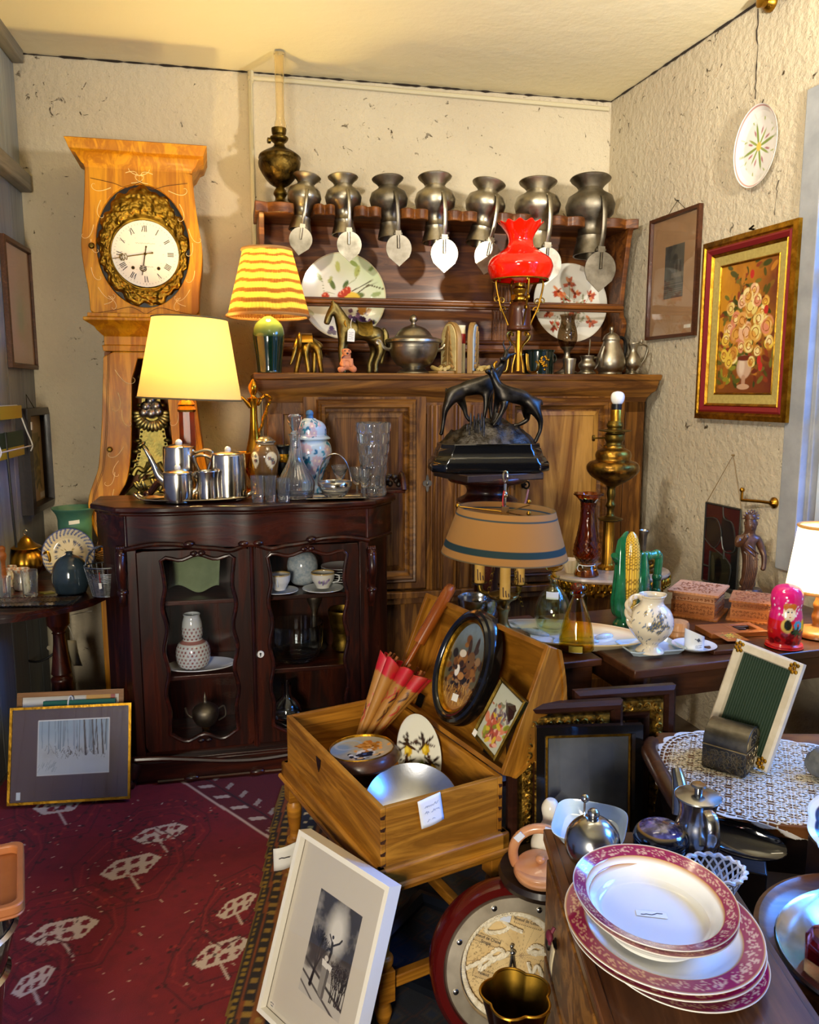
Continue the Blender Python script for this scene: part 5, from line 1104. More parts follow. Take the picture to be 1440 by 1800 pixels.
doe=[[(880,690,D,14),(898,694,D,15),(918,699,D,15),(932,705,D,15)],[(880,690,D,14),(870,680,D,10),(866,666,D,7.5),(862,655,D,7),(856,652,D-.01,5.5),(848,654,D-.02,3.6)],[(862,655,D,7),(872,648,D+.01,2.4),(878,644,D+.01,1)],[(862,655,D,7),(861,645,D-.01,2.4),(858,640,D-.01,1)],
 [(880,690,D,14),(882,712,D-.02,6),(874,730,D-.02,3.4),(864,744,D-.03,2.8),(860,748,D-.03,3.4)],[(880,690,D,14),(872,708,D+.02,6),(869,728,D+.02,3.2),(868,746,D+.02,3)],
 [(932,705,D,15),(938,724,D-.02,8),(944,740,D-.02,4.5),(943,756,D-.02,3),(936,772,D-.02,3),(933,777,D-.02,3.4)],[(932,705,D,15),(922,724,D+.02,8),(926,738,D+.02,4.2),(912,746,D+.02,3),(900,748,D+.02,3)],[(932,705,D,15),(946,704,D,4),(949,712,D,2)]]
skpx('stag',Vector((PX,PY,ztop)),PF,stag,bz,t,2,1.16); skpx('doe',Vector((PX,PY,ztop)),PF,doe,bz,t,2,1.16)
# ================= gueridon with lamp and amber vase =================
GZ=.80; gp=onZ(1075,1004,GZ); gm=mpp(1004,gp.y)
t=thing('gilt_side_table','small oval pale-topped side table with a carved gilt apron before the buffet','side table',(gp.x,gp.y,0),12)
b=MB(); b.lathe([(0,GZ-.016),(.235,GZ-.016),(.24,GZ-.008),(.235,GZ),(0,GZ)],64,S3(1,.66,1)); b.build('top',plain('pale_marble','#b9a58c',.2,'#a08a70',10,coat=.3),t)
b=MB()
def apr(u,v):
    a=2*PI*u; w=.235-.02*v+.012*noise.noise((a*9,v*4,1))+.006*sin(40*a); return (w*cos(a),w*.66*sin(a),GZ-.017-(.045+.012*sin(8*a))*v)
b.grid(apr,220,10,wu=True)
for k in range(60): a=2*PI*k/60; b.tube([((.238+.0)*cos(a+.03*sin(q)),(.238*.66)*sin(a+.03*sin(q)),GZ-.034-.014*cos(q)) for q in np.linspace(0,5,9)],.005,6)
b.build('carved_apron',MT['gilt'],t)
for a in(.6,2.5,3.8,5.6):
    b=MB(); b.tube(sm([(.19*cos(a),.12*sin(a),GZ-.02),(.20*cos(a),.13*sin(a),.55),(.15*cos(a),.1*sin(a),.2),(.2*cos(a),.13*sin(a),0.008)],5),[.022-.0008*i for i in range(16)],10); b.build('leg',MT['brass_old'],t)
def gput(px,dv,nm,l,c): p=onP(px,1000,gp+Vector((0,dv,0)),Vector((0,1,0))); P=Vector((p.x,p.y,GZ+.0006)); return P,thing(nm,l,c,P,0)
P,t=gput(1068,.045,'brass_oil_lamp','tall embossed brass oil lamp converted with a white globe bulb beside the amber vase','table lamp')
turned('column',MT['brass'],t,P,[(0,1000),(17,1000),(17,996),(12,993),(10,990),(9.5,920),(10,915)],k=1,mod=lambda a,zz_:1+.03*sin(18*a),n=72)
turned('stem',MT['brass_old'],t,P,[(10,917),(20,914),(21,911),(8,907),(6,895),(9,888),(6,880),(8,868),(7,858),(10,853)],dx=1.5)
turned('font',metal('lamp_emboss','#a57a2c','#5e421a',.28,28,.5,grain=50),t,P,[(10,854),(20,848),(36,838),(45,827),(45,818),(40,812),(30,808),(31,800),(28,792),(19,787),(18,783)],dx=3,mod=lambda a,zz_:1+.012*sin(14*a+80*zz_))
bn=turned('burner',MT['brass_old'],t,P,[(18,784),(14,779),(17,772),(17,764),(14,760),(27,758),(27,756),(13,754),(15,748),(12,742),(11,740)],dx=4)
b=MB(); mm=mpp(770,P.y); zz=zrow(770,P.y)-P.z; b.tube([(-10*mm,0,zz),(-32*mm,-.01,zz)],.003,6); b.lathe([(0,-.004),(.012,-.004),(.012,.004),(0,.004)],12,align((-34*mm,-.01,zz),(1,0,0))); b.build('wick_key',MT['brass_old'],bn)
turned('socket',MT['brass'],t,P,[(11,742),(10.5,738),(10,722),(9,720)],dx=6,k=1); turned('bulb_collar',MT['black'],t,P,[(9,721),(9,710),(0,709)],dx=6,k=1)
turned('bulb',plain('milk_bulb','#f0eee6',.15,coat=.4),t,P,[(7,711),(10,707),(12,700),(11,693),(7,689),(0,687.5)],dx=7)
P,t=gput(1031,-.075,'amber_vase','tall amber quilted glass vase with a ruffled lip and white tag string','vase')
amb=glass('amber_glass','#c07a20',.02)
mt_=amb; q=sm(prof(P,[(0,1008),(20,1008),(20,1002),(15,993),(13,989),(18,983),(23,972),(22,958),(18,940),(14,915),(13,895),(14,884),(20,874),(26,868),(24,868),(18,877),(12,888),(11,900),(12,920),(16,945),(19,962),(18,978),(0,986)]),5)
z0_=zrow(985,P.y)-P.z; z1_=zrow(885,P.y)-P.z
def qm(a,zv):
    if z0_<zv<z1_: return 1+.06*(abs(sin(8*a+zv*130))+abs(sin(8*a-zv*130))-1)
    return 1+(.10*sin(6*a)*(zv-z1_)/.03 if zv>z1_ else 0)
b=MB(); b.lathe(q,128,None,qm); b.build('vase_body',amb,t,smooth=60)
b=MB(); mm=mpp(990,P.y); b.tube([(14.5*mm*cos(a),14.5*mm*sin(a),zrow(990,P.y)-P.z) for a in np.linspace(0,2*PI,30,endpoint=False)],.0018,6,True); b.tube([(-.03+.010*cos(a),-.026,zrow(994,P.y)-P.z+.012*sin(a)) for a in np.linspace(0,2*PI,16,endpoint=False)],.0016,6,True); b.build('tag_string',MT['string'],t)
P,t=gput(1004,-.03,'shell_dish','small cream shell-shaped dish at the left edge of the gilt side table','dish'); b=MB(); b.lathe(prof(P,[(0,1004),(9,1004),(15,992),(17,983),(16,983),(12,994),(0,1001)]),48,None,lambda a,zv:1+.06*sin(9*a)); b.build('dish_body',plain('cream_ware','#cbb594',.3),t)
P,t=gput(1130,.09,'flared_stem_vase','slim grey metal trumpet vase standing behind the corn jug','vase'); turned('vase_body',MT['pewter'],t,P,[(0,1010),(12,1010),(12,1006),(5,1000),(4,980),(5,945),(8,935),(9,933),(8,933),(3,950),(0,990)])
P,t=gput(1143,-.03,'scroll_ornament','curled gilt ornament on the gilt side table seen through the corn jug handle','ornament'); b=MB(); b.tube([(.035*(1-k/26)*cos(k*.42),0,.042+.035*(1-k/26)*sin(k*.42)) for k in range(26)],.009,8); b.bx(-.03,.03,-.02,.02,0,.01); b.build('scroll',MT['brass_old'],t)
# ================= right-hand tables =================
p1=onZ(1116,1180,.75); TB=Fr(p1.x,p1.y,17.3); TBZ=.75
t=thing('long_side_table','long dark wooden table along the right wall carrying the boxes and doll','table',TB.o*1,17.3)
b=MB(); b.bx(0,.96,0,.58,TBZ-.025,TBZ); b.build('top',MT['brown_table'],t,bev=.004)
b=MB(); b.bx(.03,.93,.03,.05,TBZ-.10,TBZ-.025); b.bx(.03,.05,.03,.55,TBZ-.10,TBZ-.025); b.bx(.91,.93,.03,.55,TBZ-.10,TBZ-.025); b.build('apron',MT['brown_table'],t)
for x in(.05,.90):
    for y in(.05,.53): b=MB(); b.lathe([(0,0),(.016,0),(.02,.04),(.024,.2),(.03,TBZ-.14),(.026,TBZ-.12),(.032,TBZ-.10),(.032,TBZ-.03)],16,T3(x,y,0)); b.build('leg',MT['brown_table'],t)
t=thing('low_side_table','dark wooden table under the fish platter and the two decanters','table',TB.w(-.262,.14),17.3); LZ=.742
b=MB(); b.bx(0,.247,0,.48,LZ-.022,LZ); b.build('top',MT['brown_table'],t,bev=.004)
b=MB(); b.bx(.02,.227,.02,.46,LZ-.11,LZ-.022); d=b.build('drawer_case',MT['brown_table'],t,bev=.002)
for x in(.04,.207):
    for y in(.04,.46): b=MB(); b.bx(x-.018,x+.018,y-.018,y+.018,0,LZ-.11); b.build('leg',MT['brown_table'],t,bev=.003)
def tp_(nm,l,c,px,py,zz=TBZ,rz=17,g=None): P=onZ(px,py,zz+.0006); return P,thing(nm,l,c,P,rz,g)
# fish platter
P,t=tp_('fish_platter','large oval cream platter with raised fish relief holding the two decanters','platter',990,1128,LZ); m=mpp(1128,P.y)
pa=-32
q=[(0,.01)]+[(i/14*.72,.01+.0*i) for i in range(1,15)]+[(.8,.014),(.9,.022),(.97,.030),(1.0,.033),(1.0,.029),(.9,.016),(.72,.002),(.7,0),(0,0)]
b=MB(); b.M=RZ(pa)@S3(.245,.125,1); b.lathe(q,140); V=b.XY(); 
X_=V@np.array(RZ(-pa).to_3x3()).T; rr=np.hypot(X_[:,0]/.245,X_[:,1]/.125); p=PT(X_[:,0],X_[:,1],'#d9c398')
p.m(np.clip((.93-rr)/.02,0,1),'#e4d6b4'); p.m(np.clip((.70-rr)/.02,0,1),'#dfe2da'); p.m(np.clip((.02-np.abs(rr-.955))/.012,0,1),'#9c5a34'); r=random.Random(8)
for k in range(12): p.leaf(r.uniform(-.17,.17),r.uniform(-.08,.08),.022,r.uniform(0,6),r.choice(['#55604a','#6d7a68','#40502f']),.4)
b.build('platter_body',PT_GLOSS,t,col=p.c)
b=MB()
for k,(x,y,a,L) in enumerate(((.05,-.02,10,.12),(-.09,.03,-20,.10),(.12,.04,40,.07))):
    M=RZ(pa)@T3(x,y,.013)@RZ(a); b.ell((0,0,0),(L*.5,L*.17,.011),M,28,10); b.prism([(-L*.48,0),(-L*.66,L*.13),(-L*.6,0),(-L*.66,-L*.13)],-.002,.006,M,ax='z'); b.ell((0,0,0),(L*.14,L*.22,.006),M@T3(.0,L*.08,0),12,6)
b.build('fish_relief',plain('china_blue','#c5d3dc',.1,'#9fb4bf',60,coat=.5),t)
# decanters
lab_=plain('sticker','#cfd6e6',.5)
def decanter(l,px,py,body,stop,mat,mat2,sticker):
    P,t=tp_('glass_decanter',l,'decanter',px,py,LZ+.012,0); turned('body',mat,t,P,body,k=4,n=64); turned('stopper',mat2,t,P,stop,k=2,n=10 if mat2!=mat else 32,smooth=25)
    b=MB(); m=mpp(py,P.y); x0,y0,w,h=sticker; R=x0; z0=zrow(y0,P.y)-P.z
    b.grid(lambda u,v:(R*m*sin((u-.5)*w/R+ -.25),-R*m*1.015*cos((u-.5)*w/R-.25),z0+h*m*(v-.5)),8,3); b.build('price_sticker',lab_,t); return t
clr=pane('pale_glass','#f6fae6',.01,1.6); yel=pane('yellow_glass','#f8e48e',.01,1.6)
decanter('round clear glass decanter with a yellow stopper at the back of the fish platter',971,1108,[(0,1110),(17,1110),(26,1105),(32,1085),(31,1068),(25,1050),(15,1036),(8,1029),(7.5,1022),(11,1014),(10,1013),(6.5,1022),(6.5,1030),(14,1038),(23,1051),(29,1068),(30,1085),(24,1102),(0,1107)],[(0,1020),(5.5,1018),(6,1010),(4,1005),(14,1001),(17,996),(12,992),(0,990)],clr,yel,(22,1042,22,13))
decanter('yellow glass decanter with a faceted amber stopper at the front of the fish platter',1013,1142,[(0,1146),(26,1146),(31,1138),(29,1115),(22,1085),(14,1062),(10,1052),(10,1047),(14,1043),(13,1042),(9,1047),(9,1053),(13,1064),(20,1086),(27,1116),(29,1136),(24,1142),(0,1141)],[(0,1052),(8,1050),(8.5,1042),(6,1039),(14,1035),(13,1030),(6,1025),(0,1024)],yel,pane('amber_stopper','#e08a3c',.01,2),(30,1137,24,13))
# corn jug
P,t=tp_('corn_jug','tall green majolica jug shaped like an ear of corn with a bamboo handle','jug',1100,1100); z=zpx(P); m=mpp(1050,P.y)
grn=plain('majolica_green','#0d4a2c',.08,'#1f6b44',12,coat=.7)
turned('foot',grn,t,P,[(0,1112),(21,1112),(23,1108),(19,1100),(17,1094),(23,1085)],n=32)
b=MB(); q=sm(prof(P,[(15,1096),(24,1085),(27,1060),(25,1035),(23,1010),(22,985),(23,968)]),6); b.lathe(q,64,None,lambda a,zv:1+.06*abs(sin(5*a)))
b.build('husk_body',grn,t)
def cobm(a,zv): return 1+.03*(abs(sin(11*a))**.5+abs(sin(zv*480))**.5-1.3)
q=sm(prof(P,[(10,1100),(14,1070),(15,1040),(15,1000),(15,975),(13,955),(9,941),(3,933),(0,932)]),14)
b=MB(); b.lathe(q,120,None,cobm); V=b.XY(); an=np.arctan2(V[:,1],V[:,0]); p=PT(an,V[:,2],'#e2b43a'); p.m((np.abs(((an*22/PI/2)%1)-.5)>.38)|(np.abs(((V[:,2]*105+np.floor(an*22/PI/2)*.5)%1)-.5)>.36),'#7d5a14'); b.v=[(x-.006,y-.026,zz_) for x,y,zz_ in b.v]; b.build('corn_cob',PT_GLOSS,t,60,col=p.c)
def leaf3(b,P,w,bend=.3):
    q=sm(P,6); n=len(q)
    def f(u,v):
        i=u*(n-1); k=int(min(i,n-2)); a=Vector(q[k]).lerp(Vector(q[k+1]),i-k); ww=w*sin(PI*min(1,(u*.85+.12)))**.7; s=(v-.5)*2
        return (a.x+ww*s*.55,a.y+ww*abs(s)*bend-.0,a.z+0)
    b.grid(f,24,7)
b=MB(); leaf3(b,[(-17*m,-.05,z(1098)),(-21*m,-.045,z(1030)),(-18*m,-.035,z(975)),(-15*m,-.025,z(945)),(-10*m,-.018,z(932))],.035); 
leaf3(b,[(12*m,-.055,z(1098)),(16*m,-.055,z(1060)),(21*m,-.045,z(1010)),(25*m,-.025,z(970))],.04); leaf3(b,[(-2*m,-.06,z(1102)),(2*m,-.062,z(1080)),(6*m,-.06,z(1060))],.03)
o=b.build('husk_leaf',grn,t,smooth=80); o.modifiers.new('s','SOLIDIFY').thickness=.005
b=MB(); q=sm([(-14*m,0,z(985)),(-24*m,-.005,z(978)),(-32*m,-.01,z(973))],4); b.tube(q,[.03-.0022*i for i in range(len(q))],10,flat=.7); b.tube([(-20*m,-.005,z(985)),(-14*m,-.005,z(950)),(-8*m,-.01,z(936))],[.02,.018,.006],8); b.build('spout',grn,t)
b=MB(); hp=[(18*m,.0,z(978)),(40*m,.005,z(980)),(60*m,.01,z(979)),(66*m,.012,z(986)),(64*m,.012,z(1020)),(63*m,.012,z(1045)),(52*m,.01,z(1070)),(30*m,.0,z(1085))]
b.tube(sm(hp,4),.0135,12)
for i in(1,2,4,5,6): b.ell(hp[i],.0165)
b.tube(sm([(24*m,0,z(985)),(38*m,.01,z(1000)),(46*m,.01,z(1040)),(50*m,.01,z(1070))],4),.010,8); b.build('handle',grn,t)
# floral jug on a small dish
P,t=tp_('small_tray_dish','small rectangular blue-white dish with clipped corners under the floral jug','dish',1143,1142,TBZ,12); 
o_=[(-.088,-.05),(-.072,-.062),(.072,-.062),(.088,-.05),(.088,.05),(.072,.062),(-.072,.062),(-.088,.05)]
b=MB(); n=8
L=[(1.0,.016),(.97,.016),(.86,.006),(.01,.006)]; vs=[(x*s,y*s,zz_) for s,zz_ in L for x,y in o_]+[(x*s,y*s,zz_) for s,zz_ in((.85,0),(1.0,.013)) for x,y in o_]
fs=[(k*8+i,k*8+(i+1)%8,k*8+8+(i+1)%8,k*8+8+i) for k in range(3) for i in range(8)]+[tuple(range(24,32))]+[(32+i,32+(i+1)%8,40+(i+1)%8,40+i) for i in range(8)]+[(40+i,40+(i+1)%8,(i+1)%8,i) for i in range(8)]+[tuple(range(32,40))]
b.add(vs,fs); b.build('dish_body',plain('dish_blue','#b8cbd9',.08,coat=.6),t,smooth=30)
b=MB(); 
for k in range(7): r=random.Random(k); b.ell((r.uniform(-.065,.065),r.choice([-.045,-.038,.04]),.0068),(.009,.004,.0006),RZ(0),10,4)
b.build('blue_sprig',plain('sprig_blue','#31506f',.2),t)
P,t=tp_('floral_jug','cream pottery jug with grey-blue flower sprays and a twisted rope handle','jug',1142,1146,TBZ+.0065,12); z=zpx(P); m=mpp(1100,P.y); R=39*m
q=sm(prof(P,[(0,1151),(22,1151),(24,1147),(17,1140),(15,1134),(26,1122),(37,1105),(39,1090),(33,1073),(22,1062),(20,1056),(22,1050),(24,1046),(22,1045),(18,1052),(17,1060),(28,1074),(34,1090),(0,1130)]),7)
b=MB(); b.lathe(q,150,None,lambda a,zv:1); sp=z(1052); b.v=[(x*(1+.25*max(0,cos(math.atan2(y,x)-.2))**8*max(0,(zv-sp))/.012),y,zv) for x,y,zv in b.v]
V=b.XY(); an=np.arctan2(V[:,0],-V[:,1]); p=PT(an*R,V[:,2],'#e2d6bd'); r=random.Random(21)
for k in range(26):
    x,zz_=-.012+r.gauss(0,.016),z(1090)+r.gauss(0,.015); p.flower(x,zz_,.0075,6,'#525a66','#b9a04a',r.random(),.22)
for k in range(70): x,zz_=r.uniform(-.14,.14),r.uniform(z(1145),z(1064)); p.leaf(x,zz_,r.uniform(.006,.013),r.uniform(0,6),r.choice(['#5b6d88','#6d7f98','#45556d']),.35)
p.m((V[:,2]>z(1048)),'#cdbd9d'); b.build('body',PT_GLOSS,t,col=p.c,smooth=70)
b=MB(); q=sm([(-18*m,0,z(1050)),(-32*m,0,z(1047)),(-44*m,0,z(1058)),(-43*m,0,z(1080)),(-36*m,0,z(1100))],8)
for ph in(0,PI): b.tube([(x+.005*cos(i*.55+ph),.005*sin(i*.55+ph),zz_+.002*cos(i*.55+ph)) for i,(x,y,zz_) in enumerate(q)],.006,8)
b.build('handle',plain('cream_glaze','#d3c2a4',.15,coat=.5),t)
# wooden jar, cup and saucer
P,t=tp_('wooden_jar','little pale turned wooden jar with a lid behind the slanted cup','jar',1191,1122); lw=wood('pale_wood','#d09a64','#b87f4a',2,1.4,.4,.1)
turned('body',lw,t,P,[(0,1132),(18,1132),(18.5,1127),(17,1122),(17,1106)],k=1); turned('lid',lw,t,P,[(17.5,1107),(19,1106),(19,1096),(17,1092),(0,1090)],k=1)
P,t=tp_('saucer','white saucer with a slanted-rim cup on it at the table edge','saucer',1220,1142); turned('saucer_body',china,t,P,[(0,1142),(18,1142),(36,1134),(36,1133),(18,1138),(0,1138)],k=2)
P,t=tp_('slanted_cup','white cylindrical cup with a slanted rim and small emblem standing on the saucer','cup',1220,1140,TBZ+.008); m=mpp(1130,P.y); R=17*m; H=.062
b=MB(); b.lathe([(0,0),(R*.97,0),(R,.003)]+[(R,.003+(H-.003)*k/30) for k in range(1,31)]+[(R*.92,H),(R*.92,.01),(0,.008)],80)
b.v=[(x,y,zv-(.013*x/R+.013)*max(0,(zv-.03)/(H-.03))) for x,y,zv in b.v]; V=b.XY(); an=np.arctan2(V[:,0],-V[:,1]); p=PT(an*R,V[:,2],'#dcdfdf')
p.poly([(-.012,.034),(-.006,.040),(0,.034),(-.006,.026)],'#3d4450'); p.line(-.015,.036,.002,.03,.0012,'#3d4450'); p.scrib(-.014,.016,.026,.0025,'#6d737b',.0007,4,2); b.build('cup_body',PT_GLOSS,t,col=p.c,smooth=50)
# carved boxes
cbx=wood('carved_wood','#b9743a','#9a5a28',0,1.5,.5,.05); plain('carved_recess','#7a4218',.8); cbl=wood('carved_pale','#cd9468','#b67c50',0,1.5,.5,.05)
def carvedbox(l,A,B,Dp,h,over,lid,fit=1):
    pa,pb,pc=onZ(*A,TBZ),onZ(*B,TBZ),onZ(*Dp,TBZ); u=(pb-pa); w=u.length; ang=math.degrees(math.atan2(u.y,u.x)); n=Vector((-u.y,u.x,0)).normalized(); d=abs((pc-pb).dot(n))*fit
    t=thing('carved_box',l,'box',(pa.x,pa.y,TBZ+.0006),ang,'fretwork wooden boxes')
    b=MB(); b.bx(0,w,0,d,0,h*.62); b.prism([(x,y) for x,y in scal(w,d,.010)],0,.006,ax='z'); bd=b.build('body',cbx,t)
    b=MB(); b.bx(.002,w-.002,.002,d-.002,h*.63,h*.92); b.prism(scal(w,d,over),h*.92,h,ax='z'); ld=b.build('lid',cbl if lid else cbx,t)
    for par,z0,z1 in((bd,.014,h*.58),(ld,h*.67,h*.89)):
        c=MB(); r=random.Random(int(A[0]+z0*1000))
        for (ox,oy,ux,uy,L) in((0,0,1,0,w),(w,0,0,1,d)):
            for k in range(int(L/.011)):
                s=.010+k*.011
                if s>L-.008: break
                for j in range(max(1,int((z1-z0)/.011))):
                    zc=z0+.0055+j*.011; a=r.uniform(0,6)
                    P=[(ox+ux*(s+.0045*cos(q+a)*(.3+.7*q/5))-uy*(-.0006)+(0 if uy else 0),oy+uy*(s+.0045*cos(q+a)*(.3+.7*q/5))-(.0006 if ux else 0),zc+.0045*sin(q+a)*(.3+.7*q/5)) for q in np.linspace(0,5,9)]
                    c.tube(P,.0014,4)
        c.build('fretwork',MT['carved_recess'],par)
    c=MB(); r=random.Random(3)
    for k in range(int(w*d/.00016)):
        x,y,a=r.uniform(.006,w-.006),r.uniform(.006,d-.006),r.uniform(0,6); c.tube([(x+.006*cos(q+a)*q/5,y+.006*sin(q+a)*q/5,h+.0002) for q in np.linspace(0,4,8)],.0011,4)
    c.build('lid_fretwork',MT['carved_recess'],ld); return t
def scal(w,d,o):
    P=[]
    for (x0,y0,x1,y1) in((-o,-o,w+o,-o),(w+o,-o,w+o,d+o),(w+o,d+o,-o,d+o),(-o,d+o,-o,-o)):
        L=math.hypot(x1-x0,y1-y0); n=max(3,int(L/.012)); 
        for k in range(n*4):
            q=k/(n*4); nx,ny=(y1-y0)/L,-(x1-x0)/L; s=.003*abs(sin(PI*n*q)); P.append((x0+(x1-x0)*q+nx*s,y0+(y1-y0)*q+ny*s))
    return P
carvedbox('larger square carved wooden box with a pale fretwork lid next to the hanging stained glass',(1179,1081),(1255,1092),(1281,1074),.088,.010,True)
carvedbox('smaller carved wooden box standing behind the red nesting doll',(1283,1090),(1351,1098),(1368,1078),.068,.004,False,.9)
# wooden frames with painted flower
t=None
P,t=tp_('painted_wood_puzzle','flat wooden frame with a painted yellow flower and an open square recess','wooden frame',1290,1112,TBZ,10); m=mpp(1112,P.y)
ow=wood('orange_wood','#a8642c','#8a4c1c',0,1.2,.45,.1)
b=MB(); b.frm(-.02,.085,-.05,.05,[(0,0),(.022,0),(.022,.016),(0,.016)],RX(90)@T3(0,0,0)); b.v=[(x,y,abs(zv)) for x,y,zv in b.v]; b.bx(-.105,-.02,-.05,.05,0,.016); b.bx(0,.065,-.03,.03,0,.004); b.build('board',ow,t,bev=.0015)
b=MB(); b.bx(.006,.036,-.01,.012,.004,.014); b.bx(.01,.06,.014,.024,.004,.014); b.build('inset_block',MT['dark_wood'],t,bev=.001)
def fl(p):
    r=random.Random(2)
    for k in range(60): p.leaf(.5+r.gauss(0,.16),.45+r.gauss(0,.18),.16,r.uniform(0,6),r.choice(['#d9c03a','#b8a62e','#7f8a3a','#4f6a3a','#e0cf6a']),.35)
art('painted_flower',.07,.085,fl,PT_MAT,t,60,bg='#a8662e',M=T3(-.063,-.0425,.0165)@RX(-90)@S3(1,1,-1))
P,t=tp_('thin_board','second flat wooden board lying under the painted frame at the table edge','board',1292,1142,TBZ,14); b=MB(); b.bx(-.09,.05,-.03,.02,0,.012); b.build('board',MT['brown_table'],t,bev=.002)
# nesting doll
P,t=tp_('nesting_doll','red and pink painted wooden nesting doll with a blue flower','doll',1378,1136); z=zpx(P); R=30*mpp(1100,P.y)
q=sm(prof(P,[(0,1145),(29,1145),(31,1141),(30,1137),(26,1134),(28,1120),(29,1100),(27,1080),(25,1068),(27,1055),(26,1042),(20,1032),(10,1027.5),(0,1026)]),9)
b=MB(); b.lathe(q,150,RZ(0)); V=b.XY(); an=np.arctan2(V[:,0],-V[:,1]); p=PT(an*R,V[:,2],'#d8141c'); off=-.022
p.m((V[:,2]>z(1085)),'#d81a72'); r=random.Random(4)
for k in range(30): p.ell(r.uniform(-.09,.09),r.uniform(z(1080),z(1032)),.0035,.0035,'#f3d6e4')
for k in range(14): p.flower(r.uniform(-.09,.09),r.uniform(z(1134),z(1112)),.011,4,'#8a0c18','#a81820',r.random()*3,.6)
p.ell(off-.004,z(1070),.021,.026,'#e8d9b8',0,.06); p.ell(off-.012,z(1061),.013,.012,'#c9702a'); p.ell(off+.006,z(1061),.012,.011,'#c9702a'); p.ell(off-.003,z(1072),.015,.016,'#f0dcc2',0,.08)
for s in(-1,1): p.ell(off-.003+s*.006,z(1070),.0032,.0024,'#2b3d5a'); p.line(off-.003+s*.003,z(1067),off-.003+s*.009,z(1067),.0007,'#2b1a10')
p.ell(off-.003,z(1078),.003,.0016,'#c0202a'); p.ell(off-.003,z(1074),.0014,.002,'#d9a88a'); p.ell(-.033,z(1095),.016,.022,'#e3c05a',.3); p.ell(-.03,z(1092),.011,.016,'#2c2c22'); p.ell(.03,z(1095),.018,.02,'#efc51e'); p.line(.004,z(1110),.03,z(1104),.004,'#1c2a1c')
p.flower(.002,z(1092),.015,7,'#2f9ac0','#d8303a',.3,.4); p.ell(-.008,z(1105),.014,.01,'#201c1c')
for k in range(6): p.leaf(-.002,z(1104),.02,.3+k*1.05,r.choice(['#1d4a2a','#2c2018','#e0c050']),.3)
b.build('body',paint('lacquer_doll',.1,.7),t,col=p.c)
# small lamp at the window
P,t=tp_('window_lamp','lit small lamp with a pleated white shade and turned wooden base beside the window','table lamp',1436,1118); z=zpx(P); m=mpp(1000,P.y)
turned('base',wood('gold_wood','#b9803a','#9a6426',2,1.2,.35,.3),t,P,[(0,1128),(34,1128),(36,1120),(30,1114),(14,1110),(8,1104),(11,1090),(8,1076),(10,1066),(7,1056),(6,1040)])
zb=z(1035); zt=z(925)
b=MB(); b.grid(lambda u,v:((56-14*v)*m*(1+.012*sin(2*PI*u*60))*cos(2*PI*u),(56-14*v)*m*(1+.012*sin(2*PI*u*60))*sin(2*PI*u),zb+(zt-zb)*v),260,8,wu=True); sh=b.build('lamp_shade',shade('white_pleat','#fff0cf',.65),t,smooth=180)
for r_,zz_ in((56*m,zb),(42*m,zt)): b=MB(); b.tube([(r_*cos(a),r_*sin(a),zz_) for a in np.linspace(0,2*PI,48,endpoint=False)],.005,6,True); b.build('shade_trim',plain('gold_braid','#c9924a',.8),sh)
b=MB(); b.tube([(0,0,z(1040)),(0,0,z(1000))],.01,8); bs=b.build('socket',MT['brass'],t); b=MB(); b.ell((0,0,z(982)),(.025,.025,.03)); b.build('bulb',MT['lit_bulb'],bs)
lamp('window_lamp_light',P+Vector((0,0,z(982))),16,'#ffe7b8',.03)
# goddess statue
P,t=tp_('goddess_statue','carved brown wooden statue of a standing woman in draped cloth with a crown','statue',1318,1043,TBZ,0); z=zpx(P); SF=Fr(P.x,P.y,0); SF.o=Vector((P.x,P.y,0))
sw=plain('statue_wood','#3d2417',.35,'#5a3924',30,coat=.2,bmp=.15)
st_=[[(1316,1000,0,16),(1319,985,0,14),(1316,970,0,11),(1314,955,0,14),(1316,945,0,13),(1318,936,0,6),(1319,925,-.005,10.5),(1320,912,0,9),(1320,905,0,6)],
 [(1316,1000,0,16),(1311,1018,0,13),(1309,1034,0,12)],[(1316,1000,0,16),(1320,1018,0,12),(1318,1034,0,12)],
 [(1316,945,0,13),(1332,947,0,7),(1338,962,0,5.6),(1342,978,-.01,4.4),(1340,994,-.015,3.6),(1336,1002,-.02,4.4)],[(1316,945,0,13),(1299,946,0,6.5),(1293,958,-.02,5),(1299,946,-.05,3.6),(1303,936,-.055,3.6)]]
skpx('figure',P,SF,st_,sw,t,2,1.16); hx=SF.at(1320,914)[0]; bx2=SF.at(1316,985)[0]
b=MB(); m=mpp(980,P.y); b.lathe([(0,0),(.036,0),(.042,.008),(.036,.02),(0,.022)],24,S3(1.1,.9,1)); b.build('plinth',sw,t)
b=MB()
for i in range(9): a=PI*i/8; b.ell((0,0,0),(.004,.004,.012),T3(hx+.021*cos(a),0,z(911)+.022*sin(a))@RY(90-math.degrees(a)),8,6)
b.lathe([(.021,z(912)),(.022,z(908)),(.018,z(904)),(0,z(902))],20,T3(hx,0,0)); b.build('crown',sw,t)
b=MB()
for k in range(7): b.tube(sm([(bx2+(-9+k*3)*m,-.024-.004*sin(k),z(972)),(bx2+(-9+k*3.0)*m,-.03,z(1000)),(bx2+(-14+k*3.0)*m,-.024,z(1034))],6),.0035,6)
for k in range(3): b.tube(sm([(bx2-12*m,-.016,z(952+k*8)),(bx2,-.027,z(962+k*9)),(bx2+13*m,-.016,z(972+k*10))],6),.003,6)
b.build('drapery',sw,t)
b=MB(); 
for s in(-1,1): b.ell((hx-.003+s*3.5*m,-.024,z(919)),(.003,.002,.0016)); b.ell((hx+s*10.5*m,-.004,z(920)),(.003,.006,.009))
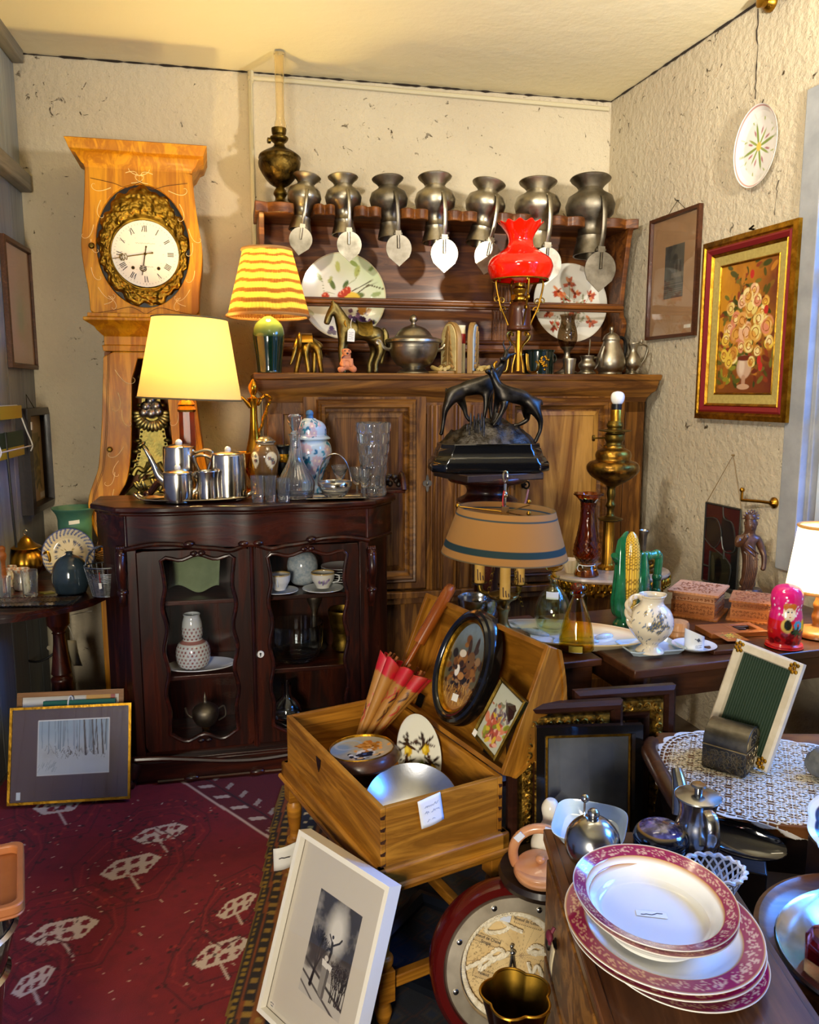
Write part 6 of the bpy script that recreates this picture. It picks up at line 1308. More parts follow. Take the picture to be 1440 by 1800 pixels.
b.ell((hx-.003,-.026,z(923)),(.0028,.004,.006)); b.ell((hx-.003,-.024,z(928)),(.0045,.002,.0015)); b.build('face',sw,t)
# ================= on the right wall =================
def wallpic(name,label,cat,corn,prf,fm,mats=None,fr=RW,wp=rwp):
    c=[wp(*p) for p in corn]; s0=(c[0][0]+c[3][0])/2; s1=(c[1][0]+c[2][0])/2; z0=(c[2][1]+c[3][1])/2; z1=(c[0][1]+c[1][1])/2
    o=fr.w(s0,-.001,z0); t=thing(name,label,cat,o,math.degrees(fr.a)); b=MB(); b.frm(0,s1-s0,0,z1-z0,prf); b.build('frame',fm,t,smooth=30); return t,s1-s0,z1-z0
t,w,h=wallpic('framed_engraving','thin brown framed engraving of dark trees on wide tan mount on the right wall','picture',((1148,389),(1238,358),(1226,590),(1142,598)),[(0,-.001),(0,-.022),(.014,-.022),(.016,-.012),(.018,-.001)],wood('frame_brown','#5a3018','#40200e',0,2,.35,.3))
def eng(p):
    p.m(vn(p.x*9,p.y*9)*.25,'#8a6646'); H=h/w; p.rect(.3,.72,H*.32,H*.78,'#57534a')
    c=p.c.copy(); r=random.Random(5); q=((p.x>.3)&(p.x<.72)&(p.y>H*.32)&(p.y<H*.78))
    for k in range(120): p.ell(.36+r.gauss(0,.07),H*(.62+r.gauss(0,.09)),.05,.045,r.choice(['#33332f','#3d3d38','#4a4840']),0,.5)
    p.ell(.56,H*.6,.025,H*.09,'#3a3832'); p.ell(.64,H*.58,.02,H*.06,'#3f3d37'); p.rect(.45,.72,H*.5,H*.54,'#6f6656',.6)
    for k in range(30): p.line(.3,H*(.33+.005*k),.72,H*(.33+.005*k),.004,r.choice(['#4a4740','#686154','#3d3b36']))
    p.c[~q]=c[~q]; p.rect(.78,.92,H*.045,H*.075,'#d9d4c4')
art('print',w-.03,h-.03,eng,PT_MAT,t,120,-.006,.015,.015,'#a3805c')
b=MB(); b.bx(.014,w-.014,-.009,-.008,.014,h-.014); b.build('picture_glass',pane('thin_glass'),t,smooth=0)
b=MB(); b.tube([(w*.35,-.01,h),(w*.52,-.008,h+.05),(w*.7,-.01,h)],.0012,4); b.tube([(w*.52,0,h+.05),(w*.52,-.02,h+.052),(w*.52,-.022,h+.06)],.002,5); b.build('hanging_wire',MT['iron'],t)
t,w,h=wallpic('flower_painting','oil painting of yellow and pink roses in a gilt and crimson frame','painting',((1247,430),(1420,383),(1391,743),(1232,735)),[(0,-.001),(0,-.03),(.02,-.036),(.026,-.03),(.03,-.03)],MT['gilt'])
b=MB(); b.frm(.026,w-.026,.026,h-.026,[(0,-.028),(.012,-.034),(.028,-.024),(.03,-.01)]); b.build('crimson_band',plain('crimson','#7a1a1e',.35),t,smooth=30)
b=MB(); b.frm(.052,w-.052,.052,h-.052,[(0,-.02),(.006,-.026),(.014,-.018),(.016,-.01)]); b.build('inner_gilt',MT['gilt'],t,smooth=30)
b=MB(); b.frm(.066,w-.066,.066,h-.066,[(0,-.016),(.038,-.012),(.04,-.008)],close=False); b.build('linen_liner',plain('linen','#b9a45c',.8,'#a8944e',80),t,smooth=0)
b=MB(); b.frm(.102,w-.102,.102,h-.102,[(0,-.013),(.004,-.016),(.008,-.012),(.009,-.006)]); b.build('slip',MT['gilt'],t,smooth=30)
def roses(p):
    H=(h-.216)/(w-.216); n=fbm(p.x*5,p.y*5,2); p.m(np.clip((.75-p.x)*1.2+(n-.5)*1.5,0,1),'#c98a24'); p.m(np.clip((p.x-.55)*2+(n-.5),0,1)*.8,'#4a1420'); p.m(np.clip((.35*H-p.y)/.3+(n-.5),0,1)*.75,'#5e1c1c')
    r=random.Random(11)
    for k in range(300): p.leaf(.5+r.gauss(0,.27),H*(.52+r.gauss(0,.22)),r.uniform(.08,.15),r.uniform(0,6),r.choice(['#4a4a1c','#6a2a1a','#7d5a20','#37421a','#8a3a20','#b87a2a','#6d6a2a']),.45)
    for k in range(30): p.leaf(r.uniform(.02,.45),H*r.uniform(.05,.35),.12,r.uniform(0,6),r.choice(['#c9a03a','#8a8a2a','#5a5a20','#a8641e']),.45)
    p.ell(.5,H*.2,.13,H*.09,'#c9a58a'); p.ell(.46,H*.21,.05,H*.07,'#e0c8b0',0,.6); p.line(.5,H*.12,.5,H*.06,.035,'#b88f74'); p.ell(.5,H*.05,.11,H*.022,'#c7a080'); p.ell(.5,H*.27,.13,H*.02,'#6a2a1a')
    for x,y,s in((.2,.5,.1),(.14,.42,.09),(.33,.46,.12),(.5,.47,.13),(.66,.46,.12),(.84,.5,.13),(.55,.66,.13),(.3,.58,.1),(.43,.36,.08),(.28,.3,.11),(.72,.32,.08),(.75,.6,.09),(.6,.78,.08),(.4,.7,.09),(.22,.24,.08),(.8,.68,.07),(.42,.56,.1),(.7,.56,.09),(.56,.36,.09),(.12,.3,.08),(.62,.24,.07),(.5,.74,.1),(.66,.7,.09),(.2,.66,.08),(.9,.38,.08)):
        s*=1.12
        base=r.choice(['#e6c14a','#e8d27a','#e0a45a','#d98a6a','#e8b890'])
        for k in range(16): a=r.uniform(0,6.3); q=s*r.uniform(.2,1); p.ell(x+.6*q*cos(a),H*y+.6*q*sin(a),s*.5,s*.32,r.choice([base,base,'#f0dc9a','#c98a3a','#d9a24a']),a+1.5,.35)
        for k in range(5): a=k*1.25+r.random(); p.pl([(x+s*.4*cos(a+j*.4),H*y+s*.4*sin(a+j*.4)) for j in range(4)],.006,'#a8641e')
    for x,y in((.75,.25),(.55,.9),(.82,.62),(.78,.2)): p.ell(x,H*y,.035,.05,'#c0302a')
art('canvas',w-.216,h-.216,roses,paint('oil_paint',.35,.2),t,190,-.008,.108,.108,'#a86a1e')
b=MB(); b.tube([(w*.5,0,h+.012),(w*.5,-.02,h+.012),(w*.54,-.02,h+.02)],.004,6); b.build('hook',MT['iron'],t)
# oval wall plate
c=rwp(1338,258); dz_=rwp(1340,186)[1]-c[1]; ds=rwp(1377,258)[0]-c[0]
t=thing('wall_plate','oval white plate with a star of green sprigs on the right wall','plate',RW.w(c[0],-.002,c[1]),math.degrees(RW.a))
q=[(r_*.7/16,.008) for r_ in range(0,17)]+[(.7+.3*k/18,.008+.02*(k/18)**1.3) for k in range(1,19)]+[(.99,.024),(.6,.002),(0,.002)]
b=MB(); b.lathe(q,170,RX(90)@S3(ds,dz_,1)); V=b.XY(); p=PT(V[:,0]/ds,V[:,2]/ds,'#dedad6'); K=dz_/ds; r=random.Random(9)
for i in range(8): a=PI*i/4+.2; p.leaf(0,0,.55*(1 if i%2 else 1.3),a,'#8a9a4a' if i%2 else '#7a8f3e',.13); p.leaf(.3*cos(a+.3),.3*K*sin(a+.3),.22,a+.2,'#a86a72',.3)
p.ell(0,0,.1,.12,'#d9b84a')
for i in range(8): a=PI*i/4+.5; x,y=.78*cos(a),.78*K*sin(a); p.leaf(x,y,.2,a+2,'#8a9a4a',.25); p.leaf(x,y,.2,a+3.4,'#9aa858',.25); p.leaf(x*.97,y*.97,.14,a+.9,'#4a5a9a' if i%2 else '#b07078',.4)
p.ring(0,0,.96,.02,'#b98a82',.96*K); b.build('plate_body',PT_GLOSS,t,col=p.c)
b=MB(); b.tube([(-.0,-.02,dz_*.96),(0,-.004,dz_+.008),(0,-.0,dz_+.02)],.002,5); b.build('plate_hanger',MT['iron'],t)
# stained glass panel
cc=[rwp(*p) for p in((1250,883),(1312,898),(1300,1046),(1241,1018))]; s0=(cc[0][0]+cc[3][0])/2; s1=(cc[1][0]+cc[2][0])/2; z1=cc[0][1]; z0=cc[3][1]; w=s1-s0; h=z1-z0
t=thing('stained_glass_panel','dark red and black stained glass panel hanging by a string','stained glass',RW.w(s0,-.02,z0),math.degrees(RW.a))
def sg(p):
    H=h/w; p.rect(0,1,0,H,'#3a1218'); p.poly([(.0,H*.8),(.35,H*.82),(.5,H*.62),(.3,H*.45),(.05,H*.55)],'#14161c'); p.poly([(.5,H*.9),(.8,H*.8),(.9,H*.5),(.6,H*.45),(.45,H*.62)],'#12151c'); p.poly([(.2,H*.4),(.6,H*.42),(.8,H*.3),(.75,0),(.2,0)],'#26261c'); p.ell(.45,H*.2,.1,H*.16,'#0f1012'); p.ell(.3,H*.2,.05,H*.17,'#3d3a2a',.1)
    p.poly([(.8,H*.5),(1,H*.6),(1,0),(.75,0)],'#101416')
art('glass_sheet',w,h,sg,paint('dark_glass',.12,.4),t,70,0,0,0,'#2a1014')
b=MB(); H=h
for P in ([(.0,.0),(0,1)],[(0,1),(1,1)],[(1,1),(1,0)],[(0,0),(1,0)],[(0,.8),(.35,.82),(.5,.62),(.3,.45),(0,.55)],[(.5,1),(.55,.85),(.8,.8),(.9,.5),(.6,.45),(.5,.62)],[(.3,.45),(.8,.3),(.75,0)],[(.2,.0),(.2,.4)],[(.0,.2),(.2,.2)],[(.6,.45),(.6,.35)]): b.tube(sm([(x*w,-.001,y*h) for x,y in P],4),.003 if len(P)>2 else .0045,5)
b.build('lead_line',plain('lead_grey','#4f4f4c',.4,metal=.7),t)
b=MB(); nl=rwp(1292,800); b.tube([(0,-.0,h),(nl[0]-s0,.012,nl[1]-z0),(w,-.0,h)],.0014,4); b.tube([(nl[0]-s0,.018,nl[1]-z0),(nl[0]-s0,.004,nl[1]-z0)],.003,6); b.build('hanging_string',plain('twine','#8a7048',.9),t)
# brass bracket, ceiling spot
c0=rwp(1362,884); c1=rwp(1320,888); t=thing('brass_bracket','polished brass wall bracket with a ball finial above the statue','bracket',RW.w(c0[0],0,c0[1]),math.degrees(RW.a))
d=c1[0]-c0[0]
b=MB(); b.lathe([(0,.0),(.022,0),(.022,.006),(.014,.012),(.009,.02),(0,.02)],20,RX(90)); b.tube([(0,-.015,0),(d*.4,-.03,.0),(d,-.045,-.005)],.006,10); b.tube([(d,-.045,-.006),(d,-.045,.03)],.005,8); b.ell((d,-.045,.036),.01); b.build('arm',MT['brass'],t)
b=MB(); q=rwp(1357,4); t=thing('brass_spot_fixture','round brass fitting on the wall at the top edge near the ceiling','light fitting',RW.w(q[0],-.001,q[1]),math.degrees(RW.a)); b.lathe([(0,0),(.035,0),(.035,.012),(.022,.03),(.024,.05),(0,.06)],24,RX(90)); b.tube([(.0,-.03,0),(.12,-.05,.01)],.01,8); b.ell((.12,-.06,.0),.03); b.build('fitting_body',MT['brass'],t)
# candle lamp with bouillotte shade
BLY=2.42; bx_=onY(886,985,BLY).x
P=Vector((bx_,BLY,LZ+.0006)); t=thing('bouillotte_lamp','brass three-candle lamp with a wide tan paper shade banded in dark green','table lamp',P,0); z=zpx(P); m=mpp(970,BLY); TL=RY(2.5)
zt=z(893); zb=z(975); r0=85*mpp(893,BLY); r1=111*mpp(975,BLY)
b=MB(); b.grid(lambda u,v:((r1+(r0-r1)*v)*cos(2*PI*u),(r1+(r0-r1)*v)*sin(2*PI*u),zb+(zt-zb)*v),96,60,wu=True); V=b.XY(); hh=(V[:,2]-zb)/(zt-zb); p=PT(hh,hh*0,'#b8803a'); p.m((hh>.16)&(hh<.30),'#1f3a38'); p.m((hh>.845)&(hh<.865),'#3a4a44'); p.m((hh>.985)|(hh<.02),'#6a5a3a'); b.v=[tuple(TL@Vector((x,y,zz_-zb))+Vector((0,0,zb))) for x,y,zz_ in b.v]
sh=b.build('lamp_shade',shade('paper_shade','#e0a860',.35,vcol=True),t,col=p.c,smooth=180)
b=MB()
for k in range(3): a=k*2*PI/3+.9; b.tube([(0,0,zt-.012),(r0*cos(a),r0*sin(a),zt-.004-.04*r0*cos(a))],.002,6); b.ell((r0*.98*cos(a),r0*.98*sin(a),zt+.004),.007)
b.build('shade_spider',MT['brass'],sh)
b=MB(); b.tube([(0,0,z(1080)),(0,0,z(850))],.0045,8); b.ell((0,0,z(870)),(.008,.008,.012)); b.box((0,-.004,z(898)),(.022,.016,.03)); b.tube([(.0+.007*cos(a),0,z(838)+.016*sin(a)) for a in np.linspace(0,2*PI,20,endpoint=False)],.003,6,True); b.build('rod',MT['silver'],t)
b=MB(); b.tube(sm([(-.004,-.006,z(900)),(-.008,-.01,z(880)),(-.004,-.008,z(862))],4),.002,6); b.build('red_thread',plain('red_thread','#b02a20',.8),t)
cw=plain('candle_wax','#c79f4c',.6,'#b58a3c',10)
for (px,y0,y1,dy) in((846,998,1030,.05),(884,1000,1046,-.07),(918,998,1034,.05)):
    x=(px-886)*m; b=MB(); b.lathe([(0,z(y1)),(.016,z(y1)),(.016,z(y0-14)),(.008,z(y0-16)),(0,z(y0-16))],20,T3(x,dy,0)); c=b.build('candle_tube',cw,t)
    b=MB(); 
    for k in range(3): zz_=z(y1)+.004; b.tube(sm([(x-.008+.008*k,dy-.0162,z(y1)+.045-.01*k),(x-.007+.008*k,dy-.017,zz_+.014),(x-.006+.008*k,dy-.0165,zz_+.006)],3),.0018,5)
    b.build('wax_drip',plain('wax_brown','#4a2a12',.6),c)
    b=MB(); b.lathe([(0,z(y1)-.012),(.012,z(y1)-.01),(.024,z(y1)-.002),(.026,z(y1)+.001),(.016,z(y1)),(0,z(y1))],24,T3(x,dy,0)); b.tube(sm([(x,dy,z(y1)-.008),(x*.9,dy*.9,z(y1)-.04),(x*.4,dy*.4,z(y1)-.05),(0,0,z(1058))],5),.009,10); b.build('candle_arm',MT['brass_old'],t)
turned('stem_body',metal('brass_pale','#9a8552','#6f5c34',.25,18),t,P,[(0,1160),(44,1160),(46,1150),(20,1140),(10,1120),(9,1100),(13,1085),(11,1075),(16,1066),(26,1058),(26,1050),(12,1044),(6,1038),(0,1036)])
for s in(-1,1):
    b=MB()
    for k in range(14): b.tube([(s*(.032+.002*k)+.004*cos(a),-.02*(k%2)*.2+(.004*sin(a) if k%2 else 0),z(1000)-.011*k+(.0075*sin(a) if not k%2 else .0075*cos(a)*0)) for a in np.linspace(0,2*PI,8,endpoint=False)],.0014,4,True)
    b.build('chain',MT['brass_old'],t)
P=Vector((.225,2.55,LZ+.0006)); t=thing('metal_bowl','grey metal bowl standing behind the candle lamp','bowl',P,0); turned('bowl_body',MT['steel'],t,P,[(0,1100),(20,1100),(34,1075),(38,1052),(36,1052),(30,1075),(0,1092)])
# ================= rugs =================
lwx=lambda Y:LW.o.x+(LW.o.y-Y)*.18+.012
def world_art(name,x0,x1,y0,y1,step,fn,z,mat,keep=None):
    nx=int((x1-x0)/step)+1; ny=int((y1-y0)/step)+1; X,Y=np.meshgrid(np.linspace(x0,x1,nx),np.linspace(y0,y1,ny),indexing='ij'); x=X.ravel();y=Y.ravel()
    p=PT(x,y,'#6d0d1c'); fn(p); mk=np.ones(len(x),bool) if keep is None else keep(x,y)
    i=np.arange(nx*ny).reshape(nx,ny); f=np.stack([i[:-1,:-1],i[1:,:-1],i[1:,1:],i[:-1,1:]],-1).reshape(-1,4); f=f[mk[f].all(1)]
    u=np.unique(f); idx=-np.ones(nx*ny,int); idx[u]=np.arange(len(u)); f=idx[f]
    zz=z+.002*vn(x*9,y*9,3)
    b=MB(); b.v=np.stack([x,y,zz],1)[u].tolist(); b.f=f.tolist()
    return b.build(name,mat,None,smooth=0,col=p.c[u],fix=False)
RUGM=paint('rug_pile',.95,bmp=.5,sc=380)
fz=lambda px,py:(lambda q:(q.x,q.y))(onZ(px,py,0))
E0=Vector(fz(492,1395)); E1=Vector(fz(398,1800)); ed=(E1-E0).normalized(); en=Vector((-ed.y,ed.x))   # runner edge
if en.x<0: en=-en
def redrug(p):
    n=fbm(p.x*4,p.y*14,1); n2=fbm(p.x*40,p.y*40,5); p.m(np.clip((n-.35)*2,0,1)*.6,'#5c0f18'); p.m(np.clip((2.15-p.y)*1.2,0,1)*np.clip((p.x+1.0)*1.6,0,1)*.35,'#94301a'); p.m(np.clip((n2-.45)*2.5,0,1)*.35,'#3f0a12')
    M=[((58,1424),(150,1408),30),((232,1477),(330,1458),28),((175,1540),(284,1512),34),((45,1655),(176,1625),38),((335,1697),(440,1660),40),((380,1612),(452,1578),30),((20,1750),(98,1708),36),((-60,1520),(45,1490),30)]
    r=random.Random(1)
    for (a,b,h) in M:
        A=Vector(fz(*a));B=Vector(fz(*b)); mx=((a[0]+b[0])/2,(a[1]+b[1])/2); Hh=(Vector(fz(mx[0],mx[1]-h/2))-Vector(fz(mx[0],mx[1]+h/2))); u=B-A; q=lambda s,t:tuple(A+u*s+Hh*t)
        # faint dark octagon medallion around each pair
        for k in range(3):
            o=.25+.25*k; P=[q(s*(1+o)-o/2,t*(1+2*o)) for s,t in((0,-.2),(.25,-.75),(.75,-.75),(1,-.2),(1,.3),(.75,.8),(.25,.8),(0,.3))]; p.pl([(x+r.uniform(-.012,.012),y+r.uniform(-.012,.012)) for x,y in P+[P[0]]],.003,'#4a0c16' if k!=1 else '#7a1c20')
        for k in range(90): s,t=r.uniform(-.6,1.6),r.uniform(-2.2,2.2); p.poly([q(s,t),q(s+.07,t),q(s+.07,t+.12),q(s,t+.12)],r.choice(['#2c0a10','#3a1010','#8a2420','#4a0c16','#5a0e1a']),.85)
        p.poly([q(0,.0),q(.25,.5),q(.8,.5),q(1,.1),q(.75,-.5),q(.2,-.45)],'#b9a79a')
        for s,t,w,hh in((.10,-.02,.13,.2),(.26,.1,.16,.26),(.27,-.32,.16,.24),(.5,.12,.16,.26),(.48,-.34,.18,.26),(.74,.06,.13,.24),(.73,-.3,.1,.18)):
            for dx,dy in((0,0),(.03,.07)): p.poly([q(s+dx,t+dy),q(s+w*.7+dx,t+dy),q(s+w*.7+dx,t+hh*.7+dy),q(s+dx,t+hh*.7+dy)],'#6c1220')
        p.line(*q(.5,-.5),*q(.62,-1.2),.004,'#b39d90')
    # end border
    a=Vector(fz(305,1366));b=Vector(fz(470,1472)); d=(b-a).normalized(); nn=Vector((-d.y,d.x)); nn=nn if nn.y>0 else -nn
    s=(p.x-a.x)*d.x+(p.y-a.y)*d.y; t=(p.x-a.x)*nn.x+(p.y-a.y)*nn.y
    p.m((t>.0)*.75,'#4a0e1a'); p.m(np.abs(t)<.005,'#b59a8c'); p.m((np.abs(t-.075)<.004),'#2a1018')
    p.m((t>.02)&(t<.065)&(np.abs(((s*9)%1)-.5-(t-.04)*6)<.12),'#a8968c'); p.m((t>.09)&(t<.13)&(np.abs(((s*11)%1)-.5+(t-.11)*6)<.12),'#8f8078')
    for k in range(220): x,y=r.uniform(-1.5,-.3),r.uniform(1.65,2.8); p.line(x,y,x+r.uniform(-.012,.012),y+r.uniform(-.012,.012),.0012,'#b9a08c')
o=world_art('red_rug',-1.75,-.2,1.2,3.1,.0045,redrug,.004,RUGM,lambda x,y:((x-E0.x)*en.x+(y-E0.y)*en.y<.06)&(y<3.3+.22*x)&(x>lwx(y))); tag(o,'worn deep red rug with rows of cream medallions covering the left floor','rug')
def runner(p):
    s=(p.x-E0.x)*ed.x+(p.y-E0.y)*ed.y; t=(p.x-E0.x)*en.x+(p.y-E0.y)*en.y; t=t+.006*np.sin(s*7)
    p.m(np.ones(len(t)),'#241a16'); k=lambda a,b,c,f=None,al=1:p.m(((t>a)&(t<b)&(f if f is not None else True))*al,c)
    k(-.02,.008,'#6f521a'); k(.012,.022,'#86681c',((s*45)%1)>.45); k(.03,.038,'#7a3a14'); k(.042,.062,'#8c6a26',(((s*26)%1)>.6)); k(.065,.10,'#7d4616'); k(.075,.09,'#8f6c2c',((s*22)%1)>.55)
    k(.105,.155,'#1b2030'); k(.112,.128,'#cfb98a',(((s*17)%1)>.75)); k(.134,.15,'#8f8f6a',(((s*17+.4)%1)>.7)); k(.16,.2,'#6f4018'); k(.172,.186,'#2a1a14',((s*20)%1)>.5)
    k(.21,.30,'#3a3018',(np.abs(((s*9)%1)-.5)+np.abs((t-.255)*9)<.42)); k(.225,.285,'#7d6a36',(np.abs(((s*9)%1)-.5)+np.abs((t-.255)*9)<.22)); k(.31,.33,'#8a4a1a',((s*30)%1)>.4)
    k(.34,2,'#10141e'); s2=s+.03*fbm(p.x*9,p.y*9,7); q=(np.abs(((s2*11)%1)-.5)+np.abs(((t*11)%1)-.5)); k(.36,2,'#2a2422',(q<.3)); k(.36,2,'#141d30',(q<.18)); k(.36,2,'#2f1815',(q>.42)&(q<.5))
    n=fbm(p.x*50,p.y*50,4); p.m(np.clip((n-.45)*2,0,1)*.35,'#120c0a')
o=world_art('patterned_runner',-.65,.62,1.0,2.9,.006,runner,.009,RUGM,lambda x,y:((x-E0.x)*en.x+(y-E0.y)*en.y+.006*np.sin(((x-E0.x)*ed.x+(y-E0.y)*ed.y)*7)>0)); tag(o,'dark patterned rug with ochre and navy striped borders under the open chest','rug')
# ======= left table =================
LT=Vector((-1.60,3.14,0)); LR_=.42; LZ2=.72
circ_=[(max(LT.x+LR_*(1+.012*sin(10*a))*cos(a),lwx(LT.y+LR_*sin(a))),LT.y+LR_*(1+.012*sin(10*a))*sin(a)) for a in np.linspace(0,2*PI,120,endpoint=False)]
circ_=[(x-LT.x,y-LT.y) for x,y in circ_]
t=thing('pedestal_table','scallop-edged mahogany pedestal table against the grey boarded wall','table',LT)
b=MB(); b.prism(circ_,LZ2-.028,LZ2-.012,ax='z'); b.prism([(x*.985+.004,y*.985) for x,y in circ_],LZ2-.012,LZ2,ax='z'); b.build('top',MT['mahogany_flat'],t,bev=.005,smooth=50)
cp3=Vector((.19,.0,0)); b=MB(); pr=prof(Vector((LT.x,LT.y,0)),[(17,1200),(18,1192),(14,1187),(17,1182),(16,1178),(11,1135),(10,1115),(12,1112),(10,1110),(15,1102),(19,1097)])
b.lathe([(0,0.18),(.05,.18)]+sm(pr,3)+[(.045,LZ2-.028)],28,T3(*cp3)); b.build('column',MT['mahogany'],t)
for a in(.2,2.3,-1.6): b=MB(); c,s=cos(a),sin(a); b.tube(sm([(.19+.03*c,.03*s,.26),(.19+.13*c,.13*s,.2),(.19+.2*c,.2*s,.06),(.19+.25*c,.25*s,.014)],5),[.026-.0008*i for i in range(16)],10); b.build('leg',MT['mahogany'],t)
def lt(nm,l,c,px,py,rz=0,g=None,z0=LZ2): P=onZ(px,py,z0+.0006); return P,thing(nm,l,c,P,rz,g)
P,t=lt('green_vase','large matt green flared pottery vase with a blank sticker','vase',137,1006); grv=plain('matt_green','#3f6f5c',.45,'#4d7d68',10)
turned('vase_body',grv,t,P,[(0,1010),(22,1010),(24,1000),(26,960),(28,925),(28,912),(31,902),(37,893),(36,892),(29,902),(26,915),(25,980),(0,1000)],k=4)
b=MB(); m=mpp(915,P.y); R=28.4*m; z=zpx(P); b.grid(lambda u,v:(R*sin(.05+.62*u),-R*cos(.05+.62*u),z(918)+.016*v+.004*u),8,3); b.build('sticker',MT['paper'],t)
P,t=lt('blue_rim_plate','cream plate with a blue sponged border leaning against the green vase','plate',122,1018,8); R=45*mpp(970,P.y)
q=[(r_*.6/6,.006) for r_ in range(7)]+[(.6+.4*k/16,.006+.014*(k/16)) for k in range(1,17)]+[(.99,.016),(.6,0),(0,0)]
b=MB(); b.lathe([(r_*R,zz) for r_,zz in q],150,T3(0,0,R)@RX(90)); V=b.XY(); p=PT(V[:,0]/R,(V[:,2]-R)/R,'#d9cdae'); r=random.Random(3)
for i in range(34):
    a=2*PI*i/34; 
    for k in range(5): p.ell((.97-.05*k)*cos(a+.04*k),(.97-.05*k)*sin(a+.04*k),.035,.03,r.choice(['#3c4a86','#53619a','#6d7aa8']),a)
    p.leaf(.82*cos(a+.1),.82*sin(a+.1),.12,a+PI-.4,'#5a6590',.3)
for i in range(120): a=r.uniform(0,6.3); q_=r.uniform(.42,.54); p.ell(q_*cos(a),q_*sin(a),.028,.028,r.choice(['#2f3a5a','#46537a']))
p.ring(0,0,.985,.02,'#46538a'); p.scrib(-.28,.14,.56,.05,'#8a7a3a',.012,3); p.scrib(-.2,.0,.4,.05,'#3d4256',.012,5); b.M=None
o=b.build('plate_body',PT_GLOSS,t,col=p.c); o.rotation_euler=(math.radians(-14),0,0)
P,t=lt('blue_bottle_vase','squat round blue-grey glazed bottle vase in front of the blue-rimmed plate','vase',126,1042); turned('vase_body',plain('slate_glaze','#33434c',.12,'#24303a',6,coat=.6),t,P,[(0,1048),(22,1048),(27,1040),(31,1025),(31,1010),(27,993),(18,981),(7,975),(5,972),(7,970),(5,970),(3.5,974),(0,980)],k=4)
# wire basket
P,t=lt('wire_basket','silver woven wire basket with a rope-twist handle and white price tag','basket',187,1046); z=zpx(P); m=mpp(1030,P.y); sv=metal('wire_silver','#b5bcc2','#868e96',.25,20)
b=MB(); n=20
for k in range(n): 
    zz_=z(1060)+(z(1002)-z(1060))*k/n; r0=(23+10*k/n)*m; b.tube([((r0+.0022*sin(i*PI+k*PI))*cos(2*PI*i/44),(r0+.0022*sin(i*PI+k*PI))*sin(2*PI*i/44)*.8,zz_) for i in range(44)],.0017,5,True)
b.lathe([(0,z(1060)),(23*m,z(1060)),(23*m,z(1058)),(0,z(1058))],30,S3(1,.8,1)); bd=b.build('woven_side',sv,t)
b=MB(); 
for i in range(22): a=2*PI*i/22; b.tube([(23*m*cos(a),23*m*.8*sin(a),z(1060)),(35*m*cos(a),35*m*.8*sin(a),z(995))],.0015,5)
b.build('wire_stake',sv,t)
b=MB(); b.tube([(35*m*cos(a),35*m*.8*sin(a),z(994)) for a in np.linspace(0,2*PI,40,endpoint=False)],.003,6,True); b.build('rim',sv,t)
b=MB()
for ph in(0,PI): b.tube([(.02*0+34*m*cos(a)*.95+.003*cos(9*a+ph),.012*sin(9*a+ph)*.3,z(994)+.075*sin(a)+.003*sin(9*a+ph)) for a in np.linspace(0,PI,60)],.003,6)
b.build('handle',sv,t)
b=MB(); b.tube([(.0,-.058,z(1000)),(.004,-.064,z(1018))],.0012,5); tg_=b.build('tag_cord',MT['red_thread'],t); b=MB(); b.prism([(-.005,0),(.006,0),(.007,-.03),(-.003,-.034)],-.068,-.067,T3(.004,0,z(1018))); b.build('price_tag',MT['paper'],tg_)
P,t=lt('wicker_basket','small brown wicker basket with a twisted handle beside the clock','basket',203,1008); z=zpx(P); m=mpp(990,P.y); wk=plain('wicker','#5a3c1c',.6,'#8a6430',60,bmp=.4)
b=MB()
for k in range(10): zz_=z(1008)+(z(972)-z(1008))*k/9; r0=(24+9*k/9)*m; b.tube([((r0+.003*sin(i*PI+k*PI))*cos(2*PI*i/40),(r0+.003*sin(i*PI+k*PI))*sin(2*PI*i/40)*.75,zz_) for i in range(40)],.0042,5,True)
b.lathe([(0,.002),(24*m,.002),(24*m,.006),(0,.006)],24,S3(1,.75,1)); b.build('woven_side',wk,t)
b=MB()
for ph in(0,PI): b.tube([(31*m*cos(a)+.003*cos(10*a+ph),.003*sin(10*a+ph),z(972)+.085*sin(a)) for a in np.linspace(0,PI,50)],.0035,6)
b.build('handle',wk,t)
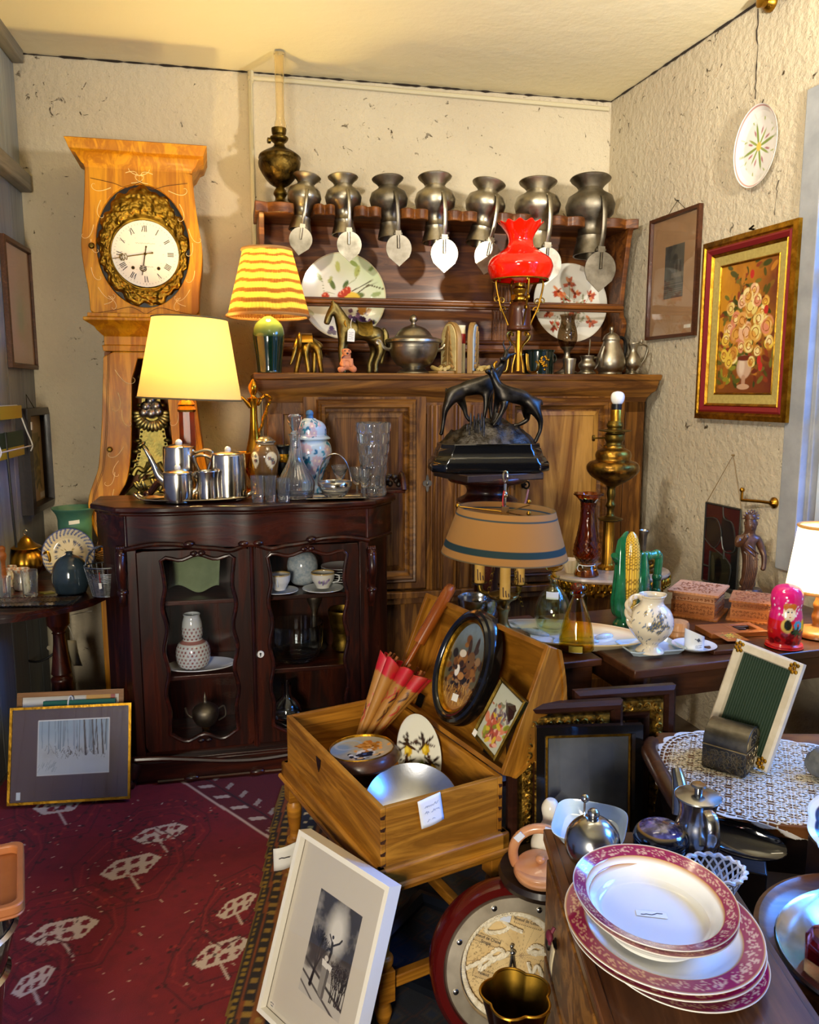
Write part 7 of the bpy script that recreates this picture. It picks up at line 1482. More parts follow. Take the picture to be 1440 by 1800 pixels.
# brass teapot
P,t=lt('brass_teapot','melon-ribbed brass teapot with a domed lid against the grey wall','teapot',50,1018); z=zpx(P); m=mpp(980,P.y)
turned('body',MT['brass'],t,P,[(0,1022),(14,1022),(16,1016),(26,1004),(30,990),(27,976),(20,968),(15,964)],mod=lambda a,zz_:1+.045*abs(sin(7*a)),n=84)
ld=turned('lid',MT['brass'],t,P,[(15,965),(24,963),(25,961),(18,957),(12,952),(8,946),(3,942),(0,941)]); b=MB(); b.tube([(.008*cos(a),0,z(936)+.011*sin(a)) for a in np.linspace(0,2*PI,16,endpoint=False)],.003,6,True); b.build('finial',MT['silver'],ld)
b=MB(); b.tube(sm([(24*m,0,z(980)),(36*m,0,z(970)),(40*m,0,z(985)),(34*m,0,z(1000)),(27*m,0,z(1004))],5),.006,8); b.build('handle',MT['brass'],t)
def pcup(l,px,by,hw,h):
    P,t=lt('painted_beaker',l,'cup',px,by); m=mpp(by,P.y); R=hw*m; H=h*m
    b=MB(); b.lathe(sm([(0,0),(R*.8,0),(R*.95,H*.3),(R*.8,H*.75),(R*.95,H),(R*.88,H),(R*.72,H*.7),(0,.01)],6),70); V=b.XY(); an=np.arctan2(V[:,0],-V[:,1]); p=PT(an*R,V[:,2],'#d9d0ba'); r=random.Random(px)
    for k in range(9): x=-.1+.025*k; p.pl([(x-.012,H*.9),(x,H*.7),(x+.012,H*.9)],.0012,'#b98a3a'); p.line(x,H*.1,x,H*.62,.0012,'#8a8a6a'); p.leaf(x,H*.3,.012,1,'#6a7a5a',.3); p.leaf(x,H*.4,.012,2,'#a86a5a',.3)
    p.m((V[:,2]>H*.9)*(np.sin(an*9)>-.3)*.7,'#c0763a'); b.build('cup_body',PT_GLOSS,t,col=p.c); return t
pcup('painted porcelain beaker with flower sprigs standing behind the clear glass',39,1036,15,36); pcup('painted porcelain beaker standing behind the pepper mill, left of the other beaker',18,1030,14,34)
P,t=lt('clear_glass','clear straight drinking glass standing in front of the painted beaker','glass',54,1048); turned('cup',cry,t,P,[(0,1050),(11,1050),(12,1046),(14,1002),(13,1002),(11,1044),(0,1046)],k=1)
P,t=lt('clear_glass','clear drinking glass in front of the wooden pepper mill at the tray edge','glass',9,1056); turned('cup',cry,t,P,[(0,1058),(9,1058),(10,1054),(12,1014),(11,1014),(9,1052),(0,1054)],k=1)
P,t=lt('pepper_mill','turned orange wooden pepper mill at the left end of the round table','pepper mill',6,1034); turned('body',MT['orange_wood'],t,P,[(0,1036),(9,1036),(9,1028),(7,1010),(6,990),(8,983),(9,976),(7,970),(8,964),(5,960),(0,959)])
b=MB(); P,t=lt('brass_leaf_dish','small yellow-green leaf-shaped dish by the clear glass','dish',82,1042); b.prism([(-.03,0),(0,-.022),(.035,-.004),(.01,.02)],0,.004,ax='z'); b.build('dish_body',plain('leaf_yellow','#a8a24a',.3,metal=.5),t)
pA,pB,pC=onZ(-30,1060,LZ2),onZ(128,1078,LZ2),onZ(146,1052,LZ2); u=pC-pB
t=thing('glass_tray','rectangular pressed-glass tray with a basketweave border on the round table front','tray',(onZ(62,1066,LZ2)+Vector((0,0,.0006))),6); b=MB(); nx,ny=60,26
def gt(u,v):
    x=(u-.5)*.30;y=(v-.5)*.13; e=min(u,1-u)*.30; f=min(v,1-v)*.13; d=min(e,f); return (x,y,.004+.012*max(0,1-d/.03)+(.0022*(sin(x*420)*sin(y*420)) if d<.032 else 0))
b.grid(gt,nx,ny); o=b.build('tray_body',glass('pressed_glass','#f3ead0',.05),t); o.modifiers.new('s','SOLIDIFY').thickness=.004
# under the table: pipes, cable, tag
plain('pipe_paint','#a59c84',.6)
for i,(px,r_,zt_,l) in enumerate(((42,.032,.6,'thicker cream painted pipe rising in the corner under the round table'),(60,.022,.64,'thinner cream painted pipe with a valve beside the thicker pipe'))):
    P=onY(px,1150,3.62 if i==0 else 3.66); P.x=max(P.x,lwx(P.y)+r_+.02); b=MB(); b.tube([(0,0,0.001),(0,0,zt_)],r_,14); 
    if i: b.tube([(0,0,.3),(0,0,.36)],r_*1.5,14); b.tube([(-.0,-.03,.33),(0,-.07,.33)],.012,8)
    o=b.build('pipe',MT['pipe_paint'],None); o.location=(P.x,P.y,0); tag(o,l,'pipe')
P=onY(75,1130,3.45); b=MB(); b.tube(sm([(-.1,0,.66),(-.13,-.02,.5),(-.1,-.03,.36),(0,-.05,.33),(.09,-.03,.4),(.08,0,.55),(.0,.02,.66),(-.06,.02,.69)],6),.005,6); o=b.build('black_cable',MT['black'],None); o.location=(P.x,P.y,0); tag(o,'looped black electric cable hanging under the round table','cable')
P=onY(132,1150,3.5); b=MB(); b.grid(lambda u,v:(-.03+.04*u+.02*(1-v),-.01*sin(v*3),.02+.12*v),4,8); o=b.build('paper_tag',plain('tag_cream','#b5a888',.8),None); o.location=(P.x,P.y,zrow(1178,P.y)); tag(o,'curled cream paper tag with barcode hanging below the round table beside the column','tag'); o.modifiers.new('s','SOLIDIFY').thickness=.001
b=MB(); b.tube(sm([(.0,0,.14),(-.02,.0,.2),(-.06,.01,.24),(.08,.02,.27)],4),.0015,5); q=b.build('tag_string',MT['string'],o)
# ================= left wall pictures, card rack =================
t,w,h=wallpic('framed_print','brown framed print with a faded pink mount high on the grey boarded wall','picture',((-2,408),(47,442),(62,648),(12,648)),[(0,-.001),(0,-.02),(.018,-.022),(.022,-.012),(.022,-.001)],wood('frame_brown2','#6a4020','#4a2810',0,2,.4,.2),fr=LW,wp=lwp)
def fade(p): H=h/w; p.m(fbm(p.x*3,p.y*3)*.6,'#b98a72'); p.ell(.5,H*.45,.22,H*.22,'#a89a6a',0,.9,.7); p.ell(.5,H*.42,.1,H*.12,'#8a9a6a',0,.9,.5)
art('print',w-.04,h-.04,fade,PT_MAT,t,50,-.008,.02,.02,'#c99a86'); b=MB(); b.bx(.02,w-.02,-.011,-.010,.02,h-.02); b.build('picture_glass',pane('thin_glass'),t,smooth=0)
t,w,h=wallpic('dark_framed_print','dark brown framed print with a price sticker hanging low on the grey boarded wall','picture',((33,722),(73,712),(73,893),(30,906)),[(0,-.001),(0,-.05),(.03,-.055),(.036,-.03),(.036,-.001)],MT['dark_wood'],fr=LW,wp=lwp)
def pr_(p):
    H=h/w; p.rect(.18,.85,H*.2,H*.82,'#8a7a4a'); r=random.Random(2); c=p.c.copy()
    for k in range(60): p.leaf(r.uniform(.2,.8),H*r.uniform(.2,.75),.16,r.uniform(0,6),r.choice(['#6a6038','#a8924a','#7a6a3a','#5a5434']),.4)
    p.rect(.75,1,H*.02,H*.1,'#d9d4c4')
art('print',w-.068,h-.068,pr_,PT_MAT,t,50,-.012,.034,.034,'#b09468'); b=MB(); b.tube([(w*.3,-.02,h),(w*.45,-.005,h+.06),(w*.6,-.02,h)],.0015,4); b.build('hanging_wire',MT['iron'],t)
c=[lwp(-30,716,-.03),lwp(30,716,-.03),lwp(30,800,-.03)]; t=thing('card_rack','white wire rack holding cards with yellow labels on the grey boarded wall','rack',LW.w(c[0][0],-.03,c[2][1]),math.degrees(LW.a)); w=c[1][0]-c[0][0]; h=c[0][1]-c[2][1]
b=MB(); 
for x in(0,w): b.tube(sm([(x,0,h),(x,-.03,h*.5),(x,-.05,h*.2),(x-.03,-.05,h*.08)],4),.003,6)
b.tube([(0,-.05,h*.18),(w,-.05,h*.18)],.003,6); b.tube([(0,0,h),(w,0,h)],.003,6); b.build('wire_frame',plain('white_wire','#d9d9d4',.4),t)
for z0,z1,cc_ in((h*.75,h,'#b59a1c'),(0,h*.2,'#b59a1c'),(h*.2,h*.5,'#12301c')): b=MB(); b.bx(.0,w-.01,-.02,-.016,z0,z1); lab(b.build('card',plain('card'+cc_,cc_,.5),t,smooth=0),'yellow card' if cc_!='#12301c' else 'dark green card')
b=MB(); b.bx(w-.02,w,-.056,-.054,h*.5,h*.66); b.build('white_tag',MT['paper'],t)
P=LW.w(lwp(12,800,-.05)[0],-.05,0); b=MB(); b.tube(sm([(0,0,zrow(760,P.y)),(.01,0,zrow(820,P.y)),(.02,0,zrow(900,P.y)),(.035,0,zrow(965,P.y))],5),.005,6); o=b.build('wall_cable',MT['black'],None); o.location=P; o.rotation_euler=(0,0,LW.a); tag(o,'thin black cable hanging down the grey boarded wall from the card rack','cable')
# ================= pictures standing on the floor at the left =================
def leanpic(name,label,BLp,ang,w,h,lean,prf,fm,artfn,inset,bg,res=150,glass_=True,mname='print'):
    M=Matrix.Translation(BLp)@RZ(ang)@RX(-lean); t=thing(name,label,'picture',M=M)
    b=MB(); b.frm(0,w,0,h,prf); b.build('frame',fm,t,smooth=30)
    art(mname,w-2*inset,h-2*inset,artfn,PT_MAT,t,res,-.006,inset,inset,bg)
    b=MB(); b.bx(.004,w-.004,-.003,.002,.004,h-.004); b.build('backboard',MT['chest_dark'],t,smooth=0)
    if glass_: b=MB(); b.bx(inset,w-inset,-.0105,-.0095,inset,h-inset); b.build('picture_glass',pane('thin_glass'),t,smooth=0)
    return t
A=onZ(14,1416,.016); B=onZ(230,1403,.016); an=math.degrees(math.atan2(B.y-A.y,B.x-A.x)); W_=(B-A).length
def snow(p):
    H=.345/W_; x0,x1,y0,y1=.22,.83,H*.27,H*.86; c=p.c.copy(); q=(p.x>x0)&(p.x<x1)&(p.y>y0)&(p.y<y1); u=(p.x-x0)/(x1-x0); v=(p.y-y0)/(y1-y0)
    p.m(q*1.,'#b9c2c6'); p.m(q*np.clip((v-.45)*3,0,1)*.7,'#7d98ac'); p.m(q*np.clip(.8-np.abs(v-.4)*3,0,1)*fbm(p.x*12,p.y*12)*.7,'#8a7f76'); r=random.Random(2); p.clip=q.astype(float)
    for k in range(26): x=x0+(x1-x0)*r.random(); yb=y0+(y1-y0)*r.uniform(.4,.55); p.line(x,yb,x+r.uniform(-.015,.015),y1,r.uniform(.002,.006),r.choice(['#6d7f8c','#7a8a94','#5a5f60','#8794a0']))
    for x,wd in((.63,.011),(.7,.008),(.78,.009),(.735,.006)): p.line(x,y0+(y1-y0)*.35,x-.02,y1,wd,'#3f3630',wd*.7)
    for k in range(60): x=r.gauss(.55,.1); y=y0+(y1-y0)*r.gauss(.36,.05); p.line(x,y,x+r.uniform(-.03,.03),y+.04,.0015,'#5a5450')
    for k in range(20): x=r.uniform(x0,x0+.15); y=y0+(y1-y0)*r.uniform(.05,.2); p.line(x,y,x+.02,y+.04,.0012,'#6d7880')
    p.clip=None
    p.pl([(x0,y0),(x1,y0),(x1,y1),(x0,y1),(x0,y0)],.004,'#d9dad6'); p.rect(.05,.085,.02,.085,'#c9d4dc')
Ao=Vector((A.x,A.y,.0165))
leanpic('snow_forest_picture','gilt framed picture of a snowy forest in a plum mount, on the floor',Ao,an,W_,.345,17,[(0,0),(0,-.014),(.009,-.014),(.009,0)],MT['gilt'],snow,.009,'#4a3438',200)
n_=Vector((-math.sin(math.radians(an)),math.cos(math.radians(an)),0))
def oth(p): p.rect(.05,.95,.0,2,'#d9d5c8'); H=.8; p.rect(.66,.95,0,2,'#d9a02a'); p.rect(.9,.95,.7,2,'#a8431e')
leanpic('wood_framed_picture','oak framed colourful picture standing behind the snowy forest picture',Ao+n_*.075+Vector((-.0,0,0)),an,W_*.90,.372,17,[(0,0),(0,-.016),(.018,-.016),(.018,0)],wood('oak_light','#a8743c','#8a5a28',0,1.5,.4,.1),oth,.018,'#ded9cc',60)
M=Matrix.Translation(Ao+n_*.036+Vector((math.cos(math.radians(an))*.1,math.sin(math.radians(an))*.1,.0)))@RZ(an)@RX(-17); t=thing('green_folder','green cloth-covered folder wedged between the two leaning pictures','folder',M=M); b=MB(); b.bx(0,.26,-.0,.018,.0,.35); b.build('cover',plain('green_cloth','#0f5a48',.7),t,bev=.002); b=MB(); b.tube(sm([(.09,-.002,.32),(.092,.0,.358),(.10,.012,.362),(.105,.02,.33)],4),.003,6); b.build('white_cord',MT['string'],t)
# tray table at the lower left edge
Pa=onZ(42,1478,.62); Pb=onZ(43,1592,.62); d=(Pb-Pa); an2=math.degrees(math.atan2(d.y,d.x))+90; Pm=Pa
t=thing('tray_stand','tan tray with a raised rim on a dark glossy stand at the lower left','tray table',(Pb.x,Pb.y,0),an2); L=d.length
rr_=[(-.02+.02*cos(a),.02+.02*sin(a)-.0) for a in np.linspace(-PI/2,0,6)]+[(-.02+.02*cos(a),L-.02+.02*sin(a)) for a in np.linspace(0,PI/2,6)]+[(-.38+.02*cos(a),L-.02+.02*sin(a)) for a in np.linspace(PI/2,PI,6)]+[(-.38+.02*cos(a),.02+.02*sin(a)) for a in np.linspace(PI,1.5*PI,6)]
cx_,cy_=-.2,L/2; b=MB(); b.prism(rr_,.60,.606,ax='z'); n=len(rr_); inn=[(cx_+(x-cx_)*.94,cy_+(y-cy_)*.88) for x,y in rr_]
b.ring(rr_,inn,.606,.624); k=len(b.v)-4*n; b.v[k:]=[(x,z_,y) for x,y,z_ in b.v[k:]]; b.build('tray',plain('tan_leather','#a8683a',.4,'#97592e',6),t,bev=.003)
b=MB(); b.lathe([(0,.02),(.13,.02),(.14,.03),(.13,.3),(.15,.45),(.17,.52),(.165,.56),(.17,.6),(0,.6)],40,T3(-.19,L/2,0)@S3(1,.75,1)); b.build('stand_drum',plain('dark_gloss','#1c1512',.1,'#2e221a',8,coat=.6),t)
b=MB(); 
for z_ in(.44,.53): b.lathe([(.150 if z_<.5 else .169,z_-.006),(.158 if z_<.5 else .176,z_),(.150 if z_<.5 else .169,z_+.006)],40,T3(-.19,L/2,0)@S3(1,.75,1))
b.build('chrome_band',MT['silver'],t)
b=MB(); b.lathe([(0,0),(.17,0),(.17,.018),(.12,.022),(0,.022)],32,T3(-.19,L/2,0)@S3(1,.75,1)); b.build('base',MT['dark_gloss'],t)
# ================= open chest on its stand =================
KZ=.56; N0=onZ(669,1424,KZ); L0=onZ(483,1262,KZ); R0_=onZ(884,1365,KZ)
ua_=(R0_-N0); KW=ua_.length; KA=math.degrees(math.atan2(ua_.y,ua_.x)); KF=Fr(N0.x,N0.y,KA); KL=(L0-N0).dot(KF.n)
zbk=zrow(1537,N0.y); KH=KZ-zbk
ck_=thing('wooden_chest','open dovetailed wooden chest with a domed lid, filled with plates, pictures and a parasol','chest',(N0.x,N0.y,zbk+.001),KA); T_=.014
b=MB(); b.bx(0,T_,0,KL,0,KH); b.bx(KW-T_,KW,0,KL,0,KH-.0); b.bx(T_,KW-T_,0,T_,0,KH); b.bx(T_,KW-T_,KL-T_,KL,0,KH); b.bx(T_,KW-T_,T_,KL-T_,0,.012); cb=b.build('body',MT['chest_wood'],ck_,bev=.002,smooth=0)
b=MB()
for x,s in((0,1),(KW,-1)):
    for k in range(5):
        z=.012+k*(KH-.02)/4.6; b.prism([(x+s*.0,z),(x+s*.010,z-.002),(x+s*.013,z+.009),(x,z+.006)],-.0008,.004)
b.build('dovetail',MT['chest_dark'],cb,smooth=0)
b=MB(); y=KL*.60; b.prism([(y-.016,KH-.03),(y+.016,KH-.03),(y+.012,KH-.05),(y,KH-.07),(y-.012,KH-.05)],-.0015,.004,ax='x'); b.build('escutcheon',MT['dark_wood'],cb)
# lid, hinged on the far long side
PHI=math.radians(113); ld=thing('lid',None,None,(KW,0,KH+.002)); ld.parent=ck_
rim=Vector((-cos(PHI),0,sin(PHI))); outd=Vector((sin(PHI),0,cos(PHI)))
# local frame of the lid: X along rim (0..LWd), Y along hinge, Z outward
ML=Matrix(((rim.x,0,outd.x,0),(0,1,0,0),(rim.z,0,outd.z,0),(0,0,0,1))); ld.matrix_local=T3(KW,0,KH+.002)@ML; LWd=KW
domep=[(LWd*k/16,.042+.082*sin(PI*k/16)) for k in range(17)]
endo=[(0,0),(LWd,0)]+[p for p in reversed(domep)]
for nm,y0,y1 in(('lid_end',0,T_),('lid_end',KL-T_,KL)): b=MB(); b.prism(endo,y0,y1); b.build(nm,MT['chest_wood'],ld,bev=.002,smooth=30)
b=MB(); o=[(x,z) for x,z in domep]; inn=[(x,z-.012) for x,z in domep]; b.prism(o+inn[::-1],-.004,KL+.004); b.bx(0,.012,T_,KL-T_,0,.035); b.bx(LWd-.012,LWd,T_,KL-T_,0,.035); b.build('lid_panel',MT['chest_wood'],ld,smooth=40)
b=MB(); b.bx(LWd-.002,LWd+.003,KL*.48,KL*.52,-.006,.012); b.build('lock_plate',MT['iron'],ld)
b=MB()
for y in(KL*.2,KL*.8): b.bx(-.02,.05,y-.015,y+.015,.031,.036)
b.bx(LWd*.3,LWd*.55,-.006,-.003,.07,.09); b.build('hinge',MT['iron'],ld)
# stand
sd=thing('chest_stand','brown wooden stand with turned legs and a moulded rail carrying the open chest','stand',(N0.x,N0.y,0),KA); rz=zbk
b=MB(); e=.016
b.bx(-e,KW+e,-e,-e+.03,rz-.05,rz+.016); b.bx(-e,KW+e,KL+e-.03,KL+e,rz-.05,rz+.016); b.bx(-e,-e+.03,-e,KL+e,rz-.05,rz+.016); b.bx(KW+e-.03,KW+e,-e,KL+e,rz-.05,rz+.016)
b.v=[(x,y,min(z,rz-.001) if (-e+.015<x<KW+e-.015 and -e+.015<y<KL+e-.015) else z) for x,y,z in b.v]; b.build('rail',MT['chest_wood'],sd,bev=.008,seg=3)
b=MB(); b.tube([(-e-.002,-e-.002,rz-.03),(KW+e+.002,-e-.002,rz-.03)],.007,8); b.tube([(-e-.002,-e,rz-.03),(-e-.002,KL+e,rz-.03)],.007,8); b.build('rail_moulding',MT['chest_wood'],sd)
for x in(.012,KW-.012):
    for y in(.015,KL-.015):
        b=MB(); b.bx(x-.022,x+.022,y-.022,y+.022,rz-.10,rz-.002); b.bx(x-.022,x+.022,y-.022,y+.022,.07,.15)
        b.lathe(sm([(.016,.15),(.024,.165),(.024,.18),(.014,.19),(.02,.24),(.022,.28),(.014,rz-.14),(.021,rz-.125),(.021,rz-.115),(.015,rz-.10)],3),16,T3(x,y,0)); b.lathe([(0,.012),(.016,.012),(.022,.04),(.014,.07)],16,T3(x,y,0)); b.build('leg',MT['chest_wood'],sd,bev=.002)
b=MB(); b.bx(.03,KW-.03,.003,.027,.095,.125); b.bx(.03,KW-.03,KL-.027,KL-.003,.095,.125); b.bx(.0,.024,.03,KL-.03,.095,.125); b.bx(KW-.024,KW,.03,KL-.03,.095,.125); b.build('stretcher',MT['chest_wood'],sd,bev=.003)
b=MB(); P=KF.w(-.022,KL-.02,zrow(1515,L0.y)); b.grid(lambda u,v:(-.035+.07*u,-.006*sin(u*4)-.03,.07*v+.012*u),8,5); o=b.build('paper_tag',MT['paper'],None); o.location=P; o.rotation_euler=(0,0,math.radians(12)); tag(o,'folded paper price tag tied to the left leg of the chest stand','tag'); o.modifiers.new('s','SOLIDIFY').thickness=.001
b=MB(); b.scr=0; r=random.Random(3); b.tube([(-.02+.008*i,-.0375-.004,.045+r.uniform(-.004,.004)) for i in range(5)],.0012,4); b.build('handwriting',MT['ink'],o)
# ---- contents ----
KZ0=zbk+.0135
def kp(x,y,z=0): return KF.w(x,y,KZ0+z)
# parasol
Bp=onY(652,1275,kp(.10,KL-.09).y); Bp=kp(.165,KL-.10,.012); Tp=onY(708,1128,Bp.y+.06); Hd=onY(781,1052,Bp.y+.13)
Tp=Bp+(Hd-Bp)*.60; ax=(Tp-Bp); PL_=ax.length; M=align(tuple(Bp),ax)
t=thing('parasol','folded tan paper parasol with red edge and curved wooden handle standing in the chest','parasol',M=M)
def par(u,v):
    a=2*PI*u; k=abs(sin(4*a)); R=(.012+.066*v**.9)*(1+.16*v)*(.62+.38*k**.7); return (R*cos(a),R*sin(a),.01+(PL_*.9)*v+.012*v*k)
b=MB(); b.grid(par,160,60,wu=True); V=b.XY(); h=V[:,2]/PL_; an=np.arctan2(V[:,1],V[:,0]); p=PT(an/PI,h,'#b07a34'); p.m((h>.80),'#c01628'); r=random.Random(5)
for k in range(26): x=r.uniform(-1,1); y=r.uniform(.3,.76); p.pl([(x,y),(x+.05,y+.06),(x+.02,y+.11)],.012,r.choice(['#b02a24','#3a1c14','#c03a28']))
p.m(np.clip(fbm(an*6,h*10)-.45,0,1)*1.2,'#8a5a20')
b.build('paper_canopy',paint('oiled_paper',.5,.1),t,col=p.c); q=[o for o in t.children][0]; q.modifiers.new('s','SOLIDIFY').thickness=.0012
for i in range(8):
    a=2*PI*(i+.5)/8; b=MB(); b.tube([(.064*cos(a),.064*sin(a),PL_*.82),(.058*cos(a),.058*sin(a),PL_*1.0)],.0045,8); b.build('rib_tip',MT['orange_wood'],t)
HL=(Hd-Bp).length
b=MB(); b.tube([(0,0,0),(0,0,HL*.85)],.0085,10); b.tube(sm([(0,0,HL*.72),(0,0,HL*.95),(.012,0,HL*1.04),(.038,0,HL*1.06),(.05,0,HL*.99),(.046,0,HL*.96)],5),.019,12,M=RZ(-35)); b.build('handle',wood('polished_handle','#a8591c','#8a4412',2,1,.2,.6),t)
# pieces leaning on the lid: oval picture and small flower frame
LM=ck_.matrix_basis@T3(KW,0,KH+.002)@ML
def onlid(px,py,dz): 
    n=(LM.to_3x3()@Vector((0,0,1))).normalized(); p0=LM@Vector((0,0,dz)); return onP(px,py,p0,n)
def lidM(px,py,dz,roll=0):
    P=onlid(px,py,dz); R=LM.to_3x3(); x=-(R@Vector((0,1,0))); z=R@Vector((1,0,0)); y=R@Vector((0,0,1)); m=Matrix(((x.x,y.x,z.x,P.x),(x.y,y.y,z.y,P.y),(x.z,y.z,z.z,P.z),(0,0,0,1))); return m@RY(roll)
OM=lidM(818,1172,-.012,-6); t=thing('oval_picture','oval black-framed picture of hounds leaning inside the chest lid','picture',M=OM)
ow_,oh_=.088,.125
def ovalring(b,pr,w,h,n=72):
    vs=[];fs=[]; 
    for d,y in pr: vs+=[((w+d)*cos(2*PI*i/n),y,(h+d)*sin(2*PI*i/n)) for i in range(n)]
    m=len(pr)
    for k in range(m-1):
        for i in range(n): j=(i+1)%n; fs.append((k*n+i,k*n+j,k*n+n+j,k*n+n+i))
    b.add(vs,fs)
b=MB(); ovalring(b,[(.006,0),(.006,-.016),(.012,-.024),(.02,-.026),(.024,-.018),(.032,-.016),(.038,-.006),(.036,.022)],ow_,oh_); b.build('frame',plain('ebonised','#0c0a09',.18,coat=.5),t)
b=MB(); ovalring(b,[(-.004,0),(-.002,-.012),(.004,-.017),(.008,-.014),(.008,0)],ow_,oh_); b.build('gilt_slip',MT['gilt'],t)
def hounds(p):
    n=fbm(p.x*4,p.y*4); p.m(np.clip((p.y-.8)*2,0,1),'#7a8a96'); p.m(np.clip(n*1.4-.4,0,1)*.7,'#4a4a30'); p.m(np.clip(.5-p.y,0,1)*2,'#a8702c'); r=random.Random(9)
    for k in range(170): x=r.gauss(.5,.17); y=r.gauss(.62,.17); p.ell(x,y,r.uniform(.03,.07),r.uniform(.03,.08),r.choice(['#6a4018','#8a5a24','#3a2412','#2a1c12','#8a6a48','#5a3418','#9a6a34','#221a14']),r.uniform(0,3),.4)
    for (x,y,a) in((.55,.86,1.75),(.68,.9,1.5)): p.leaf(x,y,.3,a,'#3a2a20',.3)
    p.ell(.62,.82,.1,.14,'#6a4a28'); p.ell(.58,.8,.02,.02,'#141010'); p.ell(.38,.9,.09,.06,'#d0c4b0'); p.ell(.35,.62,.06,.09,'#e0dcd2'); p.ell(.3,.66,.04,.04,'#3a2a1c'); p.ell(.48,.55,.08,.06,'#a8743c')
    for k in range(160): x=r.uniform(.05,.95); y=r.uniform(.08,.35); p.line(x,y,x+r.uniform(-.05,.05),y+.08,.006,r.choice(['#b98a3a','#8a5a1c','#c99a4a','#6a4416']))
art('print',2*ow_,2*oh_,hounds,paint('print_gloss',.25,.3),t,170,-.004,-ow_,-oh_,'#55503a',mask=lambda x,z:(x-.5)**2+((z-.5*oh_/ow_)/(oh_/ow_))**2<.25)
b=MB(); b.bx(-.012,.014,-.006,-.0048,-.098,-.078); b.build('price_sticker',MT['paper'],t,smooth=0)
OM=lidM(880,1264,-.010,12); t=thing('flower_picture','small bronze-framed pressed flower picture leaning in the near end of the chest lid','picture',M=OM); w,h=.122,.172
OMs=T3(-w/2,0,-h/2)
b=MB(); b.frm(-w/2,w/2,-h/2,h/2,[(0,0),(0,-.01),(.004,-.013),(.009,-.009),(.01,0)]); b.bx(-w/2+.002,w/2-.002,-.001,.003,-h/2+.002,h/2-.002); b.build('frame',MT['brass_old'],t,smooth=30)
def flow(p):
    H=h/w; r=random.Random(6)
    for k in range(70): p.leaf(r.gauss(.5,.16),r.uniform(.05,.45)*H,r.uniform(.15,.28),r.uniform(.3,2.8),r.choice(['#b8553a','#c97a5a','#8a3a2a','#a84a3a','#d9a08a']),.5)
    for k in range(14): p.leaf(r.uniform(.1,.9),r.uniform(.02,.5)*H,.22,r.uniform(0,3),r.choice(['#c9a82a','#9a9a2a','#7a7a20']),.5)
    for k in range(40): p.leaf(r.gauss(.5,.18),r.uniform(.5,.85)*H,r.uniform(.08,.16),r.uniform(0,6),r.choice(['#5a4a5a','#7a6a6a','#7a7a5a','#8a8a7a','#a86a4a']),.5)
art('print',w-.018,h-.018,flow,PT_MAT,t,80,-.005,-w/2+.009,-h/2+.009,'#b5b5a0')
b=MB(); b.bx(-w/2+.006,-w/2+.022,-.014,-.0128,-h/2+.004,-h/2+.02); b.build('price_sticker',MT['paper'],t,smooth=0)
# orchid plate
P=kp(.245,.25,.001); a_=KA-42; rx,rz_=.060,.110; M=Matrix.Translation(P)@RZ(a_+22)@RX(-14)@T3(0,0,rz_)@RY(-6); t=thing('orchid_plate','oval white plate painted with yellow lady slipper orchids standing up inside the chest','plate',M=M)
b=MB(); b.lathe([(k/14*.96,.0-.004*(k/14)**3) for k in range(15)]+[(1,-.006),(.99,.004),(.6,.009),(0,.009)],110,RX(90)@S3(rx,rz_,1)@S3(1,1,-1)); V=b.XY(); p=PT(V[:,0],V[:,2],'#dfdccb'); r=random.Random(4)
for x,y,s in((-.028,.03,1),(.02,.025,1),(.03,-.03,.9),(-.035,-.015,.8)):
    p.pl([(x*.4,-.09),(x*.8,y-.04),(x,y)],.0016,'#3f4a1c'); p.ell(x,y-.014,.011,.017,'#c9a01c'); p.ell(x-.003,y-.012,.005,.01,'#e3c84a',0,.5)
    for a,L in((1.6,.035),(.4,.032),(2.8,.032),(2.0,.03),(-.5,.03),(3.7,.03)): p.leaf(x,y,L*s,a+x*6,r.choice(['#2f1c14','#43281a','#3a2a18']),.22)
for x,a in((-.02,1.2),(0,1.5),(.02,1.9),(-.035,.9),(.035,2.3)): p.leaf(x,-.085,.07,a,r.choice(['#55601f','#6d762c','#3d4a18']),.3)
b.build('plate_body',PT_GLOSS,t,col=p.c)
# round framed plate of cat and dog
P=onZ(622,1326,KZ-.012)+KF.u*.028+KF.n*.01; M=Matrix.Translation(P)@RZ(KA)@RX(-3)@RY(-2); t=thing('framed_round_plate','round plate painted with kittens in a brown wooden ring, in the chest','plate',M=M); R=.088
b=MB(); b.lathe([(R*.96,.004),(R,.008),(R*1.05,.004),(R*1.12,-.004),(R*1.16,-.02),(R*1.04,-.03),(R*.7,-.04),(R*.6,-.08),(0,-.08)],56); b.build('wooden_ring',MT['brown_table'],t)
q=[(R*.98*k/50,.002+.003*(k/50)**4) for k in range(51)]
b=MB(); b.lathe(q,150); V=b.XY(); p=PT(V[:,0]/R,V[:,1]/R,'#b3a98f'); n=fbm(p.x*3,p.y*3); p.m(np.clip(n*1.6-.4,0,1)*.6,'#6f7a80'); r=random.Random(8)
p.ell(-.55,.4,.4,.3,'#7f93a6',.5,.5); p.ring(-.2,.55,.4,.05,'#9fa8b0',.3)
for k in range(80): p.ell(r.gauss(.3,.18),r.gauss(.08,.16),.09,.06,r.choice(['#b97a2c','#d99a4a','#a8681e','#c98a3a']),r.uniform(0,3),.4)
for k in range(60): p.ell(r.gauss(-.15,.2),r.gauss(-.35,.12),.09,.07,r.choice(['#1a1c28','#252a3a','#10121a','#d9d4cc']),r.uniform(0,3),.4)
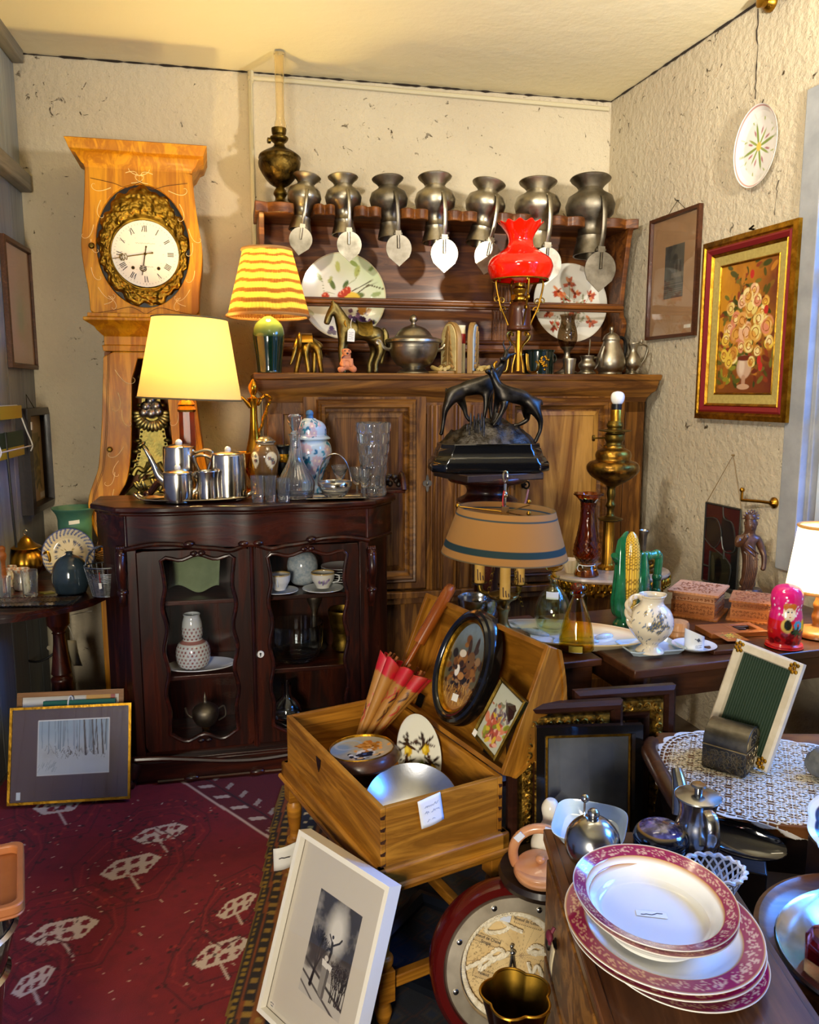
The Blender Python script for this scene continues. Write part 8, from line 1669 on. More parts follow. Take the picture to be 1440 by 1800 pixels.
p.ell(-.02,-.38,.19,.17,'#1c2334',0,.2); p.ell(-.05,-.32,.07,.06,'#4a5f8a',0,.6); p.leaf(.42,.25,.28,1.2,'#b9702a',.5); p.leaf(.22,.22,.24,1.9,'#c98434',.5); p.ell(.35,-.02,.05,.03,'#e8d0b0'); 
for x,y in((.3,.08),(.42,.06)): p.ell(x,y,.022,.022,'#1a1008')
for x in(-.55,-.3,.2,.4): p.ell(x,-.6+.2*abs(x),.1,.07,'#d9b07a')
b.build('painted_plate',PT_GLOSS,t,col=p.c); b=MB(); b.lathe([(R*.955,.003),(R*.965,.010),(R*.985,.011),(R*.995,.004)],56); b.build('gilt_ring',MT['gilt'],t)
# metal bowl leaning at the near corner
P=kp(.158,.142,.045); M=Matrix.Translation(P)@RZ(KA-30)@RX(26); t=thing('aluminium_bowl','wide pale brushed aluminium bowl lying tilted at the near end of the chest','bowl',M=M)
b=MB(); b.lathe([(0,-.028),(.05,-.026),(.095,-.004),(.118,.016),(.120,.018),(.118,.020),(.093,.0),(.05,-.021),(0,-.023)],72); b.build('bowl_body',metal('brushed_aluminium','#d3d6de','#bfc3cd',.3,6,.05,.34,200),t)
b=MB(); b.box((0,0,0),(.02,.09,.006)); o=b.build('red_pencil_box',plain('red_orange','#c0401c',.5),None,bev=.001); o.matrix_world=Matrix.Translation(kp(.29,KL*.62,.105))@RZ(KA)@RX(8); tag(o,'small red-orange slip sticking up by the chest hinge behind the orchid plate','slip'); o.location=kp(.312,KL*.55,.085)
# hand-written note hanging on the chest end
nt_=KF; x0,z0=KF.at(757,1424,-.002); M=Matrix.Translation(KF.w(x0,-.003,z0))@RZ(KA)@RY(-9)
t=thing('price_note','white handwritten paper note taped over the near end of the chest','note',M=M); w,h=.062,.072
b=MB(); b.grid(lambda u,v:(-w/2+w*u,-.001-.004*sin(PI*u)*(1-v),-h/2+h*v),8,8); o=b.build('paper_sheet',plain('note_paper','#dfe3ea',.7),t); o.modifiers.new('s','SOLIDIFY').thickness=.0005
b=MB(); r=random.Random(7)
for zc,x0_,x1_ in((.018,-.018,.02),(.002,-.02,-.008),(.002,-.002,.02),(-.018,-.016,-.008),(-.018,-.002,.006)): n=int((x1_-x0_)/.0022); b.tube([(x0_+(x1_-x0_)*i/n,-.0062,zc+r.uniform(-.004,.004)) for i in range(n+1)],.0005,4)
b.build('handwriting',plain('pale_ink','#7d8cae',.8),o)
# ================= white framed picture leaning on the stand =================
A=onZ(466,1772,.0105); TRp=onZ(697,1556,.425); TLp=onZ(538,1456,.425); dv=(TRp-TLp); an=math.degrees(math.atan2(dv.y,dv.x)); 
nn_=Vector((-math.sin(math.radians(an)),math.cos(math.radians(an)),0)); sback=(TLp-A).dot(nn_); hh=math.hypot(sback,.415); lean=math.degrees(math.atan2(sback,.415)); W_=dv.length
def statue(p):
    H=hh/W_; x0,x1,y0,y1=.30,.79,H*.22,H*.80; p.rect(0,1,0,2,'#c9bfae'); r=random.Random(3); ins=(p.x>x0)&(p.x<x1)&(p.y>y0)&(p.y<y1); p.clip=ins.astype(float); u=lambda a:x0+(x1-x0)*a; v=lambda a:y0+(y1-y0)*a
    p.m(ins,'#a39c92'); n=fbm(p.x*10,p.y*10); p.m(ins*np.clip((p.y-v(.25))/.2,0,1)*np.clip(n*2.0-.1,0,1),'#3a3836'); p.ell(u(.55),v(.72),.1,.16,'#d6d0c4',0,1); p.m(ins*(p.y<v(.25))*1.,'#b9b2a6'); p.line(u(0),v(.32),u(1),v(.10),.012,'#3d3a38'); p.line(u(0),v(.2),u(.9),v(-.02),.01,'#4a4643'); p.line(u(0),v(.1),u(.5),v(-.05),.008,'#5a5550')
    p.tree(u(.22),v(.12),.13,1.45,.018,'#141312',6,r,.5)
    for k in range(12): x=u(r.uniform(.62,1)); p.tree(x,v(.1),.10,1.6+r.uniform(-.2,.2),.006,'#242322',4,r,.4)
    for k in range(16): p.ell(u(r.uniform(0,.4)),v(r.uniform(.3,.5)),.04,.05,'#3f3c3a',0,.8,.6)
    p.poly([(u(.40),v(.38)),(u(.58),v(.36)),(u(.56),v(.06)),(u(.42),v(.10))],'#8a847b'); p.poly([(u(.37),v(.42)),(u(.62),v(.40)),(u(.60),v(.34)),(u(.39),v(.36))],'#d9d3c8'); p.poly([(u(.52),v(.36)),(u(.58),v(.35)),(u(.56),v(.06)),(u(.51),v(.08))],'#5f5a55')
    p.pl([(u(.50),v(.42)),(u(.53),v(.52)),(u(.51),v(.60))],.014,'#2a2826'); p.pl([(u(.51),v(.60)),(u(.42),v(.66))],.007,'#2a2826'); p.pl([(u(.53),v(.58)),(u(.66),v(.64)),(u(.70),v(.68))],.008,'#2a2826'); p.ell(u(.50),v(.655),.012,.014,'#2a2826'); p.ell(u(.46),v(.44),.022,.02,'#c9c2b6')
    p.clip=None; p.rect(.02,.09,.02,.07,'#d3cabb'); p.scrib(.025,.05,.05,.01,'#5a5a60',.003,3,2)
leanpic('statue_picture','white framed black-and-white print of a statue among bare trees, leaning below the chest',A,an,W_,hh,lean,[(0,.012),(0,-.026),(.012,-.026),(.013,-.010)],plain('white_lacquer','#e6e0d2',.35),statue,.012,'#c9bfae',300)
# dark frame lying under the stand
o=thing('picture_frame','empty dark blue-black picture frame lying on the rug under the chest','picture frame',(onZ(735,1690,.012)+Vector((.03,.07,0))),KA-60); b=MB(); b.frm(-.13,.13,-.17,.17,[(0,-.0),(0,-.02),(.02,-.026),(.035,-.012),(.035,0)],RX(-90)); b.v=[(x,y,abs(z)+.0) for x,y,z in b.v]; b.build('frame_moulding',plain('blue_black','#10131a',.3,coat=.2),o,smooth=30)
# ================= small chest of drawers with the plates =================
NZ=.69; NX0,NX1,NY0,NY1=.25,.54,.84,1.405
t=thing('small_drawer_chest','small dark wooden chest of drawers at the front right carrying the crimson plates','chest of drawers',(NX0,NY0,0)); w,d=NX1-NX0,NY1-NY0
b=MB(); b.bx(0,w,0,d,NZ-.022,NZ-.004); b.bx(.012,w-.012,.012,d-.012,NZ-.004,NZ); b.bx(0,.016,0,d,NZ-.004,NZ+.002); b.build('top',wood('drawer_top','#6d4222','#4c2a12',1,.9,.25,.4),t,bev=.004)
b=MB(); b.bx(.012,w-.012,.012,d-.012,.06,NZ-.022); b.build('carcass',MT['walnut'],t,bev=.002)
for k in range(3):
    z0=.08+k*.195; b=MB(); b.bx(.002,.013,.03,d-.03,z0,z0+.18); dr=b.build('drawer',MT['walnut_flat'],t,bev=.003)
    for y in(.14,d-.14): b=MB(); b.lathe([(0,.018),(.010,.016),(.012,.01),(.006,.004),(.01,0)],14,align((.002,y,z0+.09),(-1,0,0))); b.build('knob',MT['iron'],dr)
for x in(.03,w-.03):
    for y in(.03,d-.03): b=MB(); b.lathe([(0,0),(.016,0),(.022,.03),(.018,.06)],14,T3(x,y,0)); b.build('foot',MT['walnut'],t)
P=onP(985,1640,Vector((NX0,0,0)),Vector((1,0,0))); t=thing('key_tag','paper tag on a dark red ribbon at the side of the small chest','tag',(NX0-.014,P.y,P.z-.02)); b=MB(); b.grid(lambda u,v:(-.002*sin(v*4),-.014+.026*u-.004*v,-.06*(1-v)),4,6); q=b.build('paper_label',MT['tag_cream'],t); q.modifiers.new('s','SOLIDIFY').thickness=.001
b=MB(); b.tube(sm([(.004,0,.03),(-.004,-.004,.015),(-.003,0,0)],4),.003,6); b.ell((-.004,-.002,.016),(.006,.012,.009)); b.build('ribbon',plain('wine_ribbon','#5a1028',.7),t)
# crimson plates
def rimplate(name,label,cx,cy,z,R,depth,rimw,tilt,grp,foot=.55,cat='plate',seed=1):
    t=thing(name,label,cat,M=Matrix.Translation((cx,cy,z))@RX(tilt[0])@RY(tilt[1]),group=grp); ri=R*(1-rimw)
    q=[(ri*.72*k/8,.006) for k in range(9)]+[(ri*(.72+.28*s),.006+depth*.8*s**2) for s in np.linspace(.1,1,8)]+[(ri+(R-ri)*s,.006+depth*(.8+.2*s)) for s in np.linspace(.05,1,16)]+[(R*.998,.004+depth),(ri*1.0,.002+depth*.72),(ri*.75,.002),(R*foot,.0),(R*foot*.9,0),(0,.002)]
    b=MB(); b.lathe(q,260); V=b.XY(); rr=np.hypot(V[:,0],V[:,1]); an=np.arctan2(V[:,1],V[:,0]); s=(rr-ri)/(R-ri); top=np.zeros(len(rr)); top[:33*260]=1
    p=PT(an*R,s*(R-ri),'#dcdcd8'); m=((s>.02)&(s<.90))*top; p.m(m,'#8a0c42')
    k=28; ph=an*k/ (2*PI)*1.0; u=(ph%1); vv=(s-.46)/.40
    sc1=np.abs(np.hypot((u-.5)*1.3,vv*.9+.15*np.sin(ph*PI))-.42)<.10; sc2=np.abs(np.hypot((u-.5+.12)*1.7,vv+.1)-.22)<.08; st=np.abs(vv-.75*np.sin(2*PI*ph))<.12; nz=vn(an*60,s*9,seed)>.42
    p.m(m*(sc1|sc2|st)*(np.abs(vv)<1)*nz*.9,'#d0a486'); p.m(((s>.90)&(s<.965))*top,'#b98a52'); p.m((np.abs(s-.0)<.03)*top,'#b98a52'); p.m((s>.965)*top,'#e0ddd6')
    p.m((1-top)*(s>.93),'#a87c3a'); b.build('plate_body',PT_GLOSS,t,col=p.c,smooth=60); return t
cx,cy=.366,1.065; g='crimson and gilt rimmed plates stacked on the small chest'
rimplate('dinner_plate','lowest plate of the crimson-rimmed stack, shifted to the right on the small chest',.385,1.045,NZ+.0025,.118,.016,.17,(0,1.5),g,seed=2)
rimplate('dinner_plate','broad crimson-rimmed plate directly above the lowest plate of the stack',cx,cy,NZ+.020,.138,.018,.21,(1.5,2.5),g,seed=3)
rimplate('dinner_plate','broad crimson-rimmed plate directly under the stacked soup bowls',cx-.002,cy+.003,NZ+.030,.139,.018,.21,(2,2.5),g,seed=4)
rimplate('soup_plate','crimson-rimmed soup bowl directly under the topmost bowl of the stack',.351,1.065,NZ+.046,.112,.038,.17,(3,3),g,.62,'bowl',5)
T=rimplate('soup_plate','topmost crimson-rimmed soup bowl of the stack, with a paper sticker in its well',.349,1.067,NZ+.057,.115,.037,.17,(3,3),g,.62,'bowl',6)
b=MB(); b.bx(-.022,.022,-.006,.006,.0068,.0072,RZ(-6)); st=b.build('sticker',MT['paper'],T,smooth=0); b=MB(); r=random.Random(4); b.tube([(-.016+.004*i,r.uniform(-.002,.002),.0074) for i in range(9)],.0006,4); b.build('handwriting',MT['ink'],st)
def ft(nm,l,c,px,py,z=NZ,rz=0): P=onZ(px,py,z+.0006); return P,thing(nm,l,c,P,rz)
P,t=ft('silver_sugar_pot','round polished steel pot with a hinged dome lid and ball-ended spoon at the back left','pot',1040,1528); m=mpp(1490,P.y); z=lambda y:zrow(y,P.y)-P.z; R=.047
b=MB(); b.lathe([(0,0),(.018,0),(.02,.003)]+[(R*cos(a),R+.001+R*sin(a)) for a in np.linspace(-1.05,.42,18)]+[(R*.9,R*1.42)],48); b.build('bowl',MT['steel'],t)
b=MB(); b.lathe([(R*cos(a)*1.015,R+.001+R*sin(a)*1.015) for a in np.linspace(.40,1.5,16)]+[(0,R*2.02)],48); b.ell((0,0,R*2.15),.0105); l=b.build('lid',MT['steel'],t)
b=MB(); b.tube([(-.014,.01,R*1.2),(-.012,.014,R*2.5)],.0018,6); b.ell((-.012,.014,R*2.6),.0075); b.build('spoon',MT['steel'],t)
P=onZ(1043,1468,NZ+.02); M=Matrix.Translation((.33,1.375,NZ+.008))@RZ(-22)@RX(15)@S3(.8,.8,.8); t=thing('blue_dish','rounded square pale blue dish with a small gold motif standing behind the steel pot','dish',M=M)
def sq(r,n=4.2): return [(r*math.copysign(abs(cos(a))**(2/n),cos(a)),r*.8*math.copysign(abs(sin(a))**(2/n),sin(a))) for a in np.linspace(0,2*PI,72,endpoint=False)]
vs=[];L=[(.005,.006),(.05,.006),(.062,.008),(.076,.026),(.082,.036),(.081,.037),(.079,.035),(.064,.004),(.05,0),(.005,0)]
for r_,zz in L: vs+=[(x,y,zz) for x,y in sq(r_)]
b=MB(); b.add(vs,[(k*72+i,k*72+(i+1)%72,k*72+72+(i+1)%72,k*72+72+i) for k in range(len(L)-1) for i in range(72)]+[tuple(range(72)),tuple(range(len(L)*72-72,len(L)*72))]); b.build('dish_body',MT['dish_blue'],t); b=MB()
for k in range(5): b.ell((.0+.006*k,.01-.003*k,.0066),(.006,.002,.0006),None,8,4)
b.build('gold_motif',MT['gilt'],t)
P,t=ft('lacquer_box','round black lacquered box with a blue-violet painted lid beside the coffee pot','box',1160,1502); R=.047
b=MB(); b.lathe(sm([(0,0),(.036,0),(.044,.006),(R,.02),(R*.985,.03)],4),48); b.lathe([(R*1.01,.029),(R*1.015,.033),(R*1.0,.035)],48); bd=b.build('box_body',plain('gloss_black','#0a0a10',.06,coat=.8),t)
b=MB(); b.lathe([(R*.985*cos(a),.035+.026*sin(a)) for a in np.linspace(0,1.55,24)]+[(0,.061)],110); V=b.XY(); p=PT(V[:,0]/R,V[:,1]/R,'#141420'); n=fbm(p.x*5,p.y*5,3); rr=np.hypot(p.x,p.y)
p.m((rr<.8),'#2c2f6a'); p.m((rr<.8)*np.clip(n*3-1.2,0,1),'#6a6ac0'); p.m((rr<.8)*np.clip(fbm(p.x*7+4,p.y*7)*4-2.1,0,1),'#a9a9dc'); p.m((rr<.8)*np.clip(fbm(p.x*6,p.y*6+9)*4-2.2,0,1),'#1c1438'); p.ring(0,0,.82,.03,'#b08a4a'); b.build('lid',paint('lacquer_doll'),t,col=p.c)
P,t=ft('steel_coffee_pot','polished steel coffee pot with a flat hinged lid and strap handle facing the viewer','coffee pot',1222,1496); m=mpp(1450,P.y); z=lambda y:zrow(y,P.y)-P.z
turned('body',MT['steel'],t,P,[(0,1508),(26,1508),(38,1498),(41,1480),(37,1455),(31,1435),(32,1415),(38,1400),(37,1400),(0,1410)],k=4,n=48)
b=MB(); b.lathe(prof(P,[(38,1402),(40,1400),(39,1398),(20,1394),(0,1393)]),48); b.tube([(0,0,z(1396)),(0,0,z(1380))],.007,12); b.lathe([(0,z(1382)),(.014,z(1381)),(.012,z(1378)),(0,z(1377))],20); b.build('lid',MT['steel'],t)
b=MB(); b.tube(sm([(0,-.05,z(1401)),(.0,-.068,z(1403)),(.0,-.078,z(1422)),(.0,-.074,z(1450)),(.0,-.052,z(1470))],6),.010,8,flat=.3); b.build('handle',MT['steel'],t)
b=MB(); b.tube(sm([(0,.07,z(1470)),(0,.09,z(1430)),(0,.115,z(1405))],5),[.02-.001*i for i in range(11)],10); b.build('spout',MT['steel'],t)
P,t=ft('lattice_basket','white porcelain basket of woven lattice strips to the right of the plates','basket',1252,1572); m=mpp(1550,P.y); R0b,R1b,H=.030,.049,.042
b=MB(); b.lathe([(0,0),(R0b,0),(R0b*1.02,.005),(0,.005)],40,S3(1,.85,1))
for s in(-1,1):
    for k in range(20): a0=2*PI*k/20; b.tube([((R0b+(R1b-R0b)*q)*cos(a0+s*.7*q),(R0b+(R1b-R0b)*q)*.85*sin(a0+s*.7*q),-.0+.003+H*q) for q in np.linspace(0,1,7)],.0017,6)
b.tube([((R1b+.002*sin(18*a))*cos(a),(R1b+.002*sin(18*a))*.85*sin(a),H+.003+.0015*cos(18*a)) for a in np.linspace(0,2*PI,120,endpoint=False)],.0036,6,True); b.build('lattice',plain('porcelain','#e6e8ea',.1,coat=.5),t)
P,t=ft('black_knob','small black cone-shaped knob standing left of the lacquered box','snuffer',1114,1514); b=MB(); b.lathe([(0,0),(.006,0),(.007,.004),(.006,.02),(.004,.027),(0,.028)],16); b.build('cone',MT['black'],t)  # small black knob drawn as a freestanding cone
# ================= stool with ring jug and white pot =================
SZ=.40; SP_=onZ(950,1548,SZ); 
t=thing('low_stool','low dark wooden stool behind the small chest carrying the terracotta ring jug','stool',(SP_.x+.02,SP_.y+.05,0),12); b=MB(); b.lathe([(0,SZ-.025),(.105,SZ-.025),(.11,SZ-.012),(.105,SZ),(0,SZ)],40); b.build('seat',MT['dark_wood'],t)
for a in(.5,2.6,4.7): b=MB(); b.tube([(.08*cos(a),.08*sin(a),SZ-.025),(.11*cos(a),.11*sin(a),.012)],.013,10); b.build('leg',MT['dark_wood'],t)
tc=plain('terracotta_glaze','#b5744a',.3,'#c99468',8,coat=.3)
P=Vector((SP_.x,SP_.y+.005,SZ+.0006)); t=thing('terracotta_ring_jug','terracotta lidded dish with a big ring handle and blue stickers behind the small chest','dish',P,-8)
b=MB(); b.lathe(sm([(0,0),(.045,0),(.058,.012),(.06,.024),(.052,.032),(0,.03)],4),40); b.build('body',tc,t)
b=MB(); b.lathe(sm([(.054,.031),(.056,.034),(.03,.042),(.010,.046),(0,.047)],4),40,T3(0,0,0)@RX(14)); b.ell((0,-.012,.056),(.012,.012,.009)); b.build('lid',tc,t)
b=MB(); b.tube([(.062*cos(a),.012,.055+.062*sin(a)) for a in np.linspace(-.5,PI+.5,40)],.0115,12,flat=1); h_=b.build('ring_handle',tc,t)
b=MB(); 
for a in(2.4,1.3): b.box((0,0,0),(.022,.002,.015),T3(.066*cos(a),-.0005,.055+.066*sin(a))@RY(90-math.degrees(a)))
b.build('sticker',MT['sticker'],h_)
P=Vector((SP_.x+.035,SP_.y+.085,SZ+.0006)); t=thing('reflected_pot','white spouted pot added for the one reflected in the black-framed glass','pot',P,0); wg=plain('white_glaze','#d9d4c4',.12,coat=.5)  # solid pot added where the framed glass shows one reflected
b=MB(); b.lathe(sm([(0,0),(.03,0),(.042,.02),(.044,.045),(.03,.075),(.018,.1),(.022,.13),(.012,.15),(0,.152)],4),36); b.build('body',wg,t); b=MB(); b.tube([(.03,0,.04),(.065,-.01,.07),(.085,-.012,.085)],[.013,.011,.012],12); b.build('spout',wg,t)
# ================= picture frames standing against the tables =================
comp=metal('compo_gold','#c79c42','#6f5422',.36,60,.8,grain=70)
def bigframe(label,TR,Yt,w,ang,lean,pr1,pr2,rot=0):
    p=onY(*TR,Yt); h=p.z/cos(math.radians(lean)); M=Matrix.Translation((p.x,p.y,0.004))@RZ(ang)@T3(0,-h*sin(math.radians(lean)),0)@RX(-lean)@T3(-w,0,0); t=thing('ornate_frame',label,'picture frame',M=M,group=None)
    b=MB(); b.frm(0,w,0,h,pr1); b.build('outer_moulding',wood('frame_walnut','#3a1d12','#28120a',0,1.5,.3,.3),t,smooth=30)
    b=MB(); b.frm(.03,w-.03,.03,h-.03,pr2); b.build('gilt_compo',comp,t,smooth=50)
    b=MB(); b.frm(.068,w-.068,.068,h-.068,[(0,-.012),(.006,-.022),(.02,-.016),(.024,-.006),(.026,0),(0,0)]); b.build('inner_moulding',MT['frame_walnut'],t,smooth=30)
    b=MB(); 
    for (x0,z0,x1,z1) in((.05,.05,w-.05,.05),(.05,h-.05,w-.05,h-.05),(.05,.05,.05,h-.05),(w-.05,.05,w-.05,h-.05)):
        L=math.hypot(x1-x0,z1-z0); n=int(L/.022)
        for k in range(n): q=(k+.5)/n; x,z=x0+(x1-x0)*q,z0+(z1-z0)*q; b.tube([(x+.010*cos(a*1.0+k)*(1-a/9),-.026,z+.010*sin(a+k)*(1-a/9)) for a in np.linspace(0,6,8)],.003,5)
    b.build('scroll_relief',comp,t); return t
o1=[(0,0),(0,-.02),(.010,-.03),(.022,-.026),(.03,-.014),(.03,0)]; o2=[(0,-.012),(.006,-.022),(.02,-.024),(.036,-.016),(.04,-.008),(.04,0),(0,0)]
bigframe('tall ornate dark frame with a gilt scrolled band, rightmost against the long table',(1182,1202),2.05,.28,10,3,o1,o2)
bigframe('wide ornate dark frame with a gilt band, directly behind the black glazed frame',(1090,1228),1.98,.30,8,3,o1,o2)
Yt=1.90; p=onY(1126,1272,Yt); h=p.z/cos(math.radians(5)); w=.265; M=Matrix.Translation((p.x,p.y,.004))@RZ(4)@T3(0,-h*sin(math.radians(5)),0)@RX(-5)@T3(-w,0,0); t=thing('black_glazed_frame','black picture frame with dark glass, in front of the ornate frames','picture frame',M=M)
b=MB(); b.frm(0,w,0,h,[(0,0),(0,-.02),(.02,-.022),(.026,-.012),(.026,0)]); b.build('frame',MT['ebonised'],t,smooth=30); b=MB(); b.frm(.026,w-.026,.026,h-.026,[(0,-.01),(.003,-.012),(.006,-.008),(.006,0)]); b.build('gold_line',MT['gilt'],t,smooth=30)
def glass_reflection(p): n=fbm(p.x*4,p.y*4); p.m(np.clip(n*1.2-.3,0,1),'#6a6f76'); 
art('reflection_print',w-.06,h-.06,glass_reflection,PT_MAT,t,60,-.004,.03,.03,'#50555c'); b=MB(); b.bx(.028,w-.028,-.0075,-.0065,.028,h-.028); b.build('picture_glass',pane('thick_glass',k=2.2),t,smooth=0)  # mottled grey puts the glass reflection into the panel colour
# ================= doily table =================
DZ=.62; DC=Vector((.90,1.76,0))
t=thing('console_table','dark wooden low table with a scrolled end under the lace doily','table',DC,-6)
o=[(-.31,-.14),(-.27,-.20),(-.2,-.22),(.5,-.22),(.5,.22),(-.2,.22),(-.28,.19),(-.31,.12)]; b=MB(); b.prism(smc(o,4),DZ-.03,DZ,ax='z'); b.build('top',wood('warm_top','#8a5528','#6d3f1a',0,.8,.35,.2),t,bev=.006,smooth=50)
b=MB(); b.prism(smc([(x*.93,y*.9) for x,y in o],3),DZ-.12,DZ-.03,ax='z'); b.build('frieze',MT['dark_wood'],t,smooth=50)
b=MB(); b.tube(sm([(-.30,-.16,DZ-.01),(-.32,-.06,DZ+.012),(-.325,.06,DZ+.012),(-.30,.16,DZ-.01)],5),.02,10); b.build('scroll_end',MT['brown_table'],t)
for x,y in((-.24,-.16),(-.24,.16),(.44,-.16),(.44,.16)): b=MB(); b.tube(sm([(x,y,DZ-.1),(x-.02,y,.4),(x+.02,y,.15),(x-.01,y,.012)],4),[.03-.0012*i for i in range(13)],10); b.build('leg',MT['dark_wood'],t)
# lace doily with real openings
n=330; X,Y=np.meshgrid(np.linspace(-1,1,n),np.linspace(-1,1,n),indexing='ij'); HX,HY=.30,.235
rr=(np.abs(X)**3.2+np.abs(Y)**3.2)**(1/3.2); an=np.arctan2(Y,X); edge=.965+.035*np.abs(np.sin(an*15))
keep=rr<edge
def cells(X,Y,k): u=X*k;v=Y*k*HY/HX; iu=np.floor(u);iv=np.floor(v); return u-iu-.5,v-iv-.5,iu,iv
u,v,iu,iv=cells(X,Y,7); r_=np.hypot(u,v); a_=np.arctan2(v,u)
hole=((r_>.14)&(r_<.27)&(np.abs(np.sin(4*a_))>.74))|((r_>.38)&(r_<.45)&(np.abs(np.sin(8*a_))>.75))|((np.abs(u)+np.abs(v)>.72)&(np.abs(np.abs(u)-np.abs(v))<.16)&(np.abs(u)<.46)&(np.abs(v)<.46))
b2=(rr>.89); hole=np.where(b2,((np.abs(rr-.905)<.008)&(np.abs(np.sin(an*30))>.4))|((np.abs(rr-.94)<.009)&(np.abs(np.sin(an*45))>.4)),hole); keep&=~hole; keep&=~((np.abs(rr-.885)<.005)&(np.sin(an*60)>.2))
x=X.ravel()*HX;y=Y.ravel()*HY; ca,sa=cos(math.radians(-16)),sin(math.radians(-16)); wx=x*ca-y*sa-.03; wy=x*sa+y*ca-.03
ex=np.maximum(0,np.maximum(-.225-wy,-.335-wx)); z=DZ+.0022+.0015*vn(x*40,y*40)-np.minimum(.5,ex*1.0)-.0*ex; wy=np.where(wy<-.225,-.225-(-.225-wy)*.18,wy); wx=np.where(wx<-.335,-.335-(-.335-wx)*.18,wx)
i=np.arange(n*n).reshape(n,n); f=np.stack([i[:-1,:-1],i[1:,:-1],i[1:,1:],i[:-1,1:]],-1).reshape(-1,4); f=f[keep.ravel()[f].all(1)]; uq=np.unique(f); idx=-np.ones(n*n,int); idx[uq]=np.arange(len(uq))
b=MB(); b.v=np.stack([wx,wy,z],1)[uq].tolist(); b.f=idx[f].tolist(); o=b.build('lace_doily',plain('lace_cotton','#e3dac6',.9),None,fix=False); o.location=DC; o.rotation_euler=(0,0,math.radians(-6)); tag(o,'cream crocheted lace doily draped over the low table at the right','doily'); o.modifiers.new('s','SOLIDIFY').thickness=.0016
DT=DZ+.0045
# metal casket
pa,pb,pc=onZ(1233,1346,DT),onZ(1309,1369,DT),onZ(1346,1346,DT); u=pb-pa; w=u.length; an=math.degrees(math.atan2(u.y,u.x)); nn=Vector((-u.y,u.x,0)).normalized(); d=(pc-pb).dot(nn)
t=thing('metal_casket','small dark engraved metal casket with a domed lid standing on the lace doily','casket',(pa.x,pa.y,DT+.0008),an); H=.056; csk=metal('casket_metal','#6f6a60','#4a4640',.3,12,.12,grain=90); csl=metal('casket_end','#b8a884','#8a7c5e',.35,20,.1)
b=MB(); b.bx(0,w,0,d,0,H); bd=b.build('body',csk,t,bev=.0015)
dome=[(d/2-d/2*cos(a),H+.002+d*.48*sin(a)) for a in np.linspace(0,PI,18)]
b=MB(); b.prism(dome,0,w,ax='x'); l=b.build('lid',csk,t,smooth=50,bev=.001)
b=MB(); b.prism([(d/2+(y-d/2)*.86,H+.006+(z-H-.002)*.84) for y,z in dome],w,w+.0012,ax='x'); e=b.build('pierced_end',csl,l)
b=MB(); r=random.Random(3)
for k in range(26): a=r.uniform(.2,2.9); q=d*.36*r.uniform(.1,1); y0,z0=d/2+q*cos(a),H+.010+q*sin(a)*.9; b.tube([(w+.0015,y0+.004*cos(s+k),z0+.004*sin(s+k)) for s in np.linspace(0,4,6)],.0011,4)
b.build('openwork',MT['black'],e)
b=MB(); r=random.Random(4)
for k in range(60): y0,z0=d*r.uniform(.1,.9),H*r.uniform(.12,.88); b.tube([(w+.0008,y0+.004*cos(s+k),z0+.005*sin(s+k)) for s in np.linspace(0,4,6)],.0009,4)
for k in range(90): x0,z0=w*r.uniform(.05,.95),H*r.uniform(.15,.85); b.tube([(x0+.005*cos(s+k),-.0006,z0+.006*sin(s+k)) for s in np.linspace(0,4,6)],.0009,4)
b.build('engraving',csl,bd)
b=MB(); b.tube([(-.001,-.001,H+.001),(w+.001,-.001,H+.001),(w+.001,d+.001,H+.001)],.0018,6); b.build('lid_band',csl,l)
# white easel frame
BR=onZ(1352,1360,DT); TR=Vector((.958,1.905,.85)); TR=onY(1407,1166,1.80); TL=onY(1291,1121,1.95); xv=(TR-TL); w=xv.length*1.0; xv.normalize(); zv=(TR-BR); h=zv.length; zv.normalize(); yv=zv.cross(xv).normalized(); zv=xv.cross(yv).normalized()
O=BR-xv*w; M=Matrix(((xv.x,yv.x,zv.x,O.x),(xv.y,yv.y,zv.y,O.y),(xv.z,yv.z,zv.z,max(O.z,DT)+.001),(0,0,0,1)))
t=thing('white_photo_frame','white photo frame with gilt corners and dark green ribbed backing standing on the lace doily','photo frame',M=M)
b=MB(); b.frm(0,w,0,h,[(0,0),(0,-.012),(.005,-.016),(.022,-.014),(.025,-.008),(.025,0)]); b.build('frame',plain('ivory_paint','#d6cbb4',.4,'#c9bca2',30),t,smooth=30)
b=MB(); b.bx(.02,w-.02,-.004,.001,.02,h-.02)
for k in range(int((w-.05)/.0065)): b.tube([(.027+k*.0065,-.004,.024),(.027+k*.0065,-.004,h-.024)],.0026,6)
b.build('green_backing',plain('bottle_green','#1d3320',.6),t)
for x,z,s in((.016,h-.016,1),(w-.016,h-.016,-1),(w-.016,.016,-1),(.016,.016,1)):
    b=MB(); 
    for k in range(7): a=k*.9; b.ell((x+.010*cos(a)*(k>0),-.016,z+.010*sin(a)*(k>0)),(.005,.003,.005),None,8,6)
    b.build('gilt_corner',MT['gilt'],t)
b=MB(); b.add([(w*.4,.001,h*.7),(w*.6,.001,h*.7),(w*.66,.085,.02),(w*.34,.085,.02),(w*.4,.004,h*.7),(w*.6,.004,h*.7),(w*.66,.089,.02),(w*.34,.089,.02)],[(0,1,2,3),(7,6,5,4),(0,4,5,1),(1,5,6,2),(2,6,7,3),(3,7,4,0)]); b.build('easel_back',MT['bottle_green'],t)
